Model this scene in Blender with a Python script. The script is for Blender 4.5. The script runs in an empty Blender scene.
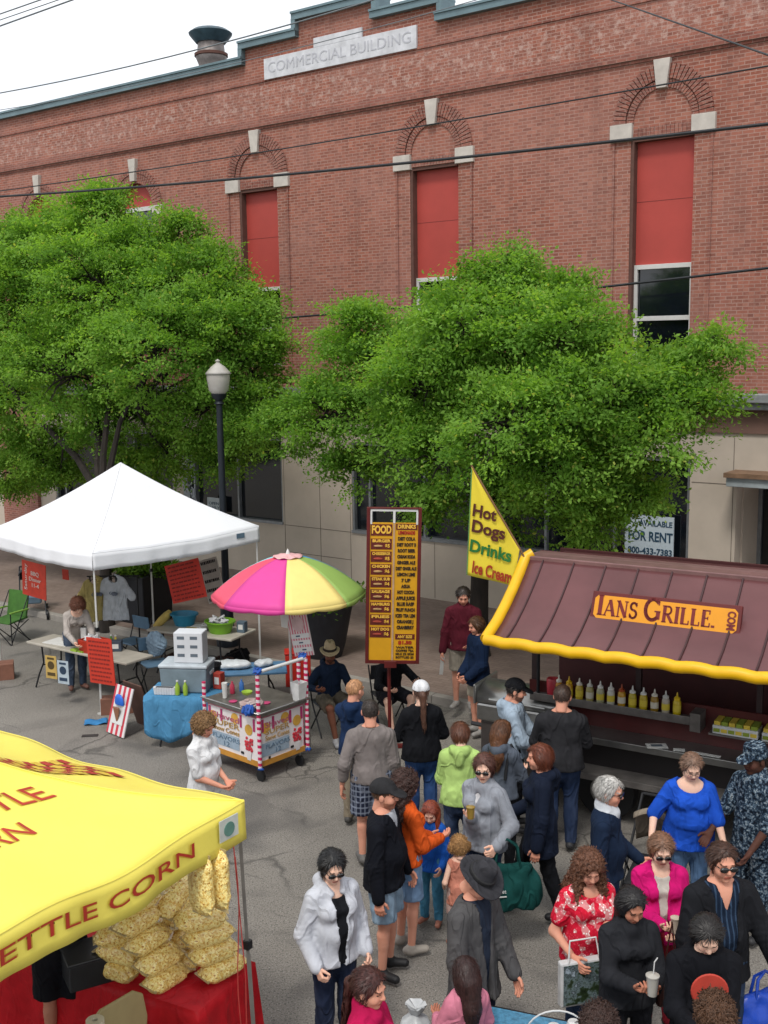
import bpy, math, random
import numpy as np
from mathutils import Vector, Matrix
sc = bpy.context.scene
COL = sc.collection
R = math.radians
PI = math.pi
# ------------------------------------------------------------------ camera
CH = 5.3
PITCH, ROLL, AZ = R(8.53), R(-.825), R(36.8)
_F = np.array([0, math.cos(PITCH), -math.sin(PITCH)])
_U0 = np.array([0, math.sin(PITCH), math.cos(PITCH)]); _R0 = np.array([1., 0, 0])
_R = math.cos(ROLL)*_R0 + math.sin(ROLL)*_U0
_U = -math.sin(ROLL)*_R0 + math.cos(ROLL)*_U0
FPX = 1100.
cam = bpy.data.cameras.new('camera'); camo = bpy.data.objects.new('camera', cam); COL.objects.link(camo)
cam.sensor_fit = 'VERTICAL'; cam.sensor_height = 24; cam.lens = FPX/1024*24
cam.clip_start = .05; cam.clip_end = 3000
camo.matrix_world = Matrix(((_R[0], _U[0], -_F[0], 0), (_R[1], _U[1], -_F[1], 0), (_R[2], _U[2], -_F[2], CH), (0, 0, 0, 1)))
sc.camera = camo
def G(x, y, z=0):
    """the point of height z seen at pixel x, y"""
    d = _F + _R*(x-384)/FPX - _U*(y-512)/FPX
    t = (z-CH)/d[2]
    return (d[0]*t, d[1]*t, z)
def Gn(x, y, n):
    """the point at street depth n seen at pixel x, y"""
    d = _F + _R*(x-384)/FPX - _U*(y-512)/FPX
    t = n/(d[0]*math.sin(AZ)+d[1]*math.cos(AZ))
    return (d[0]*t, d[1]*t, CH+d[2]*t)
def W(u, n, z=0):
    return (u*math.cos(AZ)+n*math.sin(AZ), -u*math.sin(AZ)+n*math.cos(AZ), z)
def UN(p):
    return (p[0]*math.cos(AZ)-p[1]*math.sin(AZ), p[0]*math.sin(AZ)+p[1]*math.cos(AZ))
# ------------------------------------------------------------------ colour and materials
def hexc(h):
    if not isinstance(h, str): return tuple(h)[:3]
    h = h.lstrip('#'); o = []
    for i in (0, 2, 4):
        c = int(h[i:i+2], 16)/255
        o.append(c/12.92 if c <= .04045 else ((c+.055)/1.055)**2.4)
    return tuple(o)
_mc = {}
def nt_new(name):
    m = bpy.data.materials.new(name); m.use_nodes = True
    nt = m.node_tree; b = nt.nodes['Principled BSDF']
    return m, nt, b
def N(nt, typ, **kw):
    n = nt.nodes.new(typ)
    for k, v in kw.items():
        if k.startswith('i_'): n.inputs[int(k[2:])].default_value = v
        else: setattr(n, k, v)
    return n
def mixrgb(nt, fac, a, b, mode='MIX'):
    n = nt.nodes.new('ShaderNodeMix'); n.data_type = 'RGBA'; n.blend_type = mode
    for s, v in ((0, fac), (6, a), (7, b)):
        if isinstance(v, (int, float)): n.inputs[s].default_value = v
        elif isinstance(v, tuple): n.inputs[s].default_value = (*v[:3], 1)
        else: nt.links.new(v, n.inputs[s])
    return n.outputs[2]
def mth(nt, op, a, b=0., c=None):
    n = nt.nodes.new('ShaderNodeMath'); n.operation = op
    for s, v in ((0, a), (1, b)) + (((2, c),) if c is not None else ()):
        if isinstance(v, (int, float)): n.inputs[s].default_value = v
        else: nt.links.new(v, n.inputs[s])
    return n.outputs[0]
def ramp(nt, fac, stops, interp='LINEAR'):
    n = nt.nodes.new('ShaderNodeValToRGB'); n.color_ramp.interpolation = interp
    e = n.color_ramp.elements
    while len(e) < len(stops): e.new(.5)
    for i, (p, c) in enumerate(stops):
        e[i].position = p; e[i].color = (*c, 1) if isinstance(c, tuple) else (c, c, c, 1)
    nt.links.new(fac, n.inputs[0]); return n.outputs[0]
def coords(nt, scale=(1, 1, 1), rot=(0, 0, 0), kind='Object'):
    tc = nt.nodes.new('ShaderNodeTexCoord'); mp = nt.nodes.new('ShaderNodeMapping')
    mp.inputs[3].default_value = scale; mp.inputs[2].default_value = rot
    nt.links.new(tc.outputs[kind], mp.inputs[0]); return mp.outputs[0]
def noise(nt, vec, scale, detail=4, rough=.55, dist=0):
    n = N(nt, 'ShaderNodeTexNoise'); n.inputs['Scale'].default_value = scale
    n.inputs['Detail'].default_value = detail; n.inputs['Roughness'].default_value = rough
    n.inputs['Distortion'].default_value = dist
    nt.links.new(vec, n.inputs['Vector']); return n.outputs[0]
def bump(nt, h, b, strength=.3, dist=.01):
    n = N(nt, 'ShaderNodeBump'); n.inputs['Strength'].default_value = strength; n.inputs['Distance'].default_value = dist
    nt.links.new(h, n.inputs['Height']); nt.links.new(n.outputs[0], b.inputs['Normal']); return n
def M(name, col, rough=.6, metal=0., var=.12, vs=6., bmp=0., bs=40., bd=.004, col2=None, spec=.4, trans=0., sc3=(1, 1, 1)):
    key = (name, str(col), rough, metal, str(col2), bmp)
    if key in _mc: return _mc[key]
    m, nt, b = nt_new(name); c = hexc(col)
    v = coords(nt, sc3); f = noise(nt, v, vs, 5, .6)
    f = ramp(nt, f, ((.3, 0.), (.7, 1.)))
    d = hexc(col2) if col2 else tuple(x*(1-2*var) for x in c)
    l = c if col2 else tuple(min(1, x*(1+var*.6)) for x in c)
    nt.links.new(mixrgb(nt, f, d, l), b.inputs['Base Color'])
    b.inputs['Roughness'].default_value = rough; b.inputs['Metallic'].default_value = metal
    b.inputs['Specular IOR Level'].default_value = spec
    if trans: b.inputs['Transmission Weight'].default_value = trans
    if bmp: bump(nt, noise(nt, v, bs, 4, .6), b, bmp, bd)
    _mc[key] = m; return m
def cloth(name, col, kind='plain', col2=None, rough=.85, wr=.42, ws=6.):
    """cloth with soft creases; kinds: plain plaid floral camo stripe knit denim"""
    key = (name, str(col), kind)
    if key in _mc: return _mc[key]
    m, nt, b = nt_new(name); c = hexc(col); v = coords(nt)
    base = mixrgb(nt, ramp(nt, noise(nt, v, 9, 4), ((.35, 0.), (.7, 1.))), tuple(x*.82 for x in c), tuple(min(1, x*1.08) for x in c))
    if kind == 'floral':
        vo = N(nt, 'ShaderNodeTexVoronoi'); vo.inputs['Scale'].default_value = 24; nt.links.new(v, vo.inputs[0])
        k = ramp(nt, vo.outputs['Color'], ((.0, hexc('#c8203a')), (.38, hexc('#e8e0dc')), (.6, hexc('#d83a50')), (.8, hexc('#e89aa0'))), 'CONSTANT')
        vo2 = N(nt, 'ShaderNodeTexVoronoi'); vo2.inputs['Scale'].default_value = 50; nt.links.new(v, vo2.inputs[0])
        base = mixrgb(nt, ramp(nt, vo2.outputs['Distance'], ((.3, 0.), (.35, .7)), 'CONSTANT'), k, hexc('#b8142c'))
    elif kind == 'camo':
        f = noise(nt, v, 34, 3, .7)
        base = ramp(nt, f, ((0, hexc('#10161f')), (.44, hexc('#22303f')), (.52, hexc('#4c5d6c')), (.6, hexc('#8c969c')), (.66, hexc('#1b2531'))), 'CONSTANT')
    elif kind in ('plaid', 'stripe'):
        c2 = hexc(col2)
        sep = N(nt, 'ShaderNodeSeparateXYZ'); nt.links.new(v, sep.inputs[0])
        sx = mth(nt, 'GREATER_THAN', mth(nt, 'SINE', mth(nt, 'MULTIPLY', sep.outputs[0], 150. if kind == 'plaid' else 190.)), .55)
        base = mixrgb(nt, mth(nt, 'MULTIPLY', sx, .6), base, c2)
        if kind == 'plaid':
            sz = mth(nt, 'GREATER_THAN', mth(nt, 'SINE', mth(nt, 'MULTIPLY', sep.outputs[2], 110.)), .6)
            sy = mth(nt, 'GREATER_THAN', mth(nt, 'SINE', mth(nt, 'MULTIPLY', sep.outputs[1], 150.)), .6)
            base = mixrgb(nt, mth(nt, 'MULTIPLY', sz, .7), base, c2); base = mixrgb(nt, mth(nt, 'MULTIPLY', sy, .4), base, c2)
    elif kind == 'denim':
        f = noise(nt, coords(nt, (1, 1, .35)), 6, 3)
        base = mixrgb(nt, ramp(nt, f, ((.4, 0.), (.72, .75))), base, tuple(min(1, x*1.8+.03) for x in c))
    nt.links.new(base, b.inputs['Base Color'])
    b.inputs['Roughness'].default_value = rough; b.inputs['Specular IOR Level'].default_value = .12
    h = noise(nt, coords(nt, (1, 1, .38)), ws, 1.2, .4, .8)
    h2 = noise(nt, coords(nt, (1, 1, 1)), 130., 2, .5)
    hh = mth(nt, 'ADD', ramp(nt, h, ((.3, .15), (.44, .0), (.5, 1.), (.58, .1), (.7, .35))), mth(nt, 'MULTIPLY', h2, .08))
    bump(nt, hh, b, wr, .03)
    _mc[key] = m; return m
# ------------------------------------------------------------------ mesh builder
def rotm(rx=0, ry=0, rz=0):
    return np.array((Matrix.Rotation(rz, 3, 'Z') @ Matrix.Rotation(ry, 3, 'Y') @ Matrix.Rotation(rx, 3, 'X')))
class MB:
    def __init__(s): s.v = []; s.f = []; s.mi = []; s.cur = 0
    def add(s, vs, fs):
        o = len(s.v); s.v += [tuple(map(float, p)) for p in vs]
        for f in fs: s.f.append(tuple(i+o for i in f)); s.mi.append(s.cur)
        return s
    def box(s, c, d, rx=0, ry=0, rz=0, taper=1.):
        Rm = rotm(rx, ry, rz); c = np.array(c, float); hx, hy, hz = d[0]/2, d[1]/2, d[2]/2
        P = [(-hx, -hy, -hz), (hx, -hy, -hz), (hx, hy, -hz), (-hx, hy, -hz)]
        P += [(x*taper, y*taper, hz) for x, y, z in P]
        return s.add([c+Rm@np.array(p) for p in P], [(3, 2, 1, 0), (4, 5, 6, 7), (0, 1, 5, 4), (1, 2, 6, 5), (2, 3, 7, 6), (3, 0, 4, 7)])
    def b2(s, lo, hi):
        return s.box([(a+b)/2 for a, b in zip(lo, hi)], [b-a for a, b in zip(lo, hi)])
    def tube(s, pts, r, n=8, closed=False, cap=True):
        P = [np.array(p, float) for p in pts]; m = len(P)
        if isinstance(r, (int, float)): r = [r]*m
        T = []
        for i in range(m):
            a = P[(i-1) % m] if (i > 0 or closed) else P[i]; b = P[(i+1) % m] if (i < m-1 or closed) else P[i]
            t = b-a; T.append(t/(np.linalg.norm(t)+1e-9))
        up = np.array([0, 0, 1.]) if abs(T[0][2]) < .9 else np.array([1., 0, 0])
        x = np.cross(T[0], up); x /= np.linalg.norm(x); vs = []
        for i in range(m):
            x = x-T[i]*(x@T[i]); x /= np.linalg.norm(x)+1e-9; y = np.cross(T[i], x)
            for k in range(n):
                a = 2*PI*k/n; vs.append(P[i]+r[i]*(math.cos(a)*x+math.sin(a)*y))
        fs = []
        for i in range(m if closed else m-1):
            j = (i+1) % m
            for k in range(n):
                l = (k+1) % n; fs.append((i*n+k, i*n+l, j*n+l, j*n+k))
        if cap and not closed: fs += [tuple(range(n))[::-1], tuple(range((m-1)*n, m*n))]
        return s.add(vs, fs)
    def cyl(s, a, b, r, r2=None, n=12): return s.tube([a, b], [r, r if r2 is None else r2], n)
    def lathe(s, prof, c=(0, 0, 0), n=20, sx=1., sy=1., ph=0.):
        vs = []; m = len(prof)
        for r, z in prof:
            for k in range(n):
                a = 2*PI*k/n+ph; vs.append((c[0]+r*sx*math.cos(a), c[1]+r*sy*math.sin(a), c[2]+z))
        fs = [(i*n+k, i*n+(k+1) % n, (i+1)*n+(k+1) % n, (i+1)*n+k) for i in range(m-1) for k in range(n)]
        if prof[0][0] > 1e-4: fs.append(tuple(range(n))[::-1])
        if prof[-1][0] > 1e-4: fs.append(tuple(range((m-1)*n, m*n)))
        return s.add(vs, fs)
    def prism(s, poly, d0, d1, o=(0, 0, 0), X=(1, 0, 0), Y=(0, 0, 1), Z=(0, 1, 0)):
        o, X, Y, Z = (np.array(q, float) for q in (o, X, Y, Z)); k = len(poly)
        vs = [o+X*x+Y*y+Z*d0 for x, y in poly]+[o+X*x+Y*y+Z*d1 for x, y in poly]
        fs = [tuple(range(k)), tuple(range(2*k-1, k-1, -1))]+[(i, i+k, (i+1) % k+k, (i+1) % k) for i in range(k)]
        return s.add(vs, fs)
    def grid(s, fn, nu, nv):
        vs = [fn(i/nu, j/nv) for j in range(nv+1) for i in range(nu+1)]
        return s.add(vs, [(j*(nu+1)+i, j*(nu+1)+i+1, (j+1)*(nu+1)+i+1, (j+1)*(nu+1)+i) for j in range(nv) for i in range(nu)])
    def build(s, name, mats, parent=None, loc=None, rz=0., smooth=False, bev=0., solid=0., rot=None, fixn=True, weld=0.):
        me = bpy.data.meshes.new(name); me.from_pydata(s.v, [], s.f)
        if not isinstance(mats, (list, tuple)): mats = [mats]
        for m in mats: me.materials.append(m)
        me.polygons.foreach_set('material_index', s.mi)
        if smooth: me.polygons.foreach_set('use_smooth', [True]*len(s.f))
        if fixn:
            import bmesh
            bm = bmesh.new(); bm.from_mesh(me)
            if weld: bmesh.ops.remove_doubles(bm, verts=bm.verts, dist=weld)
            bmesh.ops.recalc_face_normals(bm, faces=bm.faces); bm.to_mesh(me); bm.free()
        me.update()
        o = bpy.data.objects.new(name, me); COL.objects.link(o)
        if parent: o.parent = parent
        if loc is not None: o.location = loc
        o.rotation_euler = rot if rot else (0, 0, rz)
        if solid:
            md = o.modifiers.new('thickness', 'SOLIDIFY'); md.thickness = solid; md.offset = 0
        if bev:
            md = o.modifiers.new('edge', 'BEVEL'); md.width = bev; md.segments = 2; md.limit_method = 'ANGLE'; md.angle_limit = R(40)
            md.harden_normals = False
        if smooth and not bev:
            try:
                md = None
                me.set_sharp_from_angle(angle=R(50))
            except Exception: pass
        return o
def tag(o, label=None, cat=None, group=None, kind=None):
    if label: o['label'] = label
    if cat: o['category'] = cat
    if group: o['group'] = group
    if kind: o['kind'] = kind
    return o
def empty(name, loc, rz=0., label=None, cat=None, group=None, rot=None):
    o = bpy.data.objects.new(name, None); COL.objects.link(o); o.location = loc
    o.rotation_euler = rot if rot else (0, 0, rz); o.empty_display_size = .1
    return tag(o, label, cat, group)
def kids(o): return [c for c in COL.objects if c.parent == o]
def copy_tree(o, loc, rz=None, label=None, rot=None):
    allo = list(COL.objects)
    def rec(a, par):
        c = a.copy(); COL.objects.link(c)
        if par: c.parent = par
        for ch in allo:
            if ch.parent == a: rec(ch, c)
        return c
    c = rec(o, None); c.location = loc
    if rz is not None: c.rotation_euler = (0, 0, rz)
    if rot is not None: c.rotation_euler = rot
    if label: c['label'] = label
    return c
_tc = {}
def text(name, s, size, mat, parent, loc, rot=(PI/2, 0, 0), ex=.003, sx=1., bold=0., align='CENTER', shear=0., spacing=1., fit=None):
    key = (s, size, ex, bold, align, shear, spacing, sx, fit)
    if key not in _tc:
        cu = bpy.data.curves.new('t', 'FONT'); cu.body = s; cu.size = size; cu.extrude = ex; cu.offset = bold
        cu.align_x = align; cu.align_y = 'CENTER'; cu.shear = shear; cu.space_character = spacing; cu.resolution_u = 3
        ob = bpy.data.objects.new('t', cu); me = bpy.data.meshes.new_from_object(ob)
        bpy.data.objects.remove(ob); bpy.data.curves.remove(cu)
        if fit and len(me.vertices):
            xs = [v.co.x for v in me.vertices]; sx = fit/(max(xs)-min(xs))
        if sx != 1.:
            for v in me.vertices: v.co.x *= sx
        _tc[key] = me
    me = _tc[key].copy(); me.name = name; me.materials.clear(); me.materials.append(mat)
    o = bpy.data.objects.new(name, me); COL.objects.link(o); o.parent = parent; o.location = loc; o.rotation_euler = rot
    return o
def joinup(name, objs, parent, mat=None):
    """merge several small meshes (lines of one text) into one part, in the parent's space"""
    mb = MB(); mats = []
    for o in objs:
        mt = o.matrix_basis
        if o.data.materials[0] not in mats: mats.append(o.data.materials[0])
        mb.cur = mats.index(o.data.materials[0])
        mb.add([mt @ v.co for v in o.data.vertices], [tuple(p.vertices) for p in o.data.polygons])
        bpy.data.objects.remove(o)
    return mb.build(name, mats, parent, fixn=False)
# ------------------------------------------------------------------ sky and sun
w = bpy.data.worlds.new('World'); sc.world = w; w.use_nodes = True
nt = w.node_tree; bg = nt.nodes['Background']
sky = nt.nodes.new('ShaderNodeTexSky'); sky.sky_type = 'NISHITA'; sky.sun_disc = False
SUN_EL, SUN_AZ = R(58), R(200)
sky.sun_elevation = SUN_EL; sky.sun_rotation = SUN_AZ; sky.dust_density = 3
tc = nt.nodes.new('ShaderNodeTexCoord')
cl = noise(nt, tc.outputs['Generated'], 2.2, 6, .55, .4)
cc = ramp(nt, cl, ((.3, hexc('#dfe6f0')), (.62, (1., 1., 1.))))
vm = nt.nodes.new('ShaderNodeVectorMath'); vm.operation = 'SCALE'; vm.inputs[3].default_value = 10.0
nt.links.new(cc, vm.inputs[0])
nt.links.new(mixrgb(nt, .9, sky.outputs[0], vm.outputs[0]), bg.inputs[0])
bg.inputs[1].default_value = .1
sl = bpy.data.lights.new('sun', 'SUN'); sl.energy = 1.55; sl.angle = R(12); sl.color = (1, .96, .9)
so = bpy.data.objects.new('sun', sl); COL.objects.link(so)
# light comes from behind the camera's right shoulder
sd = Vector((math.sin(SUN_AZ)*math.cos(SUN_EL), math.cos(SUN_AZ)*math.cos(SUN_EL), math.sin(SUN_EL)))
so.rotation_euler = (-sd).to_track_quat('-Z', 'Y').to_euler()
vs_ = sc.view_settings; vs_.view_transform = 'Standard'; vs_.look = 'None'; vs_.gamma = 1; vs_.exposure = 0.5
# ================================================================== SETTING
WN = 18.45          # street depth of the facade
# ---- ground
def asphalt():
    m, nt, b = nt_new('asphalt'); v = coords(nt)
    f = noise(nt, v, 1.1, 6, .6); g = noise(nt, v, 55, 3, .7); l = noise(nt, v, .25, 3, .5)
    c = mixrgb(nt, ramp(nt, f, ((.3, 0.), (.7, 1.))), hexc('#64605a'), hexc('#7a756e'))
    c = mixrgb(nt, ramp(nt, l, ((.4, 0.), (.6, .6))), c, hexc('#858078'))
    c = mixrgb(nt, ramp(nt, g, ((.36, 1.), (.5, 0.), (.62, 0.), (.7, .5))), c, hexc('#45423f'))
    c = mixrgb(nt, ramp(nt, noise(nt, v, 90, 2, .5), ((.58, 0.), (.7, .8))), c, hexc('#a8a49d'))
    # dark stains
    c = mixrgb(nt, ramp(nt, noise(nt, v, .8, 3, .5, 1.), ((.52, 0.), (.68, .6))), c, hexc('#494644'))
    # cracks
    dn = N(nt, 'ShaderNodeTexNoise'); dn.inputs['Scale'].default_value = 1.6; dn.inputs['Detail'].default_value = 5; nt.links.new(v, dn.inputs[0])
    dv = mixrgb(nt, .22, v, dn.outputs[1], 'LINEAR_LIGHT')
    vo = N(nt, 'ShaderNodeTexVoronoi', feature='DISTANCE_TO_EDGE'); vo.inputs['Scale'].default_value = .42; nt.links.new(dv, vo.inputs[0])
    vo2 = N(nt, 'ShaderNodeTexVoronoi', feature='DISTANCE_TO_EDGE'); vo2.inputs['Scale'].default_value = 1.9; nt.links.new(dv, vo2.inputs[0])
    k1 = ramp(nt, vo.outputs[0], ((.0, 1.), (.012, 0.)))
    k2 = mth(nt, 'MULTIPLY', ramp(nt, vo2.outputs[0], ((.0, .8), (.03, 0.))), ramp(nt, noise(nt, v, .5, 2), ((.52, 0.), (.6, 1.))))
    k = mth(nt, 'MAXIMUM', mth(nt, 'MULTIPLY', k1, ramp(nt, noise(nt, v, .9, 2), ((.45, .0), (.6, .8)))), k2)
    c = mixrgb(nt, mth(nt, 'MULTIPLY', k, .8), c, hexc('#2b2927'))
    nt.links.new(c, b.inputs['Base Color']); b.inputs['Roughness'].default_value = .9
    h = mth(nt, 'SUBTRACT', mth(nt, 'MULTIPLY', g, .5), k)
    bump(nt, h, b, .5, .01); return m
mb = MB()
S = 400
mb.add([(-S, -S, 0), (S, -S, 0), (S, S, 0), (-S, S, 0)], [(0, 1, 2, 3)])
tag(mb.build('road', asphalt(), fixn=False), kind='structure')
def paver():
    m, nt, b = nt_new('sidewalk_paver'); v = coords(nt)
    br = N(nt, 'ShaderNodeTexBrick'); nt.links.new(v, br.inputs[0]); br.inputs['Scale'].default_value = 1.
    br.inputs['Color1'].default_value = (*hexc('#7a6a60'), 1); br.inputs['Color2'].default_value = (*hexc('#6d5d54'), 1)
    br.inputs['Mortar'].default_value = (*hexc('#5c5049'), 1); br.inputs['Mortar Size'].default_value = .006
    br.inputs['Brick Width'].default_value = .2; br.inputs['Row Height'].default_value = .1
    c = mixrgb(nt, ramp(nt, noise(nt, v, .9, 5), ((.35, 0.), (.7, .55))), br.outputs[0], hexc('#8a7b72'))
    c = mixrgb(nt, ramp(nt, noise(nt, v, 3, 3, .5, .6), ((.6, 0.), (.75, .4))), c, hexc('#5a4f49'))
    nt.links.new(c, b.inputs['Base Color']); b.inputs['Roughness'].default_value = .9
    bump(nt, noise(nt, v, 40, 3), b, .3, .005); return m
KN = 13.15
concrete = M('kerb_concrete', '#8f8a83', .9, var=.15, vs=3, bmp=.3)
o = MB().b2((-45, KN+.15, -.05), (30, WN+.2, .12)).build('sidewalk', paver(), loc=(0, 0, 0), rz=-AZ); tag(o, kind='structure')
mbk = MB()
for i in range(38): mbk.b2((-45+i*2+.004, KN, -.05), (-43+i*2-.004, KN+.147, .124))
o = mbk.build('kerb', concrete, rz=-AZ, bev=.012); tag(o, kind='structure')
# ---- brick material: object coordinates x along the wall, z up
def brick(name='brick', c1='#985744', c2='#774233', mort='#a08276', ghost=False, swap=False):
    m, nt, b = nt_new(name); tcn = nt.nodes.new('ShaderNodeTexCoord')
    sp = N(nt, 'ShaderNodeSeparateXYZ'); nt.links.new(tcn.outputs['Object'], sp.inputs[0])
    cb = N(nt, 'ShaderNodeCombineXYZ')
    nt.links.new(mth(nt, 'ADD', sp.outputs[0], sp.outputs[1]), cb.inputs[0]); nt.links.new(sp.outputs[2], cb.inputs[1]); v = cb.outputs[0]
    br = N(nt, 'ShaderNodeTexBrick'); nt.links.new(v, br.inputs[0]); br.inputs['Scale'].default_value = 1.
    br.inputs['Color1'].default_value = (*hexc(c1), 1); br.inputs['Color2'].default_value = (*hexc(c2), 1)
    br.inputs['Mortar'].default_value = (*hexc(mort), 1); br.inputs['Mortar Size'].default_value = .0075
    br.inputs['Mortar Smooth'].default_value = .2; br.inputs['Bias'].default_value = -.1
    br.inputs['Brick Width'].default_value = .19; br.inputs['Row Height'].default_value = .06
    f = noise(nt, v, 2.1, 5, .6); k = noise(nt, v, .5, 3)
    c = mixrgb(nt, ramp(nt, f, ((.35, 0.), (.75, .5))), br.outputs[0], hexc('#8a5d52'))
    c = mixrgb(nt, ramp(nt, k, ((.42, 0.), (.62, .3))), c, hexc('#9c746a'))
    # odd darker and paler bricks
    sn = N(nt, 'ShaderNodeTexWhiteNoise', noise_dimensions='2D')
    fl = N(nt, 'ShaderNodeCombineXYZ')
    nt.links.new(mth(nt, 'FLOOR', mth(nt, 'DIVIDE', sp.outputs[0], .095)), fl.inputs[0]); nt.links.new(mth(nt, 'FLOOR', mth(nt, 'DIVIDE', sp.outputs[2], .06)), fl.inputs[1])
    nt.links.new(fl.outputs[0], sn.inputs[0])
    c = mixrgb(nt, mth(nt, 'MULTIPLY', ramp(nt, sn.outputs[0], ((.8, 0.), (.95, .4))), mth(nt, 'SUBTRACT', 1., br.outputs[1])), c, hexc('#6b3d35'))
    c = mixrgb(nt, mth(nt, 'MULTIPLY', ramp(nt, sn.outputs[0], ((.05, .35), (.2, 0.))), mth(nt, 'SUBTRACT', 1., br.outputs[1])), c, hexc('#b07a68'))
    # faded whitewash in a band below the stone banner
    zb = mth(nt, 'MULTIPLY', mth(nt, 'GREATER_THAN', sp.outputs[2], 10.3), mth(nt, 'LESS_THAN', sp.outputs[2], 10.92))
    gh = mth(nt, 'MULTIPLY', zb, ramp(nt, noise(nt, v, 7, 6, .75), ((.5, 0.), (.62, .55))))
    c = mixrgb(nt, gh, c, hexc('#c0a89e'))
    stn = noise(nt, coords(nt, (1.3, 1.3, .14)), 1.6, 5, .65)
    c = mixrgb(nt, ramp(nt, stn, ((.5, 0.), (.72, .42))), c, hexc('#5e3c34'))
    c = mixrgb(nt, ramp(nt, noise(nt, v, 16, 2, .5), ((.3, .3), (.45, 0.), (.6, 0.), (.75, .3))), c, hexc('#a87e70'))
    nt.links.new(c, b.inputs['Base Color']); b.inputs['Roughness'].default_value = .88
    bump(nt, br.outputs[1], b, -.35, .005); return m
BR = brick(); BRD = brick('soldier_brick', '#86493a', '#6a3a30', '#8a7066')
bld = empty('brick_building', W(-16, WN), -AZ, 'long red brick building with stepped parapet, arched window bays and pale storefront', 'building')
U0 = -16            # origin of the building along the street
def bu(u): return u-U0
def wallbox(mbx, ua, ub, za, zb, y0=0., y1=.35): mbx.b2((bu(ua), y0, za), (bu(ub), y1, zb))
WA = [(-17.15), (-12.47), (-7.78), (-3.1), (1.6), (6.3)]           # tall bays
WB = [(-21.16), (-24.91), (-28.66), (-32.4)]                       # small arched bays
UL, UR = -40, 12
mb = MB(); hw = .57
ops = [(u-hw, u+hw, 4.9, 8.8) for u in WA]+[(u-hw, u+hw, 5.2, 8.72) for u in WB]
ops.sort(); x = UL
for a, b_, z0, z1 in ops:
    wallbox(mb, x, a, 4.42, 10.12); wallbox(mb, a, b_, 4.42, z0)
    if z1 > 8.75: wallbox(mb, a, b_, z1, 10.12)
    else:
        # arched head
        uc = (a+b_)/2; n = 14
        pts = [(bu(uc)+hw*math.cos(PI*i/n), z1+hw*math.sin(PI*i/n)) for i in range(n+1)]
        for (xa, za), (xb, zb) in zip(pts[:-1], pts[1:]):
            mb.prism([(xb, zb), (xa, za), (xa, 10.12), (xb, 10.12)], 0, .35)
    x = b_
wallbox(mb, x, UR, 4.42, 10.12)
wallbox(mb, UL, UR, 10.12, 11.42)
for a, b_, z in ((-17.45, -15.9, 11.74), (-15.9, -13.85, 12.07), (-13.85, -12.3, 11.74)): wallbox(mb, a, b_, 11.42, z)
mb.build('wall', BR, bld)
# corbelled belt course and bands
mb = MB()
wallbox(mb, UL, UR, 10.08, 10.15, -.07, 0.); wallbox(mb, UL, UR, 10.15, 10.22, -.04, 0.)
wallbox(mb, UL, UR, 10.03, 10.08, -.03, 0.)
wallbox(mb, UL, UR, 11.0, 11.05, -.025, 0.)
mb.build('belt_course', BRD, bld)
cop = M('coping_metal', '#6a8087', .45, .2, var=.15, vs=2)
mb = MB()
def cope(a, b_, z): mb.b2((bu(a), -.13, z), (bu(b_), .45, z+.14)); mb.b2((bu(a)-.002, -.16, z+.12), (bu(b_)+.002, .47, z+.165))
cope(UL, -17.4, 11.42); cope(-12.35, UR, 11.42); cope(-17.5, -15.85, 11.74); cope(-15.95, -13.8, 12.07); cope(-13.9, -12.25, 11.74)
for u, z in ((-17.5, 11.42), (-15.95, 11.74), (-13.84, 11.74), (-12.29, 11.42)): mb.b2((bu(u)-.012, -.125, z+.02), (bu(u)+.1, .44, z+.36))
mb.build('coping', cop, bld)
stone = M('pale_stone', '#bdb6ae', .85, var=.1, vs=5, bmp=.25)
stone2 = M('banner_stone', '#cccdd2', .85, var=.12, vs=5, bmp=.2)
mb = MB(); wallbox(mb, -16.82, -12.82, 11.02, 11.45, -.05, 0.); wallbox(mb, -15.42, -14.15, 11.451, 11.64, -.05, 0.)
ban = mb.build('stone_banner', stone2, bld, bev=.006)
text('lettering', 'COMMERCIAL BUILDING', .3, M('faded_letters', '#b6b7be', .9), ban, (bu(-14.82), -.052, 11.24), ex=.004, fit=3.75)
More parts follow.
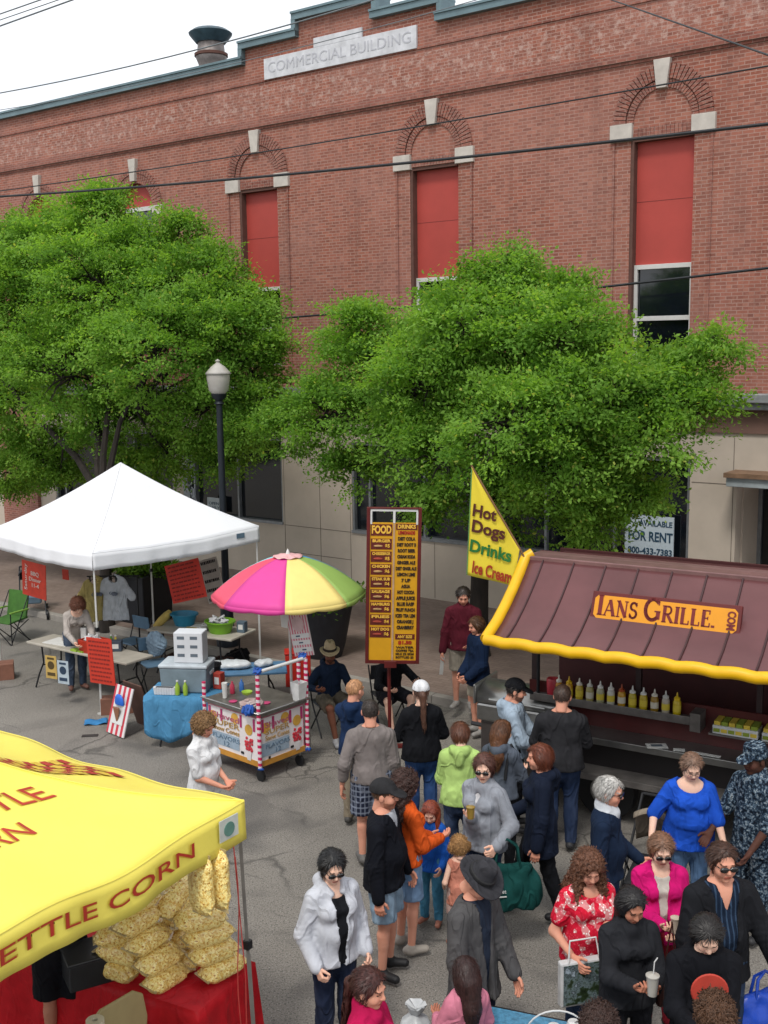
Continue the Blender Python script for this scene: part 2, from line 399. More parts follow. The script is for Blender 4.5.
# faint ghost lettering painted on the bricks below
red_p = M('red_panel', '#aa423a', .6, var=.07, vs=1.3); white_p = M('white_frame', '#c4c3c0', .5, var=.05)
glass = M('dark_glass', '#10151c', .08, 0, var=.3, vs=.6, spec=.8)
sash_d = M('dark_reveal', '#5d4038', .8)
for i, u in enumerate(WA):
    k = MB(); wallbox(k, u-hw, u+hw, 6.64, 8.8, .16, .2); 
    pn = k.build('red_window_panel', red_p, bld)
    k = MB(); wallbox(k, u-hw+.06, u+hw, 7.735, 7.745, .157, .162); k.build('panel_joint', M('joint_red', '#7a302c', .7), pn)
    k = MB(); wallbox(k, u-hw-.001, u-hw+.06, 4.9, 8.8, .01, .17); wallbox(k, u-hw+.06, u+hw, 8.74, 8.801, .01, .16); k.build('reveal', sash_d, bld)
    k = MB(); f = .06
    for (a, b_, z0, z1) in ((u-hw+.06, u-hw+.06+f, 4.96, 6.58), (u+hw-f, u+hw, 4.96, 6.58), (u-hw+.06, u+hw, 6.58, 6.66), (u-hw+.06+f, u+hw-f, 5.69, 5.77), (u-hw+.06, u+hw, 4.9, 4.96)):
        wallbox(k, a, b_, z0, z1, .1, .158)
    wf = k.build('window', white_p, bld, bev=.004)
    k = MB(); wallbox(k, u-hw+.05, u+hw, 4.92, 6.6, .17, .18); k.build('pane', glass, wf)
    k = MB()
    for a, b_, z0, z1 in ((u-.94, u-.53, 8.76, 9.05), (u+.53, u+.94, 8.76, 9.05)): k = MB(); wallbox(k, a, b_, z0, z1, -.07, .02); k.build('impost', stone, bld, bev=.008)
    k = MB(); k.prism([(bu(u)-.09, 9.55), (bu(u)+.09, 9.55), (bu(u)+.15, 10.02), (bu(u)-.15, 10.02)], -.1, .01)
    k.build('keystone', stone, bld, bev=.008)
    k = MB(); n = 34

    for rr0, rr1, pr in ((.66, .9, .05), (.52, .64, .03)):
        for j in range(n):
            a0 = PI*(j+.1)/n; a1 = PI*(j+.9)/n
            k.prism([(bu(u)+r_*math.cos(t), 9.05+r_*math.sin(t)) for r_, t in ((rr0, a0), (rr1, a0), (rr1, a1), (rr0, a1))], -pr, .01)
    for j in range(14): wallbox(k, u-.5+j*.0725, u-.435+j*.0725, 8.805, 8.96, -.015, .01)
    wallbox(k, u-.9, u-.86, 4.5, 8.76, -.03, .01); wallbox(k, u+.86, u+.9, 4.5, 8.76, -.03, .01)
    k.build('brick_arch', BRD, bld)
for i, u in enumerate(WB):
    k = MB(); pts = [(bu(u)+hw*math.cos(PI*j/14), 8.72+hw*math.sin(PI*j/14)) for j in range(15)]
    k.prism(pts, .14, .18); k.build('red_window_panel', red_p, bld)
    k = MB(); 
    for a, b_, z0, z1 in ((u-hw, u-hw+.06, 5.2, 8.66), (u+hw-.06, u+hw, 5.2, 8.66), (u-hw, u+hw, 8.64, 8.74), (u-hw+.06, u+hw-.06, 6.95, 7.03), (u-hw, u+hw, 5.14, 5.2)): wallbox(k, a, b_, z0, z1, .1, .15)
    wf = k.build('window', white_p, bld); k = MB(); wallbox(k, u-hw, u+hw, 5.2, 8.7, .165, .175); k.build('pane', glass, wf)
    k = MB(); k.prism([(bu(u)-.08, 9.33), (bu(u)+.08, 9.33), (bu(u)+.13, 9.85), (bu(u)-.13, 9.85)], -.1, .01); k.build('keystone', stone, bld, bev=.008)
    for a in (u-.95, u+.6): k = MB(); wallbox(k, a, a+.35, 8.5, 8.72, -.05, .02); k.build('impost', stone, bld, bev=.008)
    k = MB()
    for rr0, rr1, pr in ((.8, .92, .035), (.58, .79, .02)):
        for j in range(30):
            a0 = PI*(j+.08)/30; a1 = PI*(j+.92)/30
            k.prism([(bu(u)+r_*math.cos(t), 8.72+r_*math.sin(t)) for r_, t in ((rr0, a0), (rr1, a0), (rr1, a1), (rr0, a1))], -pr, .01)
    k.build('brick_arch', BRD, bld)
# roof behind the parapet and far side walls
mb = MB(); wallbox(mb, UL, UR, 10.6, 10.8, .36, 14); mb.build('roof', M('roof_tar', '#4a4a4c', .9), bld)
for a in (UL-.3, UR): mb = MB(); wallbox(mb, a, a+.3, 0, 11.4, 0, 14); mb.build('side_wall', BR, bld)
# storefront
beige = M('beige_panel', '#bcb0a2', .75, var=.07, vs=1.2, bmp=.08, bs=60)
joint = M('panel_joint', '#6f675f', .9)
ledge_m = M('ledge_metal', '#9a9d9f', .5, .4, var=.2, vs=4)
brown = M('brown_fascia', '#6f554b', .7, var=.1, vs=2)
mb = MB(); wallbox(mb, UL, UR, 4.3, 4.45, -.3, .35); wallbox(mb, UL, UR, 4.18, 4.3, -.22, .35); mb.build('ledge', ledge_m, bld, bev=.015)
mb = MB(); wallbox(mb, UL, UR, 3.78, 4.18, -.06, .35); mb.build('fascia', brown, bld)
SW = [(-24.9, -20.25), (-19.75, -16.65), (-14.65, -11.35), (-11.0, -7.12)]
mb = MB(); x = -25.6
for a, b_ in SW:
    wallbox(mb, x, a, .0, 3.78, -.02, .3); wallbox(mb, a, b_, .0, 1.33, -.02, .3); wallbox(mb, a, b_, 3.3, 3.78, -.02, .3); x = b_
wallbox(mb, x, -6.3, 0, 3.78, -.02, .3); wallbox(mb, -6.3, -3.9, 2.95, 3.78, -.02, .3); wallbox(mb, -3.9, UR, 0, 3.78, -.02, .3)
wallbox(mb, UL, -27.2, 0, 3.78, -.02, .3); wallbox(mb, -6.32, -6.28, 0, 2.95, .301, 1.2); wallbox(mb, -3.9, -3.86, 0, 2.95, .301, 1.2)
mb.build('storefront_panels', beige, bld)
mb = MB()
for z in (.72, 1.335, 2.9): 
    for a, b_ in ((-20.25, -19.75), (-16.65, -14.65), (-7.12, -6.34)): wallbox(mb, a+.03, b_-.03, z-.006, z+.006, -.024, -.015)
for u in (-16.6, -15.55, -14.7, -6.36, -13.6, -12.5, -10, -8.6): wallbox(mb, u-.005, u+.005, .15, 1.3 if -14.6 < u < -7.2 else 3.7, -.0245, -.0155)
mb.build('panel_joint', joint, bld)
frame_m = M('storefront_frame', '#8b8f93', .4, .6)
for j, (a, b_) in enumerate(SW):
    k = MB(); wallbox(k, a, b_, 1.33, 1.39, -.05, .12); wallbox(k, a, b_, 3.24, 3.3, .0, .1); wallbox(k, a, a+.05, 1.39, 3.24, 0, .1); wallbox(k, b_-.05, b_, 1.39, 3.24, 0, .1)
    nm = int((b_-a)/1.4)
    for q in range(1, nm+1): 
        xx = b_-q*1.42
        if xx > a+.2: wallbox(k, xx-.025, xx+.025, 1.39, 3.24, .01, .1)
    wf = k.build('shop_window', frame_m, bld); k = MB(); wallbox(k, a, b_, 1.35, 3.28, .11, .12); k.build('pane', glass, wf)
# entrance
k = MB(); wallbox(k, -6.28, -3.9, .1, 2.95, 1.15, 1.2); dr = k.build('door', glass, bld)
k = MB(); 
for a in (-6.28, -5.95, -5.1, -4.3): wallbox(k, a, a+.07, .12, 2.9, 1.08, 1.149)
wallbox(k, -6.28, -3.9, 2.75, 2.93, 1.07, 1.149); wallbox(k, -6.28, -3.9, .12, .3, 1.07, 1.149); k.build('door_frame', frame_m, dr, bev=.004)
k = MB(); wallbox(k, -6.3, -3.5, 2.93, 3.08, -.55, -.022); k.build('entrance_canopy', M('canopy_grey', '#9aa3a6', .6), bld, bev=.01)
k = MB(); wallbox(k, -6.33, -3.47, 3.083, 3.16, -.6, -.022); k.build('canopy_top', M('canopy_rust', '#7d624c', .8, var=.2), bld)
# brick pier at the left
k = MB(); wallbox(k, -27.2, -25.6, 0, 3.78, -.12, .3); k.build('brick_pier', brick('pier_brick', '#8b4f3f', '#6e3e33'), bld)
# things in the shop windows
sign_w = M('sign_white', '#b9c6cf', .5, var=.03)
def facet_pt(px, py): 
    p = Gn(px, py, WN-.05); u, n = UN(p); return u, p[2]
u0, z1 = facet_pt(628, 514); u1, z0 = facet_pt(673, 563)
sg = MB().b2((-(u1-u0)/2-.05, -.03, 0), ((u1-u0)/2, 0, z1-z0)).build('rent_sign', sign_w, loc=W((u0+u1)/2, WN-.03, z0), rz=-AZ)
tag(sg, 'pale blue FOR RENT sign with dark capitals in the right shop window', 'sign')
txm = M('sign_navy', '#26455c', .6); ww = u1-u0; hh = z1-z0
text('lettering', 'AVAILABLE', .14, txm, sg, (.1, -.033, hh*.83), fit=ww*.72, bold=.003)
text('lettering', 'FOR RENT', .24, txm, sg, (0, -.033, hh*.53), fit=ww*.96, bold=.006)
text('lettering', '800-433-7383', .16, txm, sg, (0, -.033, hh*.2), fit=ww*.96, bold=.004)
u0, z1 = facet_pt(208, 497); u1, z0 = facet_pt(222, 514)
sg = MB().b2((-(u1-u0)/2, -.02, 0), ((u1-u0)/2, 0, z1-z0)).build('notice_card', M('notice_white', '#b4bcc2', .5), loc=W((u0+u1)/2, WN-.06, z0), rz=-AZ)
tag(sg, 'small white notice card in the shop window behind the lamp post', 'sign')
text('lettering', 'OPEN\nDAILY', .1, txm, sg, (0, -.022, (z1-z0)/2), fit=(u1-u0)*.8)
u0, z1 = facet_pt(180, 448); u1, z0 = facet_pt(196, 500)
k = MB(); random.seed(4)
for j in range(60):
    k.box((random.uniform(-.16, .16), -.01, random.uniform(0, z1-z0)), (random.uniform(.03, .1), .012, random.uniform(.03, .12)), ry=random.uniform(-1, 1))
k.b2((-.2, 0, 0), (-.17, .02, z1-z0)); k.b2((.17, 0, 0), (.2, .02, z1-z0))
tag(k.build('lace_curtain', M('lace_white', '#b5bcc4', .8), loc=W((u0+u1)/2, WN-.03, z0), rz=-AZ), 'white lacy curtain strip in the shop window left of the lamp post', 'curtain')
# roof ventilator
vlp = Gn(211, 50, WN+1.2)
vl = empty('roof_ventilator', (vlp[0], vlp[1], 10.8), -AZ, 'rusty turbine style ventilator with domed cap on the roof', 'vent')
vm_ = M('vent_galv', '#8b8380', .6, .5, var=.25, vs=5); vc = M('vent_cap', '#3f5560', .5, .3, var=.2)
ps = Gn(211, 30, WN+1.2)[2]-10.8
MB().lathe([(.3, 0), (.28, ps-.85), (.33, ps-.72), (.38, ps-.6), (.33, ps-.5), (.3, ps-.2)], n=20).build('stack', vm_, vl, smooth=True)
MB().lathe([(.35, ps-.3), (.5, ps-.12), (.52, ps-.08), (.4, ps), (.15, ps+.07), (0, ps+.08)], n=20).build('cap', vc, vl, smooth=True)
MB().lathe([(.34, ps-.63), (.4, ps-.6), (.4, ps-.54), (.34, ps-.52)], n=20).build('band', M('vent_rust', '#5b3c33', .8), vl, smooth=True)
# ---- overhead wires
wm = M('wire_black', '#23262a', .6); wg = M('wire_grey', '#70777c', .6)
def wire(pa, pb, n, r, m, label, ext=1.2, na=None, nb=None, sag=.0):
    A = np.array(Gn(*pa, na or n)); B = np.array(Gn(*pb, nb or n)); D = B-A; pts = []
    for i in range(41):
        t = -ext+(1+2*ext)*i/40; q = A+D*t; q[2] += sag*t*(t-1); pts.append(q)
    return tag(MB().tube(pts, r, 6).build('overhead_wire', m, smooth=True), label, 'wire', 'overhead wires above the street')
wire((0, 196.5), (768, 124), 11.2, .018, wm, 'thick black wire crossing the facade just over the left tree top', sag=.25)
wire((0, 191), (768, 66), 11.8, .009, wm, 'thin dark wire crossing in front of the window keystones', sag=.2)
wire((290, 317.5), (768, 268), 13.6, .022, wm, 'dark cable passing behind the right tree at window height', na=17.6, nb=16.6, sag=.15)
wire((612, 0), (768, 55), 12.5, .01, wm, 'thin wire slanting down over the top right brickwork', na=16, nb=11)
wire((0, 93), (295, 23), 15.5, .013, wg, 'twisted grey cable running past the roof ventilator', sag=.3, ext=2)
wire((0, 110), (240, 62), 16.5, .008, wg, 'hair thin grey wire low over the left parapet', sag=.2, ext=2)
wire((0, 14), (40, 0), 9, .008, wg, 'uppermost grey wire at the top left corner of the sky', ext=6)
wire((0, 20), (58, 0), 9, .006, wg, 'middle grey wire at the top left corner of the sky', ext=4)
wire((0, 26), (72, 0), 9.4, .01, wg, 'lowest and thickest grey wire at the top left corner of the sky', ext=4)
# ---- street lamp
lp = G(228, 645, .12); lpb = empty('street_lamp', lp, 0, 'dark fluted lamp post with frosted acorn globe beside the left tree', 'street lamp')
topz = None
for z in np.arange(3, 6, .01):
    v = np.array([lp[0], lp[1], z-CH]); 
    if 512-FPX*(v@_U)/(v@_F) < 361: topz = z-.12; break
iron = M('lamp_iron', '#1d232b', .5, .3); gl = M('frosted_globe', '#a8a49e', .25, 0, var=.06, spec=.6)
MB().lathe([(.2, 0), (.2, .12), (.13, .2), (.11, .7), (.075, .8), (.065, 1), (.055, topz-.75), (.09, topz-.73), (.06, topz-.68), (.12, topz-.62), (.14, topz-.56)], n=16).build('post', iron, lpb, smooth=True)
MB().lathe([(.12, topz-.56), (.17, topz-.5), (.2, topz-.3), (.2, topz-.24), (.21, topz-.2), (.12, topz-.1), (.05, topz-.05), (.03, topz-.03), (.05, topz), (.0, topz+.03)], n=20).build('globe', gl, lpb, smooth=True)
MB().lathe([(.212, topz-.235), (.222, topz-.22), (.212, topz-.2)], n=20).build('collar', M('lamp_collar', '#8a8782', .5), lpb, smooth=True)
# ================================================================== TREES AND PLANTS
rng = np.random.default_rng(7)
def mesh_np(name, V, F, mat, parent, vcol=None, smooth=False, mats=None):
    """fast mesh from arrays; F is (n,4) or (n,3)"""
    me = bpy.data.meshes.new(name); V = np.asarray(V, np.float32); F = np.asarray(F, np.int32)
    me.vertices.add(len(V)); me.vertices.foreach_set('co', V.ravel())
    k = F.shape[1]; me.loops.add(F.size); me.loops.foreach_set('vertex_index', F.ravel())
    me.polygons.add(len(F)); me.polygons.foreach_set('loop_start', np.arange(0, F.size, k, dtype=np.int32))
    try: me.polygons.foreach_set('loop_total', np.full(len(F), k, np.int32))
    except Exception: pass
    if smooth: me.polygons.foreach_set('use_smooth', np.ones(len(F), bool))
    if vcol is not None:
        at = me.color_attributes.new('Col', 'FLOAT_COLOR', 'POINT')
        c = np.ones((len(V), 4), np.float32); c[:, :3] = vcol; at.data.foreach_set('color', c.ravel())
    for m in (mats or [mat]): me.materials.append(m)
    me.update(calc_edges=True); me.validate()
    o = bpy.data.objects.new(name, me); COL.objects.link(o)
    if parent: o.parent = parent
    return o
def leafmat(name, tr=.55):
    m, nt, b = nt_new(name)
    at = N(nt, 'ShaderNodeVertexColor'); at.layer_name = 'Col'
    nt.links.new(at.outputs[0], b.inputs['Base Color']); b.inputs['Roughness'].default_value = .75; b.inputs['Specular IOR Level'].default_value = .1
    t = N(nt, 'ShaderNodeBsdfTranslucent'); mx = N(nt, 'ShaderNodeMixShader'); mx.inputs[0].default_value = tr
    g = mixrgb(nt, 1., at.outputs[0], (1.25, 1.25, .5), 'MULTIPLY'); nt.links.new(g, t.inputs[0])
    out = nt.nodes['Material Output']; nt.links.new(b.outputs[0], mx.inputs[1]); nt.links.new(t.outputs[0], mx.inputs[2]); nt.links.new(mx.outputs[0], out.inputs[0])
    return m
LEAF = leafmat('leaf')
BARK = M('bark', '#2c2622', .95, var=.3, vs=9, bmp=.8, bs=18, bd=.02, sc3=(1, 1, .25))
def leaves(cent, dirs, per, spread, size, rng, cols, droop=.35):
    """cent (n,3) spray roots, dirs (n,3) outward; returns quads and colours"""
    n = len(cent); k = n*per
    t = rng.random(k)**.7; c = np.repeat(cent, per, 0); d = np.repeat(dirs, per, 0)
    tone = np.repeat(rng.random(n), per)
    P = c + d*(t[:, None]*spread) + rng.normal(0, 1, (k, 3))*np.array([1.15, 1.15, .5])*spread*.27*(.35+t[:, None]*.85)
    P[:, 2] -= droop*spread*t**2
    a = d*.8+rng.normal(0, .6, (k, 3)); a[:, 2] -= .25; a /= np.linalg.norm(a, axis=1)[:, None]
    up = np.array([0, 0, 1.])+np.repeat(rng.normal(0, .45, (n, 3)), per, 0)+rng.normal(0, .22, (k, 3)); s = np.cross(a, up); s /= np.linalg.norm(s, axis=1)[:, None]+1e-6
    L = size*(.6+.8*rng.random(k))[:, None]; Wd = L*.3
    V = np.stack([P, P+a*L*.5+s*Wd, P+a*L, P+a*L*.5-s*Wd], 1).reshape(-1, 3)
    F = np.arange(4*k).reshape(-1, 4)
    c0, c1, c2 = (np.array(hexc(q)) for q in cols)
    w_ = (.75*tone+.25*rng.random(k))[:, None]
    C = c0*(1-w_)+c1*w_
    y = (rng.random(k) < .02)[:, None]; C = np.where(y, c2, C)
    C *= (.92+.16*rng.random(k))[:, None]
    return V, F, np.repeat(C, 4, 0)
def tree(base, fork_z, blobs, nc, label, seed, trunk_r=.16, dens=1., group='street trees', skew=0):
    rg = np.random.default_rng(seed); random.seed(seed)
    root = empty('street_tree', base, 0, label, 'tree', group)
    B0 = np.array(base); cen = []; dr = []; br = MB()
    fork = B0+np.array([.05, .0, fork_z])
    br.tube([B0-[0, 0, .1], B0+[0, 0, .25], B0+[.03, .02, fork_z*.5], fork], [trunk_r*1.45, trunk_r*1.05, trunk_r*.9, trunk_r*.8], 10)
    big = sorted(blobs, key=lambda q: -q[2])[:5]; tips = [np.array(Gn(q[0], q[1], nc+q[3]*.6)) for q in big]
    for T_ in tips:
        m1 = fork*.6+T_*.4+rg.normal(0, .12, 3)+[0, 0, .15]
        br.tube([fork-[0, 0, .2], fork*.85+T_*.15+[0, 0, .08], m1, T_], [trunk_r*.72, trunk_r*.55, trunk_r*.38, .03], 7)
    for (px, py, r, dn) in blobs:
        C = np.array(Gn(px, py, nc+dn)); ppm = FPX/(C-[0, 0, CH]).dot(_F); rad = r/ppm*.9
        li = int(np.argmin([np.linalg.norm(C-t) for t in tips])); T_ = tips[li]; s0 = fork*.45+T_*.55+[0, 0, .12]
        if np.linalg.norm(C-s0) > .5: br.tube([s0, (s0+C)/2+rg.normal(0, .12, 3)+[0, 0, .1], C], [trunk_r*.26, trunk_r*.17, .015], 5)
        nn = int(34*dens*rad**2*2.4)+14
        for q in range(nn):
            v = rg.normal(0, 1, 3); v /= np.linalg.norm(v)
            if v[2] < -.2 and rg.random() < .45: v[2] *= -1
            rr = rad*(.35+.6*rg.random()**.55)
            p = C+v*rr*np.array([1, 1, .86])
            if p[2] < fork_z*.8: continue
            o_ = v*np.array([1, 1, .5])+np.array([0, 0, .15])+rg.normal(0, .35, 3); o_ /= np.linalg.norm(o_)
            cen.append(p-o_*.15); dr.append(o_)
            if q % 4 == 0: br.tube([C+(p-C)*.15+rg.normal(0, .06, 3), C+(p-C)*.6+[0, 0, .08], p], [.022, .014, .006], 4)
    cen = np.array(cen); dr = np.array(dr)
    V, F, Cc = leaves(cen, dr, 125, .44, .064, rg, ('#558030', '#92ba56', '#a9b45c'), .22)
    mesh_np('crown', V-B0, F, LEAF, root, Cc)
    tr = br.build('trunk', BARK, None, smooth=True)
    for v in tr.data.vertices: v.co -= Vector(base)
    tr.parent = root
    return root
t2b = G(478, 655, .12)
B2 = [(500, 350, 85, 0), (470, 330, 60, -.9), (520, 300, 58, .2), (500, 268, 32, 0), (560, 340, 62, -.7), (430, 385, 70, -.6), (375, 365, 58, .2), (352, 325, 34, 0), (330, 415, 55, -.3),
      (282, 430, 34, -.3), (250, 432, 22, -.2), (590, 400, 78, -.9), (640, 396, 50, 0), (675, 380, 48, .3), (712, 345, 24, .2), (692, 410, 38, -.2), (650, 440, 50, -.6), (520, 430, 85, -1.5),
      (560, 480, 60, -.9), (450, 455, 62, -.8), (400, 440, 50, -.4), (600, 480, 50, .2), (635, 500, 28, -.3), (500, 500, 45, 0), (590, 525, 34, -.2), (350, 470, 28, -.1), (540, 400, 70, .9), (450, 400, 65, 1.2), (598, 348, 32, .4), (425, 345, 36, .3), (450, 300, 22, 0), (572, 292, 24, 0), (430, 500, 28, -.3)]
tree(t2b, 2.4, B2, 14.9, 'right street tree with broad leafy crown spreading behind the menu board and food truck', 3, .17, 1.15)
t1b = G(107, 625, .12)
B1 = [(110, 290, 85, -.5), (60, 270, 72, 0), (20, 310, 75, -.2), (150, 258, 50, 0), (100, 222, 38, 0), (185, 290, 60, -.3), (215, 330, 62, -.5), (234, 350, 46, 0), (254, 375, 32, 0), (160, 350, 80, -1.3),
      (70, 370, 80, -1.2), (10, 400, 70, -.6), (120, 420, 55, -.5), (200, 410, 48, -.3), (55, 235, 38, .2), (10, 245, 40, .1), (215, 265, 26, 0), (250, 305, 28, 0), (-40, 330, 90, 0), (-45, 420, 70, 0), (45, 455, 42, -.2),
      (245, 420, 30, 0), (100, 330, 80, 1), (182, 225, 20, 0), (103, 203, 24, 0), (-30, 265, 50, 0), (170, 455, 34, .2), (225, 460, 26, .4), (15, 470, 35, 0), (262, 400, 24, -.1), (272, 345, 18, 0), (60, 478, 26, 0), (140, 470, 26, .2), (10, 500, 24, .2), (215, 440, 28, .1)]
tree(t1b, 2.6, B1, 15.0, 'left street tree with rounded leafy crown behind the white canopy tent', 5, .12, 1.15)
# ---- planters
def planter(base, h, r, label, seed, fl=None, hang=True, dens=120, sq=False):
    root = empty('planter', base, R(-36), label, 'planter', 'dark sidewalk planters')
    dk = M('planter_dark', '#1c1d22', .6, var=.15)
    if sq: MB().box((0, 0, h/2), (r*1.7, r*1.7, h), taper=1.12).build('pot', dk, root, bev=.02)
    else: MB().lathe([(r*.62, 0), (r*.75, h*.2), (r, h*.8), (r*1.04, h*.96), (r*1.0, h), (r*.9, h), (r*.85, h-.08)], n=24).build('pot', dk, root, smooth=True)
    MB().lathe([(0, h-.07), (r*.88, h-.07)], n=20).build('soil', M('soil', '#2b2019', .95), root)
    rg = np.random.default_rng(seed); n = dens
    a = rg.random(n)*2*PI; q = rg.random(n)**.5*r*.9
    cen = np.stack([q*np.cos(a), q*np.sin(a), np.full(n, h-.02)+rg.random(n)*.12], 1)
    dr = np.stack([np.cos(a)*.8, np.sin(a)*.8, .2+rg.random(n)*1.2], 1); dr /= np.linalg.norm(dr, axis=1)[:, None]
    V, F, C = leaves(cen, dr, 14, .3, .09, rg, ('#2f4a1c', '#5f7f30', '#8a8a3a'), .9 if hang else .3)
    mesh_np('foliage', V, F, LEAF, root, C)
    if fl:
        V, F, C = leaves(cen[:30]+[0, 0, .25], dr[:30], 12, .12, .06, rg, fl); mesh_np('flowers', V, F, LEAF, root, C)
    return root
planter(G(146, 620, .12), .95, .42, 'dark square planter with yellow flowers behind the white tent', 1, ('#b08a30', '#d0b050', '#c07030'), False, 110, True)
planter(G(324, 655, .12), 1.05, .5, 'big round black planter with trailing greenery behind the parasol', 2, None, True, 150)
# ================================================================== PEOPLE ENGINE (signed distance fields + surface nets)
def V3(*a): return np.array(a, np.float32)
def nrm(v): v = np.asarray(v, np.float32); return v/(np.linalg.norm(v)+1e-9)
class Field:
    def __init__(s, lo, hi, h):
        s.lo = np.array(lo, np.float32); s.h = h
        s.n = np.ceil((np.array(hi)-s.lo)/h).astype(int)+1
        s.D = np.full(tuple(s.n), .2, np.float32)
        s.ax = [s.lo[i]+h*np.arange(s.n[i], dtype=np.float32) for i in range(3)]
    def sub(s, lo, hi):
        sl = []
        for i in range(3):
            a = int(max(0, math.floor((lo[i]-s.lo[i])/s.h))); b = int(min(s.n[i], math.ceil((hi[i]-s.lo[i])/s.h)+1))
            if b <= a: return None, None
            sl.append(slice(a, b))
        X, Y, Z = np.meshgrid(s.ax[0][sl[0]], s.ax[1][sl[1]], s.ax[2][sl[2]], indexing='ij', sparse=False)
        return tuple(sl), (X, Y, Z)
    def mixin(s, sl, d, k, mode):
        A = s.D[sl]
        if mode == '+':
            if k > 0:
                hh = np.maximum(k-np.abs(A-d), 0)/k; s.D[sl] = np.minimum(A, d)-hh*hh*k*.25
            else: s.D[sl] = np.minimum(A, d)
        else:
            d = -d
            if k > 0:
                hh = np.maximum(k-np.abs(A-d), 0)/k; s.D[sl] = np.maximum(A, d)+hh*hh*k*.25
            else: s.D[sl] = np.maximum(A, d)
    def cone(s, a, b, ra, rb, k=.03, fl=None, ff=1., mode='+'):
        a = np.asarray(a, np.float32); b = np.asarray(b, np.float32); m = max(ra, rb)+k+.03
        sl, P = s.sub(np.minimum(a, b)-m, np.maximum(a, b)+m)
        if sl is None: return
        X, Y, Z = P[0]-a[0], P[1]-a[1], P[2]-a[2]; ba = b-a; L2 = float(ba@ba)+1e-9
        t = np.clip((X*ba[0]+Y*ba[1]+Z*ba[2])/L2, 0, 1); r = ra+(rb-ra)*t
        X = X-t*ba[0]; Y = Y-t*ba[1]; Z = Z-t*ba[2]
        if fl is not None:
            q = (X*fl[0]+Y*fl[1]+Z*fl[2])*(1/ff-1); X = X+q*fl[0]; Y = Y+q*fl[1]; Z = Z+q*fl[2]
        d = np.sqrt(X*X+Y*Y+Z*Z)-r
        s.mixin(sl, d, k, mode)
    def ell(s, c, r, A=None, k=.02, mode='+'):
        """A rows are the axes"""
        c = np.asarray(c, np.float32); r = np.asarray(r, np.float32); m = float(r.max())+k+.03
        sl, P = s.sub(c-m, c+m)
        if sl is None: return
        X, Y, Z = P[0]-c[0], P[1]-c[1], P[2]-c[2]
        if A is not None:
            A = np.asarray(A, np.float32)
            X, Y, Z = (A[0, 0]*X+A[0, 1]*Y+A[0, 2]*Z, A[1, 0]*X+A[1, 1]*Y+A[1, 2]*Z, A[2, 0]*X+A[2, 1]*Y+A[2, 2]*Z)
        k0 = np.sqrt((X/r[0])**2+(Y/r[1])**2+(Z/r[2])**2); k1 = np.sqrt((X/r[0]**2)**2+(Y/r[1]**2)**2+(Z/r[2]**2)**2)+1e-6
        s.mixin(sl, k0*(k0-1)/k1, k, mode)
    def plane(s, o, nv, k=0.):
        """keep the side the normal points away from"""
        X = s.ax[0][:, None, None]-o[0]; Y = s.ax[1][None, :, None]-o[1]; Z = s.ax[2][None, None, :]-o[2]
        d = X*nv[0]+Y*nv[1]+Z*nv[2]; s.D = np.maximum(s.D, d)
    def full(s): return np.meshgrid(*s.ax, indexing='ij')
    def folds(s, amp, wl, seed, zs=1.):
        rg = np.random.default_rng(seed); X, Y, Z = (q[...] for q in np.meshgrid(*s.ax, indexing='ij', sparse=True)); f = 0
        for i in range(4):
            k = rg.normal(0, 1, 3)*2*PI/wl; k[2] *= zs; p = rg.random(3)*6
            w_ = np.sin(X*k[0]+Y*k[1]+Z*k[2]+p[0]+1.2*np.sin(X*k[1]*.4+Z*k[0]*.5+p[1])); f = f+(w_ if i % 2 else 1.4*np.abs(w_)-.9)
        s.D = s.D+amp*f*.5
    def nets(s):
        D = s.D; D[0] = D[-1] = .05; D[:, 0] = D[:, -1] = .05; D[:, :, 0] = D[:, :, -1] = .05
        S = D < 0; nx, ny, nz = D.shape
        off = [(i, j, k) for i in (0, 1) for j in (0, 1) for k in (0, 1)]
        cs = {o: S[o[0]:nx-1+o[0], o[1]:ny-1+o[1], o[2]:nz-1+o[2]] for o in off}
        tot = sum(c.astype(np.int8) for c in cs.values()); mask = (tot > 0) & (tot < 8)
        I = np.argwhere(mask)
        if len(I) == 0: return np.zeros((0, 3)), np.zeros((0, 4), int)
        idx = -np.ones(mask.shape, np.int32); idx[mask] = np.arange(len(I))
        val = {o: D[I[:, 0]+o[0], I[:, 1]+o[1], I[:, 2]+o[2]] for o in off}
        acc = np.zeros((len(I), 3), np.float32); cnt = np.zeros(len(I), np.float32)
        for a in off:
            for ax in range(3):
                if a[ax]: continue
                b = list(a); b[ax] = 1; b = tuple(b); da, db = val[a], val[b]; cr = (da < 0) != (db < 0)
                t = np.where(cr, da/(da-db+1e-12*(da == db)), 0)
                p = np.tile(np.array(a, np.float32), (len(I), 1)); p[:, ax] += t
                acc += p*cr[:, None]; cnt += cr
        Vv = (I+acc/cnt[:, None])*s.h+s.lo; Fs = []
        for ax in range(3):
            sa = [slice(1, -1)]*3; sb = [slice(1, -1)]*3; sa[ax] = slice(0, -1); sb[ax] = slice(1, None)
            A = S[tuple(sa)]; B = S[tuple(sb)]; e = np.argwhere(A != B)
            if len(e) == 0: continue
            fl = A[e[:, 0], e[:, 1], e[:, 2]]
            base = e.copy()
            for q in range(3):
                if q != ax: base[:, q] += 1
            u, v = (ax+1) % 3, (ax+2) % 3; du = np.zeros(3, int); dv = np.zeros(3, int); du[u] = 1; dv[v] = 1
            c00 = base-du-dv; c10 = base-dv; c01 = base-du; c11 = base
            g = lambda c: idx[c[:, 0], c[:, 1], c[:, 2]]
            f = np.stack([g(c00), g(c10), g(c11), g(c01)], 1)
            f[~fl] = f[~fl][:, ::-1]; Fs.append(f)
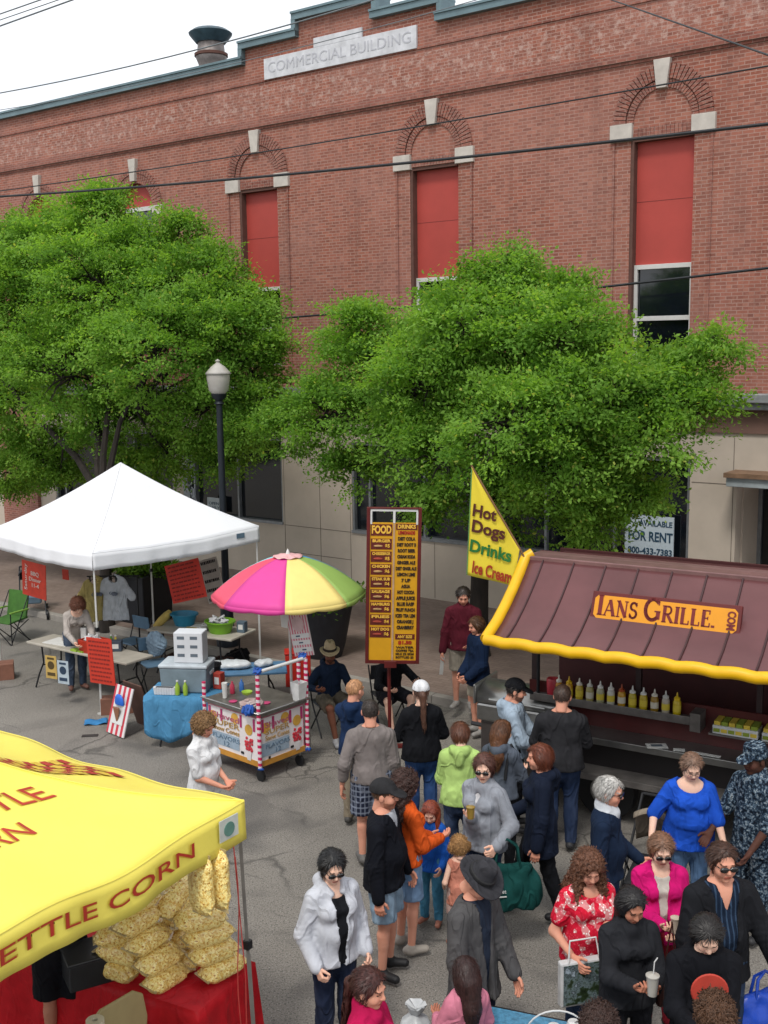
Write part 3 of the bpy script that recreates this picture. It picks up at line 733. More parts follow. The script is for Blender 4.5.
        Fs = np.concatenate(Fs); Fs = Fs[(Fs >= 0).all(1)]
        return Vv, Fs
def merge(parts):
    Vs, Fs, Cs, o = [], [], [], 0
    for v, f, c in parts:
        if len(v) == 0: continue
        Vs.append(v); Fs.append(f+o); Cs.append(np.broadcast_to(np.asarray(c, np.float32), (len(v), 3))); o += len(v)
    return np.concatenate(Vs), np.concatenate(Fs), np.concatenate(Cs)
def skinmat():
    m, nt, b = nt_new('skin'); at = N(nt, 'ShaderNodeVertexColor'); at.layer_name = 'Col'
    v = coords(nt); f = noise(nt, v, 22, 4)
    nt.links.new(mixrgb(nt, mth(nt, 'MULTIPLY', f, .35), at.outputs[0], mixrgb(nt, 1., at.outputs[0], (1., .72, .62), 'MULTIPLY')), b.inputs['Base Color'])
    b.inputs['Roughness'].default_value = .68; b.inputs['Specular IOR Level'].default_value = .2
    b.inputs['Subsurface Weight'].default_value = .08; b.inputs['Subsurface Radius'].default_value = (.012, .005, .003)
    bump(nt, noise(nt, v, 160, 2), b, .15, .002); return m
SKIN = skinmat()
def hairmat(name, col, curly=False):
    m, nt, b = nt_new(name); c = hexc(col)
    v = coords(nt, (1, 1, .25) if not curly else (1, 1, 1)); f = noise(nt, v, 60 if not curly else 55, 4, .6, 1. if curly else .3)
    g = noise(nt, v, 9, 3)
    k = mixrgb(nt, ramp(nt, f, ((.3, 0.), (.7, 1.))), tuple(x*.45 for x in c), tuple(min(1, x*1.5+.004) for x in c))
    k = mixrgb(nt, ramp(nt, g, ((.5, 0.), (.8, .35))), k, tuple(min(1, x*2.+.008) for x in c))
    nt.links.new(k, b.inputs['Base Color']); b.inputs['Roughness'].default_value = .45; b.inputs['Specular IOR Level'].default_value = .35
    bump(nt, f, b, .8 if curly else .45, .012 if curly else .006); return m
def ik(a, b, l1, l2, hint):
    a, b = np.asarray(a, float), np.asarray(b, float); d = b-a; L = np.linalg.norm(d)
    if L > (l1+l2)*.998: b = a+d/L*(l1+l2)*.998; L = (l1+l2)*.998; d = b-a
    L = max(L, abs(l1-l2)+.02); x = (l1*l1-l2*l2+L*L)/(2*L); y = math.sqrt(max(l1*l1-x*x, 0)); u = d/np.linalg.norm(d)
    h = np.asarray(hint, float); h = h-u*(h@u); h /= np.linalg.norm(h)+1e-9
    return a+u*x+h*y, b
_hc = {}
def hand_mesh(side, curl):
    key = (side, curl)
    if key in _hc: return _hc[key]
    F = Field((-.075, -.03, -.1), (.075, .2, .05), .0048)
    for i in range(4):
        x = (-.033+.021*i)*side; L = (.062, .076, .08, .07)[::1][i] if side else .07
        y0 = .082+(.0, .006, .008, .003)[i]
        F.cone((x*.5, .0, 0), (x, y0, 0), .014, .0115, .012)
        c = curl*(1+.12*i); r = .0096
        p0 = np.array([x, y0, 0]); d1 = np.array([0, math.cos(c*.7), -math.sin(c*.7)]); p1 = p0+d1*L*.52
        d2 = np.array([0, math.cos(c*1.7), -math.sin(c*1.7)]); p2 = p1+d2*L*.48
        F.cone(p0, p1, r+.001, r, .004); F.cone(p1, p2, r, r-.0016, .003)
    t0 = np.array([.022*side, .02, -.006]); t1 = t0+np.array([.03*side, .035, -.016]); t2 = t1+np.array([.008*side, .032, -.012-curl*.01])
    F.cone(t0, t1, .0155, .0115, .01); F.cone(t1, t2, .0112, .0092, .004)
    F.cone((0, -.02, 0), (0, .02, 0), .024, .024, .02, (0, 0, 1), .75)
    _hc[key] = F.nets(); return _hc[key]
SK = {'f': '#d8b4a0', 'm': '#bd9079', 'r': '#c8927c', 't': '#a87560', 'd': '#4c3128', 'b': '#6a4536'}
_pc = [0]
def person(loc, face, label, h=1.72, fat=1., sex='m', skin='f', lean=0., hp=8., hy=0., hr=0., hands=None, feet=None, curl=.5, sit=None,
           top=None, legs=None, hair=None, hat=None, glasses=False, shoes='#2a2a2c', beard=None, hunch=0., elbow=None, group=None, knee=None, extra=None, noleg=False):
    _pc[0] += 1; sd_ = _pc[0]; s = h/1.715
    root = empty('person', loc, R(face)+PI, label, 'person', group); root.scale = (s, s, s)
    L = R(lean); T = np.array([0, math.sin(L), math.cos(L)]); Fd = np.array([0, math.cos(L), -math.sin(L)]); X = np.array([1., 0, 0])
    pz = .95 if sit is None else sit
    pel = np.array([0, 0, pz]); tp = lambda x, f, t: pel+X*x+Fd*f+T*t
    fem = sex == 'f'; ch = sex == 'c'
    L2 = R(lean+hunch); T2 = np.array([0, math.sin(L2), math.cos(L2)]); F2 = np.array([0, math.cos(L2), -math.sin(L2)])
    mid = tp(0, 0, .25); up = lambda x, f, t: mid+X*x+F2*f+T2*(t-.25)
    shw = .15 if fem else .172
    if ch: shw = .135
    shw *= (.72+.28*fat)
    SH = {1: up(shw, -.005, .398), -1: up(-shw, -.005, .398)}
    neck = up(0, -.01, .49)
    hp_, hy_, hr_ = R(hp+lean+hunch), R(hy), R(hr)
    # head axes
    Rm = np.array(Matrix.Rotation(-hy_, 3, 'Z') @ Matrix.Rotation(-hp_, 3, 'X') @ Matrix.Rotation(hr_, 3, 'Y'))
    hs = 1.02 if not ch else 1.18
    hx, hf, hz = Rm[:, 0], Rm[:, 1], Rm[:, 2]
    hc = neck+nrm(T2*.6+hz*.6)*(.135 if not ch else .13)+hf*.022+np.array([0, 0, .012])
    HP = lambda x, f, z: hc+(hx*x+hf*f+hz*z)*hs
    # arms
    hands = hands or {}; elbow = elbow or {}
    ARM = {}
    for sg in (1, -1):
        tgt = hands.get(sg, (sg*(.265 if fat < 1.15 else .3), .06, .80)) if sit is None or sg in hands else (sg*.16, .36, pz+.14)
        hint = elbow.get(sg, (sg*.55, -1., -.35))
        e, wst = ik(SH[sg], tgt, .285, .25, hint); ARM[sg] = (e, wst)
    feet = feet or {}
    LEG = {}
    for sg in (1, -1):
        hip = pel+X*sg*.088
        ft = feet.get(sg, (sg*.1, .0, .08) if sit is None else (sg*.13, .48, .08))
        kh = (sg*.1, 1., 0) if sit is None else (sg*.25, .6, 1.)
        kn, an = ik(hip, ft, .43, .42, knee.get(sg, kh) if knee else kh); LEG[sg] = (hip, kn, an)
    sc_ = np.array(hexc(SK.get(skin, skin)))
    fw = 1+(fat-1)*.62
    def torso(F, th, k=.05, base=True, chest=True):
        if base:
            F.cone(tp(0, -.01, -.03), tp(0, 0, .08), (.15+.012*fem)*fw+th, .145*fw+th, k, Fd, .68)
        F.cone(tp(0, 0, .1), tp(0, 0, .2), .132*fw**1.2+th, .128*fw**1.1+th, k, Fd, .72)
        F.cone(up(0, .0, .27), up(0, -.005, .38), (.142 if not fem else .132)*fw+th, (.15 if not fem else .135)*(.5+.5*fw)+th, k, F2, .68)
        F.cone(up(-shw+.03, -.01, .385), up(shw-.03, -.01, .385), .054+th, .054+th, k)
        for q in (-1, 1): F.cone(up(q*.03, -.02, .462), up(q*(shw-.02), -.01, .405), .036+th*.7, .034+th*.8, .03)
        if fw > 1.08: F.ell(tp(0, .035+.04*(fw-1), .14), (.13*fw+th, .11*fw+th, .14+th), np.array([X, Fd, T]), k)
        if fem and chest:
            for q in (-1, 1): F.ell(up(q*.072, .075*fw, .315), (.062*fw+th, .06*fw+th, .06+th), np.array([X, F2, T2]), .04)
    def armp(F, th, upto=1., k=.03, sg=0, cuff=0.):
        for q in ((1, -1) if sg == 0 else (sg,)):
            e, wst = ARM[q]
            F.cone(SH[q], e, .046*(.6+.4*fw)+th*.9, .040*(.6+.4*fw)+th, k) if upto > .5 else F.cone(SH[q], SH[q]+(e-SH[q])*upto*2, .052*(.6+.4*fw)+th, .050*(.6+.4*fw)+th, k)
            if upto > .55:
                t = (upto-.5)*2; F.cone(e, e+(wst-e)*t, .039*(.6+.4*fw)+th, (.039-.013*t)*(.7+.3*fw)+th+cuff, k)
    def bounds(th, leg=False, arms=True, zlo=None):
        P = [tp(0, 0, -.05), up(0, 0, .52), SH[1], SH[-1]]+([*ARM[1], *ARM[-1]] if arms else [])
        if leg: P += [*LEG[1], *LEG[-1]]
        P = np.array(P); lo = P.min(0)-.2*fw-th; hi = P.max(0)+.17*fw+th
        lo[2] = max(lo[2], -.02) if zlo is None else zlo
        return lo, hi
    # ---------- body
    lo, hi = bounds(0, True); hi[2] = max(hi[2], neck[2]+.1)
    F = Field(lo, hi, .0135)
    torso(F, -.008); armp(F, -.002)
    F.cone(up(0, -.02, .44), hc-hz*.06*hs-hf*.02, .056, .05*(.8+.2*fw), .03)
    if not noleg or True:
        for q in (1, -1):
            a, b, c = LEG[q]; F.cone(a, b, .082*(.5+.5*fw), .052, .05); F.cone(b, c, .05, .034, .02); F.cone(b+(c-b)*.25+(0, -.012, 0), b+(c-b)*.45, .046, .036, .03)
    parts = [(*F.nets(), sc_)]
    # head
    F = Field((-.11, -.13, -.14), (.11, .15, .14), .0056)
    F.ell((0, -.015, .028), (.074, .094, .084), None, .02); F.ell((0, .02, -.035), (.057+.006*(fat > 1.1), .068, .08), None, .03)
    F.ell((0, .062, -.092), (.024, .022, .02), None, .02); F.cone((0, -.03, -.05), (0, -.045, -.13), .052, .054, .03)
    for q in (-1, 1):
        F.ell((q*.034, .055, -.034), (.028, .03, .03), None, .02); F.ell((q*.078, -.006, -.008), (.011, .021, .031), None, .006)
        F.ell((q*.03, .098, .006), (.017, .014, .011), None, .012, '-')
    F.cone((-.032, .078, .024), (.032, .078, .024), .013, .013, .015)
    F.cone((0, .083, .012), (0, .103, -.022), .008, .0125, .012); F.cone((-.012, .095, -.026), (.012, .095, -.026), .007, .007, .008)
    F.cone((-.018, .083, -.053), (.018, .083, -.053), .0085, .0085, .006); F.cone((-.014, .083, -.064), (.014, .083, -.064), .008, .008, .006)
    v, f = F.nets(); c = np.tile(sc_, (len(v), 1)); x, y, z = v.T
    ax_ = np.abs(x); frt = y > .05
    ck = np.clip(1-np.hypot(ax_-.036, (z+.03))/.03, 0, 1)*frt; c = c*(1-ck[:, None]*.25*np.array([0, .6, .55]))
    lip = frt & (ax_ < .023) & (np.abs(z+.0585) < .0105) & (y > .075); c[lip] = sc_*np.array([.8, .42, .42])
    mo = frt & (ax_ < .02) & (np.abs(z+.0585) < .002); c[mo] = sc_*.3
    eye = frt & (np.hypot((ax_-.03)/.014, (z-.004)/.0062) < 1); c[eye] = (.045, .03, .022)
    bro = frt & (np.abs(ax_-.031) < .018) & (np.abs(z-.026) < .005)
    hcol = np.array(hexc(hair[1])) if hair else sc_*.5
    c[bro] = hcol*.8+sc_*.12
    if beard:
        bd = (z < -.045) & (y > .01) & ~lip | (frt & (z < -.038) & (z > -.048) & (ax_ < .028)); c[bd] = c[bd]*.35+np.array(hexc(beard))*.65
    parts.append((hc+(v*hs)@Rm.T, f, c))
    # hands
    for q in (1, -1):
        e, wst = ARM[q]; y_ = nrm(wst-e); cen = np.array([0, .12, wst[2]]) if wst[2] > .9 or sit is not None else np.array([0, wst[1], wst[2]])
        z_ = -(cen-wst); 
        if wst[1] > .22: z_ = z_*.5+np.array([0, 0, -.25])
        z_ = z_-y_*(z_@y_); z_ = nrm(z_); x_ = nrm(np.cross(y_, z_))
        sgn = 1 if (x_@np.array([0, .6, .8])) > 0 else -1
        hv, hf_ = hand_mesh(sgn, curl)
        parts.append((wst-y_*.0+hv@np.array([x_, y_, z_]), hf_, sc_*np.array([1, .93, .9])))
    Vb, Fb, Cb = merge(parts)
    mesh_np('body', Vb, Fb, SKIN, root, Cb, True)
    def emit(name, F, mat, par=root):
        v, f = F.nets()
        if len(v): return mesh_np(name, v, f, mat, par, None, True)
    # ---------- legs
    if legs and not noleg:
        kind, lm = legs[:2]; th = legs[2] if len(legs) > 2 else .014
        P = np.array([tp(0, 0, .1), *LEG[1], *LEG[-1]]); lo = P.min(0)-.2; hi = P.max(0)+.2; hi[2] = tp(0, 0, .12)[2]+.03
        endt = {'long': .97, 'shorts': -.12, 'capri': .5, 'short': .55-1.}[kind]
        F = Field(lo, hi, .0135 if kind != 'x' else .01)
        F.cone(tp(0, -.01, -.04), tp(0, 0, .08), (.152+.012*fem)*fw+th*.8, .142*fw+th*.8, .04, Fd, .68)
        for q in (1, -1):
            a, b, c = LEG[q]; ra = .086*(.5+.5*fw)+th
            if endt > 0:
                F.cone(a, b, ra, .056+th, .04); F.cone(b, b+(c-b)*endt, .055+th, .040+th*1.3, .025); F.cone(b+(c-b)*.2, b+(c-b)*.45, .054+th, .048+th, .03)
            else: F.cone(a, a+(b-a)*(1+endt), ra, .072+th*1.6, .03)
            if endt < 0:
                e2 = a+(b-a)*(1+endt); dv = nrm(b-a)
                # cut the leg opening flat
                X_, Y_, Z_ = F.full(); dd = (X_-e2[0])*dv[0]+(Y_-e2[1])*dv[1]+(Z_-e2[2])*dv[2]; near = (X_*q > -.0)
                F.D = np.where(near, np.maximum(F.D, dd-.02), F.D)
        F.folds(.0045, .12, sd_, .5)
        emit('trousers' if endt > 0 else 'shorts', F, lm)
    # shoes
    if not noleg:
        for q in (1, -1):
            a, b, c = LEG[q]; d = nrm([q*.25, 1, 0])
            F = Field(c+(-.16, -.16, -.09), c+(.16, .24, .08), .009)
            F.cone(c+(0, 0, -.03)-d*.04, c-np.array([0, 0, .038])+d*.13, .042, .036, .02, (0, 0, 1), .95); F.cone(c+(0, 0, .0), c-(0, 0, .04), .042, .042, .02)
            F.plane(c-np.array([0, 0, .078]), (0, 0, -1))
            emit('shoe', F, M('shoe_'+shoes.strip('#'), shoes, .6))
    # ---------- tops
    for lay in (top or []):
        kd = lay.get('k', 'shirt'); th = lay.get('th', .016)*.7; slv = lay.get('sl', 1.); hem = lay.get('hem', -.02); mat = lay['m']
        lo, hi = bounds(th+.02); lo[2] = max(tp(0, 0, hem)[2], 0)-.12 if slv < .5 or True else lo[2]
        lo[2] = min(lo[2], min(ARM[1][1][2], ARM[-1][1][2])-.06) if slv > .6 else lo[2]
        F = Field(lo, hi, .0125)
        torso(F, th, .05, True)
        if hem < -.05: F.cone(tp(0, -.01, -.02), tp(0, 0, hem-.03), .165*fw+th, (.178+lay.get('flare', 0))*fw+th, .05, Fd, .72)
        # hem plane (before the sleeves so that hanging arms keep their cuffs)
        F.plane(tp(0, 0, hem), -T)
        F.folds(.0038+lay.get('fold', 0), .11, sd_+7, .4)
        if lay.get('open'):
            wd = lay['open']; X_, Y_, Z_ = F.full(); dx = X_-mid[0]; py = Y_-mid[1]; pz_ = Z_-mid[2]
            ff_ = py*F2[1]+pz_*F2[2]; tt = py*T2[1]+pz_*T2[2]+.25
            sub = np.maximum(np.abs(dx)-(wd*(.5+np.clip((tt-.05)/.42, 0, 1)*.7)), .015-ff_); F.D = np.maximum(F.D, -sub)
        if lay.get('v'):
            dp, wd = lay['v']; X_, Y_, Z_ = F.full(); py = Y_-mid[1]; pz_ = Z_-mid[2]; ff_ = py*F2[1]+pz_*F2[2]; tt = py*T2[1]+pz_*T2[2]+.25
            sub = np.maximum(np.abs(X_-mid[0])-(tt-(.47-dp))/dp*wd, -.0-ff_); F.D = np.maximum(F.D, -sub)
        if lay.get('w'):
            X_, Y_, Z_ = F.full(); py = Y_-mid[1]; pz_ = Z_-mid[2]; tt = py*T2[1]+pz_*T2[2]+.25; ff_ = py*F2[1]+pz_*F2[2]
            sub = np.sqrt((X_-mid[0])**2+(ff_-.02)**2+((tt-.5)*1.)**2)-lay['w']; F.D = np.maximum(F.D, -sub)
        X_, Y_, Z_ = np.meshgrid(*F.ax, indexing='ij', sparse=True); hemd = (X_-pel[0])*T[0]+(Y_-pel[1])*T[1]+(Z_-pel[2])*T[2]-hem
        F.D = np.minimum(F.D, np.maximum(np.maximum(F.D-.005, hemd-.045), -hemd))
        if lay.get('open') or (lay.get('v') and lay.get('n')): F.D = np.minimum(F.D, np.maximum(F.D-.006, np.abs(sub+.018)-.013))
        F.plane(up(0, 0, .5), T2)
        if slv > 0:
            armp(F, th*(1.+.25*(slv > .6)), slv, .03, 0, lay.get('cuff', 0))
            if slv <= .6:
                pass
        if slv > .6: # creases round the elbow
            for q in (1, -1):
                e, wst = ARM[q]; X_, Y_, Z_ = np.meshgrid(*F.ax, indexing='ij', sparse=True)
                dd = np.sqrt((X_-e[0])**2+(Y_-e[1])**2+(Z_-e[2])**2); ax = nrm(wst-SH[q]); al = X_*ax[0]+Y_*ax[1]+Z_*ax[2]
                F.D = F.D+.0045*np.sin(al*150+3*np.sin(X_*40+Y_*30))*np.exp(-(dd/.12)**2)
        if lay.get('collar'):
            F.cone(up(-.045, .0, .49), up(.045, .0, .49), .052, .052, .02); F.cone(up(0, .05, .46), up(0, -.03, .52), .062, .07, .03)
            F.cone(up(0, -.01, .5), up(0, .02, .6), .048, .05, .01, mode='-')
        if lay.get('hood'):
            F.cone(up(-.06, -.09, .49), up(.06, -.09, .49), .052, .052, .03); F.cone(up(0, -.12, .46), up(0, -.125, .36), .07, .045, .04); F.cone(up(0, -.06, .53), up(0, -.03, .6), .055, .06, .01, mode='-')
            F.cone(up(-.085, -.03, .495), up(-.045, .075, .44), .034, .024, .02); F.cone(up(.085, -.03, .495), up(.045, .075, .44), .034, .024, .02)
        emit(lay.get('n', 'shirt'), F, mat)
    # ---------- hair
    if hair:
        st, hcl = hair[:2]; hm = hairmat('hair_'+hcl.strip('#')+('c' if 'curl' in st else ''), hcl, 'curl' in st)
        long_ = 'long' in st
        F = Field(hc-np.array([.26, .26, .5 if long_ or 'pony' in st else .2])*hs, hc+np.array([.26, .26, .2])*hs, .0085)
        t = .011 if 'short' in st else .016
        if 'crop' in st: t = .006
        if hat: t = min(t, .008)
        if 'curl' in st: t += .014
        A = np.array([hx, hf, hz])
        F.ell(HP(0, -.018, .03), np.array((.074+t, .094+t, .084+t))*hs, A, .02)
        if 'bob' in st or long_: F.ell(HP(0, -.03, -.03), np.array((.084+t*.6, .085+t*.6, .09))*hs, A, .03)
        if 'full' in st: F.ell(HP(0, -.03, .0), np.array((.081+t*.7, .092+t*.5, .09))*hs, A, .03)
        if long_:
            sp = .13 if 'curl' in st else .075
            bk = up(0, -.1-.02*fw, .40); 
            F.cone(HP(0, -.06, -.05), bk, .088*hs, sp, .05, None); F.cone(bk, up(0, -.12, .24 if 'xl' in st else .30), sp, .05, .05, F2, .6)
            if 'front' in st:
                for q in (1, -1): F.cone(HP(q*.08, .0, -.02), up(q*.105, .06, .36), .038, .035, .03)
        if 'pony' in st:
            F.ell(HP(0, -.125, -.005), np.array((.035, .04, .035))*hs, A, .02); F.cone(HP(0, -.14, -.03), up(0, -.17, .30), .035, .022, .03)
        if 'bun' in st: F.ell(HP(0, -.1, .07), np.array((.045, .045, .04))*hs, A, .02)
        if 'pig' in st:
            for q in (1, -1): F.ell(HP(q*.1, -.03, .0), np.array((.045, .045, .055))*hs, A, .01)
        # open the face
        hl = hair[2] if len(hair) > 2 else 0.
        F.ell(HP(0, .09, -.018+hl), np.array((.072, .082, .1))*hs, A, .012, '-')
        F.ell(HP(0, .15, .028+hl), np.array((.08, .082, .075))*hs, A, .01, '-')
        if 'short' in st or 'crop' in st:
            F.ell(HP(0, .125, .04), np.array((.064, .062, .05))*hs, A, .012, '-')
            F.cone(HP(0, -.02, -.13), HP(0, .05, -.16), .085*hs, .09*hs, .02, mode='-')
            for q in (1, -1): F.ell(HP(q*.09, .012, -.03), np.array((.03, .03, .036))*hs, A, .01, '-')
        if 'bald' in st: F.ell(HP(0, .02, .12), np.array((.085, .12, .055))*hs, A, .01, '-')
        F.folds(.011 if 'curl' in st else .0035, .045 if 'curl' in st else .035, sd_+3, .15 if 'curl' not in st else 1.)
        if 'curl' in st: F.folds(.008, .022, sd_+5)
        v, f = F.nets()
        if len(v):
            rg = np.random.default_rng(sd_); nb = 2600 if 'curl' in st else (1700 if not hat else 500); pk_ = v[rg.integers(0, len(v), nb)]
            lp_ = (pk_-hc)@Rm/hs; pk_ = pk_[~((lp_[:, 1] > .03) & (np.abs(lp_[:, 0]) < .085) & (lp_[:, 2] < .07+lp_[:, 1]*.3) & (lp_[:, 2] > -.13))]; nb = len(pk_)
            cen = np.tile(hc, (nb, 1)); cen[:, 2] = np.minimum(pk_[:, 2], hc[2]); nn_ = pk_-cen; nn_ /= np.linalg.norm(nn_, axis=1)[:, None]+1e-6
            td = np.tile(-hz*1.-hf*.35, (nb, 1))+rg.normal(0, .13 if 'curl' not in st else 1.2, (nb, 3)); td -= nn_*(td*nn_).sum(1)[:, None]; td /= np.linalg.norm(td, axis=1)[:, None]+1e-6
            ln = ((.05 if 'crop' not in st else .012)*(.6+.8*rg.random(nb)) if 'curl' not in st else .016+.014*rg.random(nb))[:, None]; wd_ = np.cross(td, nn_)*(.0022 if 'curl' not in st else .0028)
            lift = (.001+.004*rg.random(nb) if 'curl' not in st else .004+.014*rg.random(nb))[:, None]; a_ = pk_-nn_*.003; b_ = a_+td*ln*.55+nn_*(lift+.003); c_ = a_+td*ln+nn_*lift*.8
            V2 = np.stack([a_-wd_, a_+wd_, b_+wd_*.9, b_-wd_*.9, c_+wd_*.3, c_-wd_*.3], 1).reshape(-1, 3); i0 = np.arange(nb)*6+len(v)
            F2_ = np.concatenate([np.stack([i0, i0+1, i0+2, i0+3], 1), np.stack([i0+3, i0+2, i0+4, i0+5], 1)])
            mesh_np('hair', np.concatenate([v, V2]), np.concatenate([f, F2_]), hm, root, None, True)
    # ---------- hats
    if hat:
        hk, hm = hat[:2]; A = np.array([hx, hf, hz])
        if hk == 'cap':
            F = Field(hc-.25, hc+.25, .0075); F.ell(HP(0, -.018, .035), np.array((.094, .114, .1))*hs, A, .01)
            F.plane(HP(0, 0, .035), -nrm(hz-hf*.12)); F.ell(HP(0, .1, .035), np.array((.072, .085, .016))*hs, np.array([hx, nrm(hf-hz*.25), nrm(hz+hf*.25)]), .012)
            emit('cap', F, hm)
        elif hk == 'camocap':
            F = Field(hc-.25, hc+.25, .0075); F.cone(HP(0, -.015, .05), HP(0, -.015, .095), .1*hs, .092*hs, .01); F.plane(HP(0, 0, .03), -hz); F.plane(HP(0, 0, .13), hz)
            F.ell(HP(0, .105, .04), np.array((.07, .075, .012))*hs, np.array([hx, nrm(hf-hz*.3), nrm(hz+hf*.3)]), .01); emit('cap', F, hm)
        elif hk in ('fedora', 'straw'):
            br_ = .165 if hk == 'fedora' else .135
            F = Field(hc-.26, hc+.28, .0075)
            F.cone(HP(0, -.015, .055), HP(0, -.012, .13), .1*hs, .078*hs, .02, hx, .9); F.ell(HP(0, -.01, .2), np.array((.022, .07, .03))*hs, A, .02, '-')
            X_, Y_, Z_ = F.full(); P = [X_-hc[0], Y_-hc[1], Z_-hc[2]]
            lx = sum(P[i]*hx[i] for i in range(3)); ly = sum(P[i]*hf[i] for i in range(3)); lz = sum(P[i]*hz[i] for i in range(3))
            rr = np.sqrt(lx**2+((ly+.01)/1.08)**2); d = np.maximum(np.abs(lz-.05-.9*lx**2*1.+.25*np.maximum(ly, 0)*.6)-.0065, rr-br_)
            F.D = np.minimum(F.D, d); emit('hat', F, hm)
            F = Field(hc-.2, hc+.25, .0075); F.cone(HP(0, -.015, .066), HP(0, -.014, .082), .1035*hs, .1*hs, .0, hx, .9)
            F.plane(HP(0, 0, .092), hz); F.plane(HP(0, 0, .06), -hz); emit('hat_band', F, hat[2])
    if glasses:
        gm = M('sunglass_lens', '#0c0c0e', .12, var=.05, spec=.8) if glasses != 'clear' else M('spectacle_wire', '#3a3230', .4)
        F = Field(hc-.15, hc+.17, .005); A = np.array([hx, hf, hz])
        for q in (-1, 1):
            if glasses == 'clear':
                F.ell(HP(q*.031, .1, .0), np.array((.022, .006, .016)), A, 0); F.ell(HP(q*.031, .1, .0), np.array((.017, .02, .011)), A, 0, '-')
            else: F.ell(HP(q*.032, .097, .003), np.array((.031, .012, .021)), A, .0)
            F.cone(HP(q*.055, .088, .01), HP(q*.081, .0, .008), .0038, .0036, 0)
        F.cone(HP(-.012, .103, .008), HP(.012, .103, .008), .004, .004, 0)
        emit('glasses', F, gm)
    info = dict(root=root, arm=ARM, up=up, tp=tp, HP=HP, s=s, neck=neck, hc=hc)
    return info
def ploc(px, py, h=1.72, dz=0.):
    """ground place of a person whose head top is seen at px, py"""
    p = G(px, py, h+dz); return (p[0], p[1], dz)
def wpt(info, p):
    """a point in a person's space, in the world"""
    o = info['root']; return Matrix.LocRotScale(o.location, o.rotation_euler, o.scale) @ Vector(p)
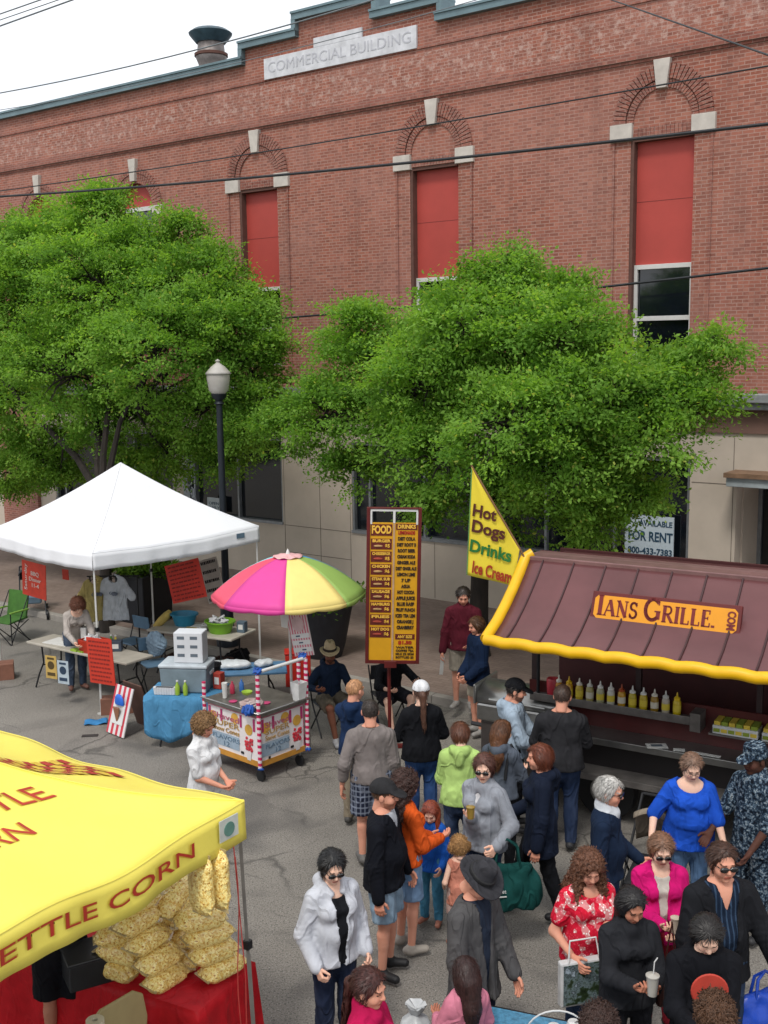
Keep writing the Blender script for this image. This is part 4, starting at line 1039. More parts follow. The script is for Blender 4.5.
# ================================================================== STALLS, CART, TRUCK
steel = M('stainless', '#9a9a98', .3, .9, var=.12, vs=5); alu = M('white_pole', '#c9c9c6', .35, .3, var=.05)
blk = M('black_plastic', '#17181b', .45); dkmetal = M('dark_metal', '#2b2c2f', .4, .6)
ptop = M('table_plastic', '#a8a296', .5, var=.08); wht = M('white_plastic', '#c9c9c8', .45, var=.05); paper = M('paper', '#c8c8c4', .8, var=.04)
red = M('red_board', '#b8301c', .6, var=.05, vs=3); cardboard = M('cardboard', '#7d5545', .9, var=.12)
def unit2(v): v = np.array(v[:2], float); return v/np.hypot(*v)
def canopy(name, P0, dx, dy, Lx, Ly, z0, zv, zp, mat, label, sag=.05, pole_skip=(), polem=None, splay=0., rz_extra=0, legs=True, rip=.006, seed=0):
    """pop-up canopy: local x = dx, local y = dy"""
    rz = math.atan2(dx[1], dx[0])
    root = empty(name, (P0[0], P0[1], 0), rz, label, 'canopy tent')
    pk = np.array([Lx/2, Ly/2, zp]); cor = [np.array([0, 0, zv]), np.array([Lx, 0, zv]), np.array([Lx, Ly, zv]), np.array([0, Ly, zv])]
    def face(i):
        a, b = cor[i], cor[(i+1) % 4]
        def fn(s, t):
            e = a+(b-a)*s; p = e+(pk-e)*t
            p = p.copy(); p[2] -= sag*math.sin(PI*t)*(1+.0*s)+.05*sag*0
            mid = math.sin(PI*min(max(s, 0), 1)); p[2] -= mid*.05*(1-t)**2
            p[2] += rip*math.sin(s*17+t*6+i+seed)*(1-t)*mid+rip*.7*math.sin(s*7+t*14+i*2)*mid*(1-t)
            return p
        return fn
    mb = MB(); fns = [face(i) for i in range(4)]
    for f in fns: mb.grid(f, 36, 24)
    top = mb.build('canopy_top', mat, root, smooth=True, solid=.004, fixn=True, weld=.002)
    mb = MB()
    for i in range(4): mb.tube([np.array(fns[i](0, t))+[0, 0, .003] for t in np.linspace(0, 1, 14)], .007, 5)
    for i in range(4): mb.tube([np.array(fns[i](t, 0))+[0, 0, .0] for t in np.linspace(0, 1, 37)], .006, 5)
    mb.build('seam', mat, top, smooth=True)
    mb = MB()
    for i in range(4):
        a, b = cor[i], cor[(i+1) % 4]; nrm_ = np.array([(b-a)[1], -(b-a)[0], 0]); nrm_ /= np.linalg.norm(nrm_)
        def vf(s, t, i=i, a=a, b=b, nrm_=nrm_):
            e = fns[i](s, 0); p = e.copy(); p[2] -= t*(zv-z0)+.02*math.sin(PI*s)*0
            return p+nrm_*(.002+(.008+.012*math.sin(s*31+i)*math.sin(PI*s)+.006*math.sin(s*67)*math.sin(PI*s))*t)
        mb.grid(vf, 60, 4)
    mb.build('valance', mat, root, smooth=True, solid=.004, weld=.004)
    pm = polem or alu
    for i, c in enumerate(cor):
        if i in pole_skip: continue
        o = np.array([(-1 if c[0] == 0 else 1)*splay, (-1 if c[1] == 0 else 1)*splay, 0]); q = c*1.; q[:2] += (np.array([Lx/2, Ly/2])-q[:2])*.02
        k = MB(); k.tube([q+o-[0, 0, c[2]], q+o*.5-[0, 0, c[2]*.5]], .021, 4); k.tube([q+o*.5-[0, 0, c[2]*.5+.1], q-[0, 0, .03]], .017, 4)
        k.box(q+o-[0, 0, c[2]-.01], (.09, .09, .02)); pl = k.build('pole', pm, root)
        MB().box(q-[0, 0, .16], (.06, .06, .09)).box(q+o*.45-[0, 0, c[2]*.47], (.05, .05, .06)).build('bracket', blk, pl)
    k = MB()
    for i in range(4):
        a, b = cor[i].copy(), cor[(i+1) % 4].copy(); n = 4; a[2] -= .11; b[2] -= .11; cc = np.array([Lx/2, Ly/2, 0]); a[:2] += (cc-a)[:2]*.04; b[:2] += (cc-b)[:2]*.04
        for j in range(n):
            p, q = a+(b-a)*j/n, a+(b-a)*(j+1)/n
            for s0, s1 in ((0, -.1), (-.1, 0)): k.tube([p+[0, 0, s0], q+[0, 0, s1]], .009, 4)
        k.tube([a-[0, 0, .05], a*.55+pk*.45-[0, 0, sag+.2], pk-[0, 0, .3]], .01, 4)
    k.build('truss', pm, root)
    return root, fns
wcan = M('canopy_white', '#dcdde1', .6, var=.015, vs=1.5, bmp=.25, bs=5, bd=.02)
P0 = G(101, 715); dx = unit2((.695, .719)); dy = np.array([-dx[1], dx[0]])
tent, tfn = canopy('white_canopy', P0, dx, dy, 3.1, 3.15, 2.17, 2.42, 3.5, wcan, 'white pop-up canopy tent over the tables beside the left tree', sag=.07)
def T(x, y, z=0):   # point in the white tent's frame
    return (P0[0]+dx[0]*x+dy[0]*y, P0[1]+dx[1]*x+dy[1]*y, z)
TZ = math.atan2(dx[1], dx[0])
MB().b2((2.62, -.022, 2.28), (2.78, -.016, 2.36)).build('maker_tab', M('tab_blue', '#5d7486', .6), tent)
# ---- generic props
def folding_table(name, loc, rz, Lx, Ly, label, top=ptop, h=.74, group='folding tables', cat='table'):
    r = empty(name, loc, rz, label, cat, group)
    MB().box((0, 0, h-.02), (Lx, Ly, .04)).build('table_top', top, r, bev=.012)
    for sx in (-1, 1):
        x = sx*(Lx/2-.28)
        for sy in (-1, 1):
            MB().tube([(x-sx*.0, sy*(Ly/2-.08), h-.05), (x, sy*(Ly/2-.1), h*.55), (x+sx*.06, sy*(Ly/2-.05), h*.3), (x+sx*.1, sy*(Ly/2-.0), .01)], .014, 6).build('leg', dkmetal, r, smooth=True)
        MB().tube([(x, -(Ly/2-.1), h*.5), (x, (Ly/2-.1), h*.5)], .011, 6).build('crossbar', dkmetal, r)
    return r
def box_part(name, lo, hi, mat, par, bev=.006): return MB().b2(lo, hi).build(name, mat, par, bev=bev)
def folding_chair(loc, rz, label, seatm):
    r = empty('folding_chair', loc, rz, label, 'chair', 'folding chairs at the stalls')
    MB().box((0, 0, .44), (.42, .4, .025)).build('seat', seatm, r, bev=.01)
    MB().box((0, -.2, .72), (.4, .02, .22), rx=-.15).build('backrest', seatm, r, bev=.008)
    for s in (-1, 1):
        MB().tube([(s*.21, -.26, .82), (s*.21, -.12, .42), (s*.21, .2, .01)], .011, 6).build('leg', dkmetal, r)
        MB().tube([(s*.19, .16, .44), (s*.19, -.24, .01)], .011, 6).build('leg', dkmetal, r)
    return r
random.seed(3)
def board(name, pts, mat, label, cat='sign', th=.012, lines=0, lm=None, group=None, seed=0):
    """a flat card with its four corners given in space: tl, tr, br, bl"""
    tl, tr, br_, bl = (np.array(p, float) for p in pts); o = (tl+tr+br_+bl)/4; X = (tr-tl+br_-bl)/2; wd = np.linalg.norm(X); X /= wd
    Yv = (tl-bl+tr-br_)/2; Yv = Yv-X*(Yv@X); ht = np.linalg.norm(Yv); Yv /= ht; Z = np.cross(X, Yv)
    m = Matrix((X, Yv, Z)).transposed(); root = MB().box((0, 0, 0), (wd, ht, th)).build(name, mat, None, bev=.002)
    root.matrix_world = Matrix.LocRotScale(Vector(o), m.to_quaternion(), None)
    tag(root, label, cat, group)
    if lines:
        rg = random.Random(seed); k = MB()
        for j in range(lines):
            y = ht*(.42-.84*(j+.0)/max(1, lines-1)); x = -wd*.42
            while x < wd*.38:
                l = wd*rg.uniform(.04, .12); 
                if x+l > wd*.44: break
                k.box((x+l/2, y, th/2+.002), (l, ht/lines*.34, .003)); x += l+wd*.03
        k.build('lettering', lm, root)
    return root, wd, ht
# stall table under the tent front
q0 = G(27, 641, .74); q1 = G(126, 663, .74); mid = [(a+b)/2 for a, b in zip(q0, q1)]
tdir = unit2((q1[0]-q0[0], q1[1]-q0[1])); tl = math.hypot(q1[0]-q0[0], q1[1]-q0[1]); trz = math.atan2(tdir[1], tdir[0])
tc_ = np.array(mid[:2])+np.array([-tdir[1], tdir[0]])*.26
folding_table('folding_table', (*tc_, 0), trz, tl+.02, .54, 'pale folding table with papers and red tub at the front pole of the white tent')
def on(tc, rz, x, y, z): return (tc[0]+math.cos(rz)*x-math.sin(rz)*y, tc[1]+math.sin(rz)*x+math.cos(rz)*y, z)
TT = lambda x, y, z=.74: on(tc_, trz, x, y, z)
tag(MB().box((0, 0, .006), (.5, .36, .01)).box((.05, .02, .014), (.2, .14, .005), rz=.3).build('white_papers', paper, loc=TT(-.62, 0), rz=trz+.1), 'white papers spread on the left end of the front table', 'papers')
# red tub
def tub(loc, rz, L_, W_, H_, mat, label, fill=None, name='tub', kind='round', group=None):
    if kind == 'round':
        mb = MB().lathe([(L_*.36, 0), (L_*.5, H_), (L_*.54, H_), (L_*.54, H_-.02), (L_*.52, H_-.02), (L_*.5, H_-.005), (L_*.35, .02), (0, .02)], n=28, sy=W_/L_)
        r = mb.build(name, mat, loc=loc, rz=rz, smooth=True)
    else:
        mb = MB(); mb.box((0, 0, .01), (L_*.85, W_*.85, .02))
        for sx in (-1, 1): mb.box((sx*L_*.46, 0, H_/2), (.015, W_*.95, H_), ry=sx*.12)
        for sy in (-1, 1): mb.box((0, sy*W_*.46, H_/2), (L_*.95, .015, H_), rx=-sy*.12)
        r = mb.build(name, mat, loc=loc, rz=rz, bev=.004)
    tag(r, label, 'tub', group)
    if fill:
        rg = random.Random(8); k = MB()
        for j in range(14): k.box((rg.uniform(-.28, .28)*L_, rg.uniform(-.28, .28)*W_, H_+rg.uniform(-.04, .05)), (.12, .09, .03), rx=rg.uniform(-.7, .7), ry=rg.uniform(-.7, .7), rz=rg.uniform(0, 3))
        k.build('contents', fill, r, bev=.01)
    return r
tub(TT(.28, -.1), trz, .42, .3, .2, M('tub_red', '#b03422', .4), 'red plastic tub of white napkins on the front table', M('napkin', '#c4c4c6', .8), kind='box')
tag(MB().b2((-.05, -.1, 0), (.05, .1, .3)).build('paper_box', wht, loc=TT(-.12, .1), rz=trz+.2, bev=.006), 'tall white carton standing on the front table', 'carton')
tag(MB().b2((-.07, -.05, 0), (.07, .05, .03)).b2((.09, -.04, 0), (.2, .03, .025)).build('green_packets', M('lime', '#8fae3a', .5), loc=TT(-.02, -.22), rz=trz), 'lime green packets by the edge of the front table', 'packet')
# cards hanging from the table edge
for nm, (xa, ya, xb, yb), c, lb, lm_ in (('card', (45, 655, 56, 682), '#b89a55', 'yellow card with dark oval taped to the front table edge', '#4c3c1c'), ('card', (57, 660, 68, 687), '#a7b4bd', 'white and navy card taped to the front table edge beside the yellow one', '#26384e')):
    d_ = np.array([math.sin(trz), -math.cos(trz)])*.0
    z_ = .72
    a = np.array(G(xa, ya, z_)); b = np.array(G(xb, ya+1.5, z_)); hh = .36
    o, wd, ht = board(nm, (a, b, b-[0, 0, hh], a-[0, 0, hh]), M('card_'+c[1:], c, .7), lb, th=.006)
    k = MB(); k.lathe([(0, .006), (wd*.3, .006), (wd*.3, .004)], n=18, c=(0, .03, 0)); k.box((0, -ht*.3, .005), (wd*.7, .05, .004)); k.box((0, ht*.38, .005), (wd*.6, .03, .004)); k.build('print', M('print_'+lm_[1:], lm_, .7), o)
# red signs
lmr = M('sign_dark_red', '#7d1c14', .7); lmy = M('sign_yellow', '#d8b04a', .6); lmw = M('sign_letter_white', '#d2c8c0', .6)
def hang(px, z_, n_or_pt, mat, label, lines, lm, h=.5, seed=0, name='hanging_sign'):
    return board(name, px, mat, label, lines=lines, lm=lm, seed=seed)
def quadpx(pts, depth_fn): return [depth_fn(*p) for p in pts]
def atdepth(n): return lambda x, y: Gn(x, y, n)
nP = UN(P0)[1]
o, wd, ht = board('price_board', quadpx(((87, 637), (112, 640), (115, 686), (90, 682)), atdepth(nP-.06)), red, 'red price board tied low on the front pole of the white tent', lines=10, lm=lmr, seed=2)
o, wd, ht = board('price_board', quadpx(((168, 565), (202, 557), (203, 597), (170, 605)), atdepth(nP+2.2)), M('red_board_b', '#c02c1c', .6), 'large bright red board hanging inside the right half of the white tent', lines=9, lm=lmr, seed=5)
o, wd, ht = board('banner_card', quadpx(((24, 560), (48, 566), (44, 600), (21, 593)), atdepth(nP+.9)), M('orange_red', '#c63a24', .6), 'orange red card with white writing hanging at the left of the white tent', lines=0)
text('lettering', 'BBQ\nDinner\n11-4', .1, lmw, o, (.03, 0, .008), (0, 0, 0), fit=wd*.5)
text('side_lettering', 'Saturday', .1, lmw, o, (-wd*.34, .02, .008), (0, 0, PI/2), fit=ht*.75)
board('small_tag', quadpx(((63, 569), (69, 570), (68, 580), (62, 579)), atdepth(nP+1.4)), M('orange_red', '#c63a24', .6), 'tiny red tag dangling left of the centre under the white tent', lines=0)
o, wd, ht = board('poster', quadpx(((203, 559), (221, 556), (222, 600), (205, 606)), atdepth(nP+2.9)), M('poster_grey', '#b5ada4', .8), 'pale grey poster with dark print behind the red board', lines=5, lm=M('poster_ink', '#2e2a2a', .8), seed=7)
# t-shirt rack
rk = empty('shirt_rack', T(1.2, 1.5), TZ-.6, 'black clothes rack standing behind the front table', 'rack')
rkp = np.array(G(112, 668)); rk.location = (rkp[0], rkp[1]+.4, 0); rk.rotation_euler[2] = 0
MB().tube([(-.4, 0, 0), (-.4, 0, 1.5)], .014).tube([(.4, 0, 0), (.4, 0, 1.5)], .014).tube([(-.45, 0, 1.5), (.45, 0, 1.5)], .014).tube([(-.4, -.3, .02), (-.4, .3, .02)], .014).tube([(.4, -.3, .02), (.4, .3, .02)], .014).build('rack_frame', blk, rk)
def tshirt(loc, rz, col, label, s=1.):
    F = Field((-.45, -.12, -.85), (.45, .12, .1), .012)
    F.cone((0, 0, -.12), (0, 0, -.66), .2, .235, .04, (0, 1, 0), .22); F.cone((-.13, 0, -.05), (.13, 0, -.05), .05, .05, .05, (0, 1, 0), .6)
    for q in (-1, 1): F.cone((q*.16, 0, -.07), (q*.3, 0, -.3), .065, .075, .03, (0, 1, 0), .4)
    F.ell((0, .03, .0), (.09, .12, .07), None, .01, '-'); F.plane((0, 0, -.72), (0, 0, -1)); F.folds(.012, .22, 5, .3)
    v, f = F.nets(); r = empty('hanging_shirt', loc, rz, label, 'shirt'); mesh_np('shirt_cloth', v, f, cloth('tee_'+col[1:], col), r, None, True)
    MB().tube([(-.16, 0, -.06), (0, 0, .02), (.16, 0, -.06)], .006).tube([(0, 0, .02), (0, 0, .09), (.02, 0, .12)], .005).build('hanger', dkmetal, r)
    k = MB(); rg = random.Random(2)
    for j in range(9): k.lathe([(0, .0), (.03, .002), (.03, .0)], c=(rg.uniform(-.06, .06), 0, rg.uniform(-.05, .05)), n=8)
    o = k.build('print', M('shirt_print', '#6c7380', .8), r, loc=(0, -.085, -.24), rot=(PI/2, 0, 0)); return r
tshirt((rkp[0]+.02, rkp[1]+.36, 1.46), -.1, '#b9bec4', 'pale grey t-shirt hanging on the rack behind the white tent pole')
tshirt((rkp[0]-.32, rkp[1]+.3, 1.46), .9, '#c2b070', 'narrow cream and yellow shirt hanging at the left end of the rack')
folding_chair((rkp[0]+.35, rkp[1]+.1, 0), 2.5, 'blue grey folding chair half hidden behind the hanging t-shirt', M('chair_blue', '#5f7d96', .5))
# camp chair at the far left
cc0 = G(6, 645); cr = empty('camp_chair', (cc0[0], cc0[1]+.25, 0), -.5, 'bright green folding camp chair at the left edge', 'chair')
gcl = M('camp_green', '#3a6424', .8, var=.15); 
MB().box((0, 0, .42), (.5, .46, .03), rx=.08).build('seat', gcl, cr, bev=.01); MB().box((0, .24, .68), (.5, .03, .48), rx=-.2).build('backrest', gcl, cr, bev=.01)
for x in (-.27, .27): MB().box((x, 0, .6), (.06, .42, .02)).build('armrest', M('camp_lime', '#6f9438', .8), cr)
k = MB()
for s in (-1, 1):
    k.tube([(s*.26, .24, .0), (s*.26, -.22, .4)], .01); k.tube([(s*.26, -.22, .0), (s*.26, .28, .9)], .01); k.tube([(-.26, s*.22, .0 if s > 0 else .4), (.26, s*.22, .4 if s > 0 else 0)], .01); k.tube([(.26, s*.22, .0), (-.26, s*.22, .4)], .01); k.tube([(s*.26, -.2, .0), (s*.26, -.2, .6)], .01)
k.build('chair_frame', dkmetal, cr)
st = empty('stroller', (cc0[0]-.15, cc0[1]+2.1, 0), .3, 'dark hooded pushchair cut by the left edge beyond the green chair', 'pushchair')
MB().tube([(-.25, -.3, .1), (-.22, .3, 1.0)], .014).tube([(.25, -.3, .1), (.22, .3, 1.0)], .014).tube([(-.22, .3, 1.), (.22, .3, 1.)], .018).tube([(-.25, .3, .1), (-.22, -.1, .6)], .012).tube([(.25, .3, .1), (.22, -.1, .6)], .012).build('pushchair_frame', dkmetal, st)
MB().grid(lambda s, t: (.24*math.cos(PI*s), .05+.3*math.sin(t*1.9-.4), .7+.32*math.cos(t*1.9-.4)*(.6+.4*math.sin(PI*s))), 10, 8).build('hood', M('pram_black', '#1b1e24', .8), st, smooth=True, solid=.01)
MB().box((0, 0, .45), (.36, .4, .2), rx=.3).build('seat', M('pram_blue', '#6d8496', .8), st, bev=.04)
for sx in (-1, 1):
    for sy in (-1, 1): MB().tube([(sx*.27-.02, sy*.3, .1), (sx*.27+.02, sy*.3, .1)], .1, 14).build('wheel', blk, st)
bx = G(3, 678); tag(MB().b2((-.2, -.15, 0), (.18, .15, .26)).b2((-.2, -.02, .26), (.18, .02, .264)).build('cardboard_box', cardboard, loc=bx, rz=.3, bev=.004), 'brown cardboard box on the road at the left edge', 'box', 'cardboard boxes on the road')
bx = G(105, 720); 
for dx_, lb in ((0, 'left of two small cardboard boxes behind the striped board'), (.24, 'right of two small cardboard boxes behind the striped board')):
    tag(MB().b2((-.11, -.11, 0), (.11, .11, .24)).build('cardboard_box', cardboard, loc=(bx[0]+dx_-.02, bx[1]+.32+dx_*.2, 0), rz=.2, bev=.004), lb, 'box', 'cardboard boxes on the road')
tag(MB().grid(lambda s, t: ((s-.5)*.32, (t-.5)*.22, .02+.015*math.sin(s*9)*math.cos(t*7)), 10, 8).build('blue_rag', M('rag_blue', '#2f74a8', .8), loc=G(96, 723), rz=.2, smooth=True, solid=.01), 'small blue rag lying on the road by the tent pole', 'rag')
tag(MB().box((0, 0, .006), (.22, .08, .012)).build('iron_cover', M('iron', '#332f2d', .7), loc=G(90, 736), rz=.1), 'small dark iron cover set in the asphalt', 'cover')
# ---- right half of the tent: back table with tubs
bt = empty('folding_table', G(205, 678), .35, 'folding table with blue and green tubs under the right half of the white tent', 'table', 'folding tables'); b0 = G(205, 642, .74)
COL.objects.unlink(bt); bpy.data.objects.remove(bt)
q0 = np.array(G(160, 624, .74)); q1 = np.array(G(244, 634, .74)); bc = (q0+q1)/2; bL = np.linalg.norm(q1-q0); brz = math.atan2(*(q1-q0)[1::-1])
folding_table('folding_table', (bc[0], bc[1], 0), brz, bL, .74, 'folding table with blue and green tubs under the right half of the white tent')
BT = lambda x, y, z=.74: on(bc, brz, x, y, z)
tub(BT(-.42, .12), brz, .46, .4, .2, M('tub_blue', '#2d7f9e', .4), 'turquoise blue round tub on the back table', name='round_tub')
tub(BT(.42, -.06), brz, .5, .42, .2, M('tub_green', '#6d9e28', .4), 'lime green tub filled with white bags on the back table', M('napkin', '#c4c4c6', .8), name='round_tub')
tag(MB().tube([(0, 0, .02), (.04, .1, .12), (.02, .2, .2), (-.02, .26, .26)], [.05, .07, .07, .04], 8).build('yellow_cloth', M('cloth_ochre', '#b8a058', .9, var=.2), loc=BT(-.85, -.12, .7), rz=brz-.8, smooth=True), 'ochre yellow cloth draped at the left end of the back table', 'cloth')
tag(MB().box((0, 0, .03), (.3, .2, .05), rz=.1).box((.1, .1, .05), (.25, .15, .06), rz=.5).build('paper_packs', paper, loc=BT(.0, .0), rz=brz, bev=.008), 'grey white paper packs between the two round tubs', 'papers')
for j, (px, py, c, w_, lb) in enumerate(((178, 668, '#5c4238', .34, 'brown crate left under the back table'), (205, 675, '#6a4a3e', .34, 'brown crate in the middle under the back table'), (222, 672, '#5a3c34', .3, 'dark brown crate right under the back table'))):
    k = MB(); 
    for z in (.04, .12, .2): k.b2((-w_/2, -.15, z-.03), (w_/2, -.13, z+.03)).b2((-w_/2, .13, z-.03), (w_/2, .15, z+.03)).b2((-w_/2, -.13, z-.03), (-w_/2+.02, .13, z+.03)).b2((w_/2-.02, -.13, z-.03), (w_/2, .13, z+.03))
    k.b2((-w_/2+.02, -.13, .0), (w_/2-.02, .13, .02)); tag(k.build('crate', M('crate_'+c[1:], c, .8), loc=G(px, py), rz=brz), lb, 'crate', 'crates under the back table')
F = Field((-.3, -.25, -.05), (.3, .25, .4), .015); F.ell((0, 0, .15), (.22, .17, .16), None, .03); F.ell((.08, .03, .25), (.12, .1, .09), None, .05); F.folds(.015, .2, 3); F.plane((0, 0, 0), (0, 0, -1))
v, f = F.nets(); o = mesh_np('duffel_bag', v, f, cloth('bag_black', '#121316'), None, None, True); o.location = G(237, 668); tag(o, 'slumped black duffel bag right of the brown crates', 'bag')
folding_chair(G(157, 690), -2.6, 'blue grey folding chair left of the grey cooler', M('chair_blue', '#5f7d96', .5))
F = Field((-.3, -.2, -.3), (.3, .2, .3), .015); F.ell((0, 0, 0), (.16, .1, .2), None, .03); F.folds(.02, .18, 9); v, f = F.nets()
o = mesh_np('grey_jacket', v, f, cloth('jacket_greyblue', '#7f93a4'), None, None, True); q = G(157, 690); o.location = (q[0], q[1]+.1, .72); tag(o, 'pale blue jacket thrown over the folding chair', 'jacket')
# cooler table with blue cloth
q0 = np.array(G(146, 694, .72)); q1 = np.array(G(215, 697, .72)); ctc = (q0+q1)/2; cL = 1.0; crz = -.12
ctb = (ctc[0]+.05, ctc[1]+.28, 0)
r = folding_table('folding_table', ctb, crz, cL, .62, 'small folding table draped in blue cloth under the coolers', h=.7)
blc = cloth('cloth_blue', '#4a82a8', wr=.3); 
def drape(s, t):
    x = (s-.5)*1.02; L_ = .32+.62
    y = -.33+.64*max(0, (t-.45)/.55); z = .712
    if t < .45: dr = (1-t/.45)*(.5+.12*math.sin(s*5)-.35*max(0, s-.6)); z -= dr; y -= .03+.03*math.sin(s*22)*(1-t/.45)
    return (x, y, z)
k = MB().grid(drape, 44, 20).build('blue_tablecloth', blc, loc=ctb, rz=crz, smooth=True, solid=.006); tag(k, 'bright blue cloth draped over the cooler table', 'tablecloth')
CT = lambda x, y, z=.722: on(ctb, crz, x, y, z)
gc = M('cooler_grey', '#6f7f88', .5); clr = empty('cooler', CT(0, .02), crz, 'large grey chest cooler with white lid on the blue cloth', 'cooler')
MB().box((0, 0, .17), (.62, .4, .34), taper=1.06).build('cooler_body', gc, clr, bev=.02); MB().box((0, 0, .365), (.68, .45, .05)).build('lid', M('cooler_lid', '#b3bcc2', .4), clr, bev=.018)
for s in (-1, 1): MB().box((s*.34, 0, .25), (.03, .16, .05)).build('handle', M('cooler_lid', '#b3bcc2', .4), clr, bev=.01)
sty = M('styrofoam', '#c3c6ca', .8, var=.03)
o = empty('foam_carton', CT(.06, .03, .722+.392), crz, 'white printed carton standing on top of the grey cooler', 'carton')
MB().b2((-.2, -.13, 0), (.2, .13, .42)).build('carton_body', sty, o, bev=.012); k = MB()
for cx in (-.1, .08):
    for cz in (.34, .22, .1): k.b2((cx-.05, -.133, cz-.012), (cx+.05, -.131, cz+.03))
k.build('print', M('print_grey', '#5c6670', .7), o)
for j in range(2):
    r = empty('bottle', CT(-.06+j*.11, -.26), 0, ('left' if j == 0 else 'right')+' lime bottle lying at the foot of the grey cooler', 'bottle')
    MB().lathe([(.03, 0), (.033, .02), (.033, .12), (.014, .16), (.014, .18)], n=12).build('bottle_body', M('lime', '#8fae3a', .3), r, smooth=True); MB().lathe([(.016, .18), (.016, .2), (0, .2)], n=10).build('cap', wht, r)
k = MB()
for j in range(8): k.lathe([(.028, 0), (.04, .1), (.036, .1)], c=(-.24+j*.035, 0, 0), n=10)
tag(k.build('foam_cups', sty, loc=CT(-.12, -.25), rz=crz), 'row of nested white foam cups in front of the cooler', 'cups')
# small clutter on the stall tables
for (fn, x, y, w_, d_, h_, c_, nm, lb) in ((TT, .02, .12, .16, .12, .1, '#8a7a68', 'small_box', 'small tan box at the middle of the front table'), (TT, .5, .12, .2, .14, .16, '#3c4654', 'small_box', 'dark blue grey box at the right of the front table'),
        (TT, -.34, .1, .12, .1, .2, '#a8a69e', 'small_box', 'grey carton left of the tall white carton'), (BT, .12, .16, .2, .14, .12, '#8c3c30', 'small_box', 'brick red box behind the paper packs'),
        (BT, -.1, -.12, .18, .12, .05, '#b8a46c', 'small_box', 'flat straw coloured box in front of the paper packs'), (BT, .74, .1, .14, .12, .18, '#50606c', 'small_box', 'slate box at the right end of the back table'),
        (CT, .42, .08, .12, .12, .22, '#a83c30', 'small_box', 'red carton right of the grey cooler')):
    r = empty(nm, fn(x, y), random.uniform(-.4, .4), lb, 'box', 'small boxes on the stall tables')
    MB().b2((-w_/2, -d_/2, 0), (w_/2, d_/2, h_)).build('box_body', M('sb_'+c_[1:], c_, .6), r, bev=.006); MB().b2((-w_*.3, -d_/2-.003, h_*.3), (w_*.3, -d_/2-.001, h_*.75)).build('box_label', paper, r)
for j, (x, y, c_) in enumerate(((.36, .16, '#5c8a3c'), (.44, .18, '#b8a03c'), (-.5, .14, '#4c6c9c'))):
    r = empty('drink_bottle', TT(x, y), 0, ('green drink bottle behind the red tub', 'yellow drink bottle behind the red tub', 'blue drink bottle at the left of the front table')[j], 'bottle', 'drink bottles on the front table')
    MB().lathe([(.03, 0), (.034, .02), (.034, .13), (.013, .18), (.013, .21)], n=12).build('bottle_body', M('db_'+c_[1:], c_, .25), r, smooth=True); MB().lathe([(.015, .205), (.015, .225), (0, .225)], n=10).build('cap', wht, r)
# striped sandwich board
sb = empty('sandwich_board', G(131, 731), -.75, 'red and white striped sandwich board with snow cone picture on the road', 'sign')
def stripes(name, c1, c2, f, axis=0, diag=0.):
    m, nt, b = nt_new(name); v = coords(nt); sp = N(nt, 'ShaderNodeSeparateXYZ'); nt.links.new(v, sp.inputs[0])
    a = mth(nt, 'ADD', mth(nt, 'MULTIPLY', sp.outputs[axis], f), mth(nt, 'MULTIPLY', sp.outputs[2], diag))
    k = mth(nt, 'GREATER_THAN', mth(nt, 'FRACT', a), .5)
    nt.links.new(mixrgb(nt, k, hexc(c1), hexc(c2)), b.inputs['Base Color']); b.inputs['Roughness'].default_value = .5; return m
rw = stripes('red_white_stripe', '#b4283a', '#c8c4c4', 9.)
MB().box((0, -.16, .34), (.42, .02, .68), rx=-.3).build('front_panel', rw, sb, bev=.004); MB().box((0, .16, .34), (.44, .02, .72), rx=.3).build('back_panel', M('brown_board', '#5c4238', .8), sb, bev=.004)
k = MB(); k.box((0, -.19, .3), (.26, .01, .28), rx=-.3); k.build('picture_card', wht, sb)
MB().lathe([(.1, 0), (.105, .03), (.09, .1), (.05, .14), (0, .15)], c=(0, -.165, .43), n=14, sy=.3).build('blue_ice', M('ice_blue', '#1f5fc0', .5), sb, smooth=True)
MB().lathe([(.02, 0), (.08, .2), (0, .2)], c=(0, -.22, .2), n=10, sy=.3).build('cone', M('cone_brown', '#8a6048', .7), sb)
# ---- low blue table with white bags
lq = G(236, 706); lt = folding_table('folding_table', (lq[0]+.12, lq[1]+.3, 0), .12, 1.25, .6, 'low blue table with white bags behind the striped cart', M('table_blue', '#50789a', .6), h=.5)
def pillow(name, loc, rz, L_, W_, H_, mat, label, cat, seed=1, rot=None, group=None, amp=.012):
    F = Field((-L_/2-.05, -W_/2-.05, -H_/2-.05), (L_/2+.05, W_/2+.05, H_/2+.05), max(.008, L_/34)); F.ell((0, 0, 0), (L_/2, W_/2, H_/2), None, .01); F.cone((-L_*.3, 0, 0), (L_*.3, 0, 0), W_*.36, W_*.36, .04, (0, 0, 1), H_/W_)
    F.folds(amp*.6, .12, seed); v, f = F.nets(); o = mesh_np(name, v, f, mat, None, None, True); o.location = loc; o.rotation_euler = rot or (0, 0, rz); return tag(o, label, cat, group)
pillow('ice_bag', on((lq[0]+.12, lq[1]+.3), .12, -.22, .02, .56), .0, .62, .3, .14, M('bag_white', '#bfc3c6', .35, bmp=.5, bs=14, bd=.01), 'large white plastic bag lying on the low blue table', 'bag')
pillow('ice_bag', on((lq[0]+.12, lq[1]+.3), .12, .28, .05, .55), .5, .26, .2, .12, M('bag_white', '#bfc3c6', .35, bmp=.5, bs=14, bd=.01), 'small white plastic bag on the right of the low blue table', 'bag')
bk = G(214, 712); r = empty('bucket', (bk[0], bk[1], .5), 0, 'black bucket with wire handle between cooler and cart', 'bucket')
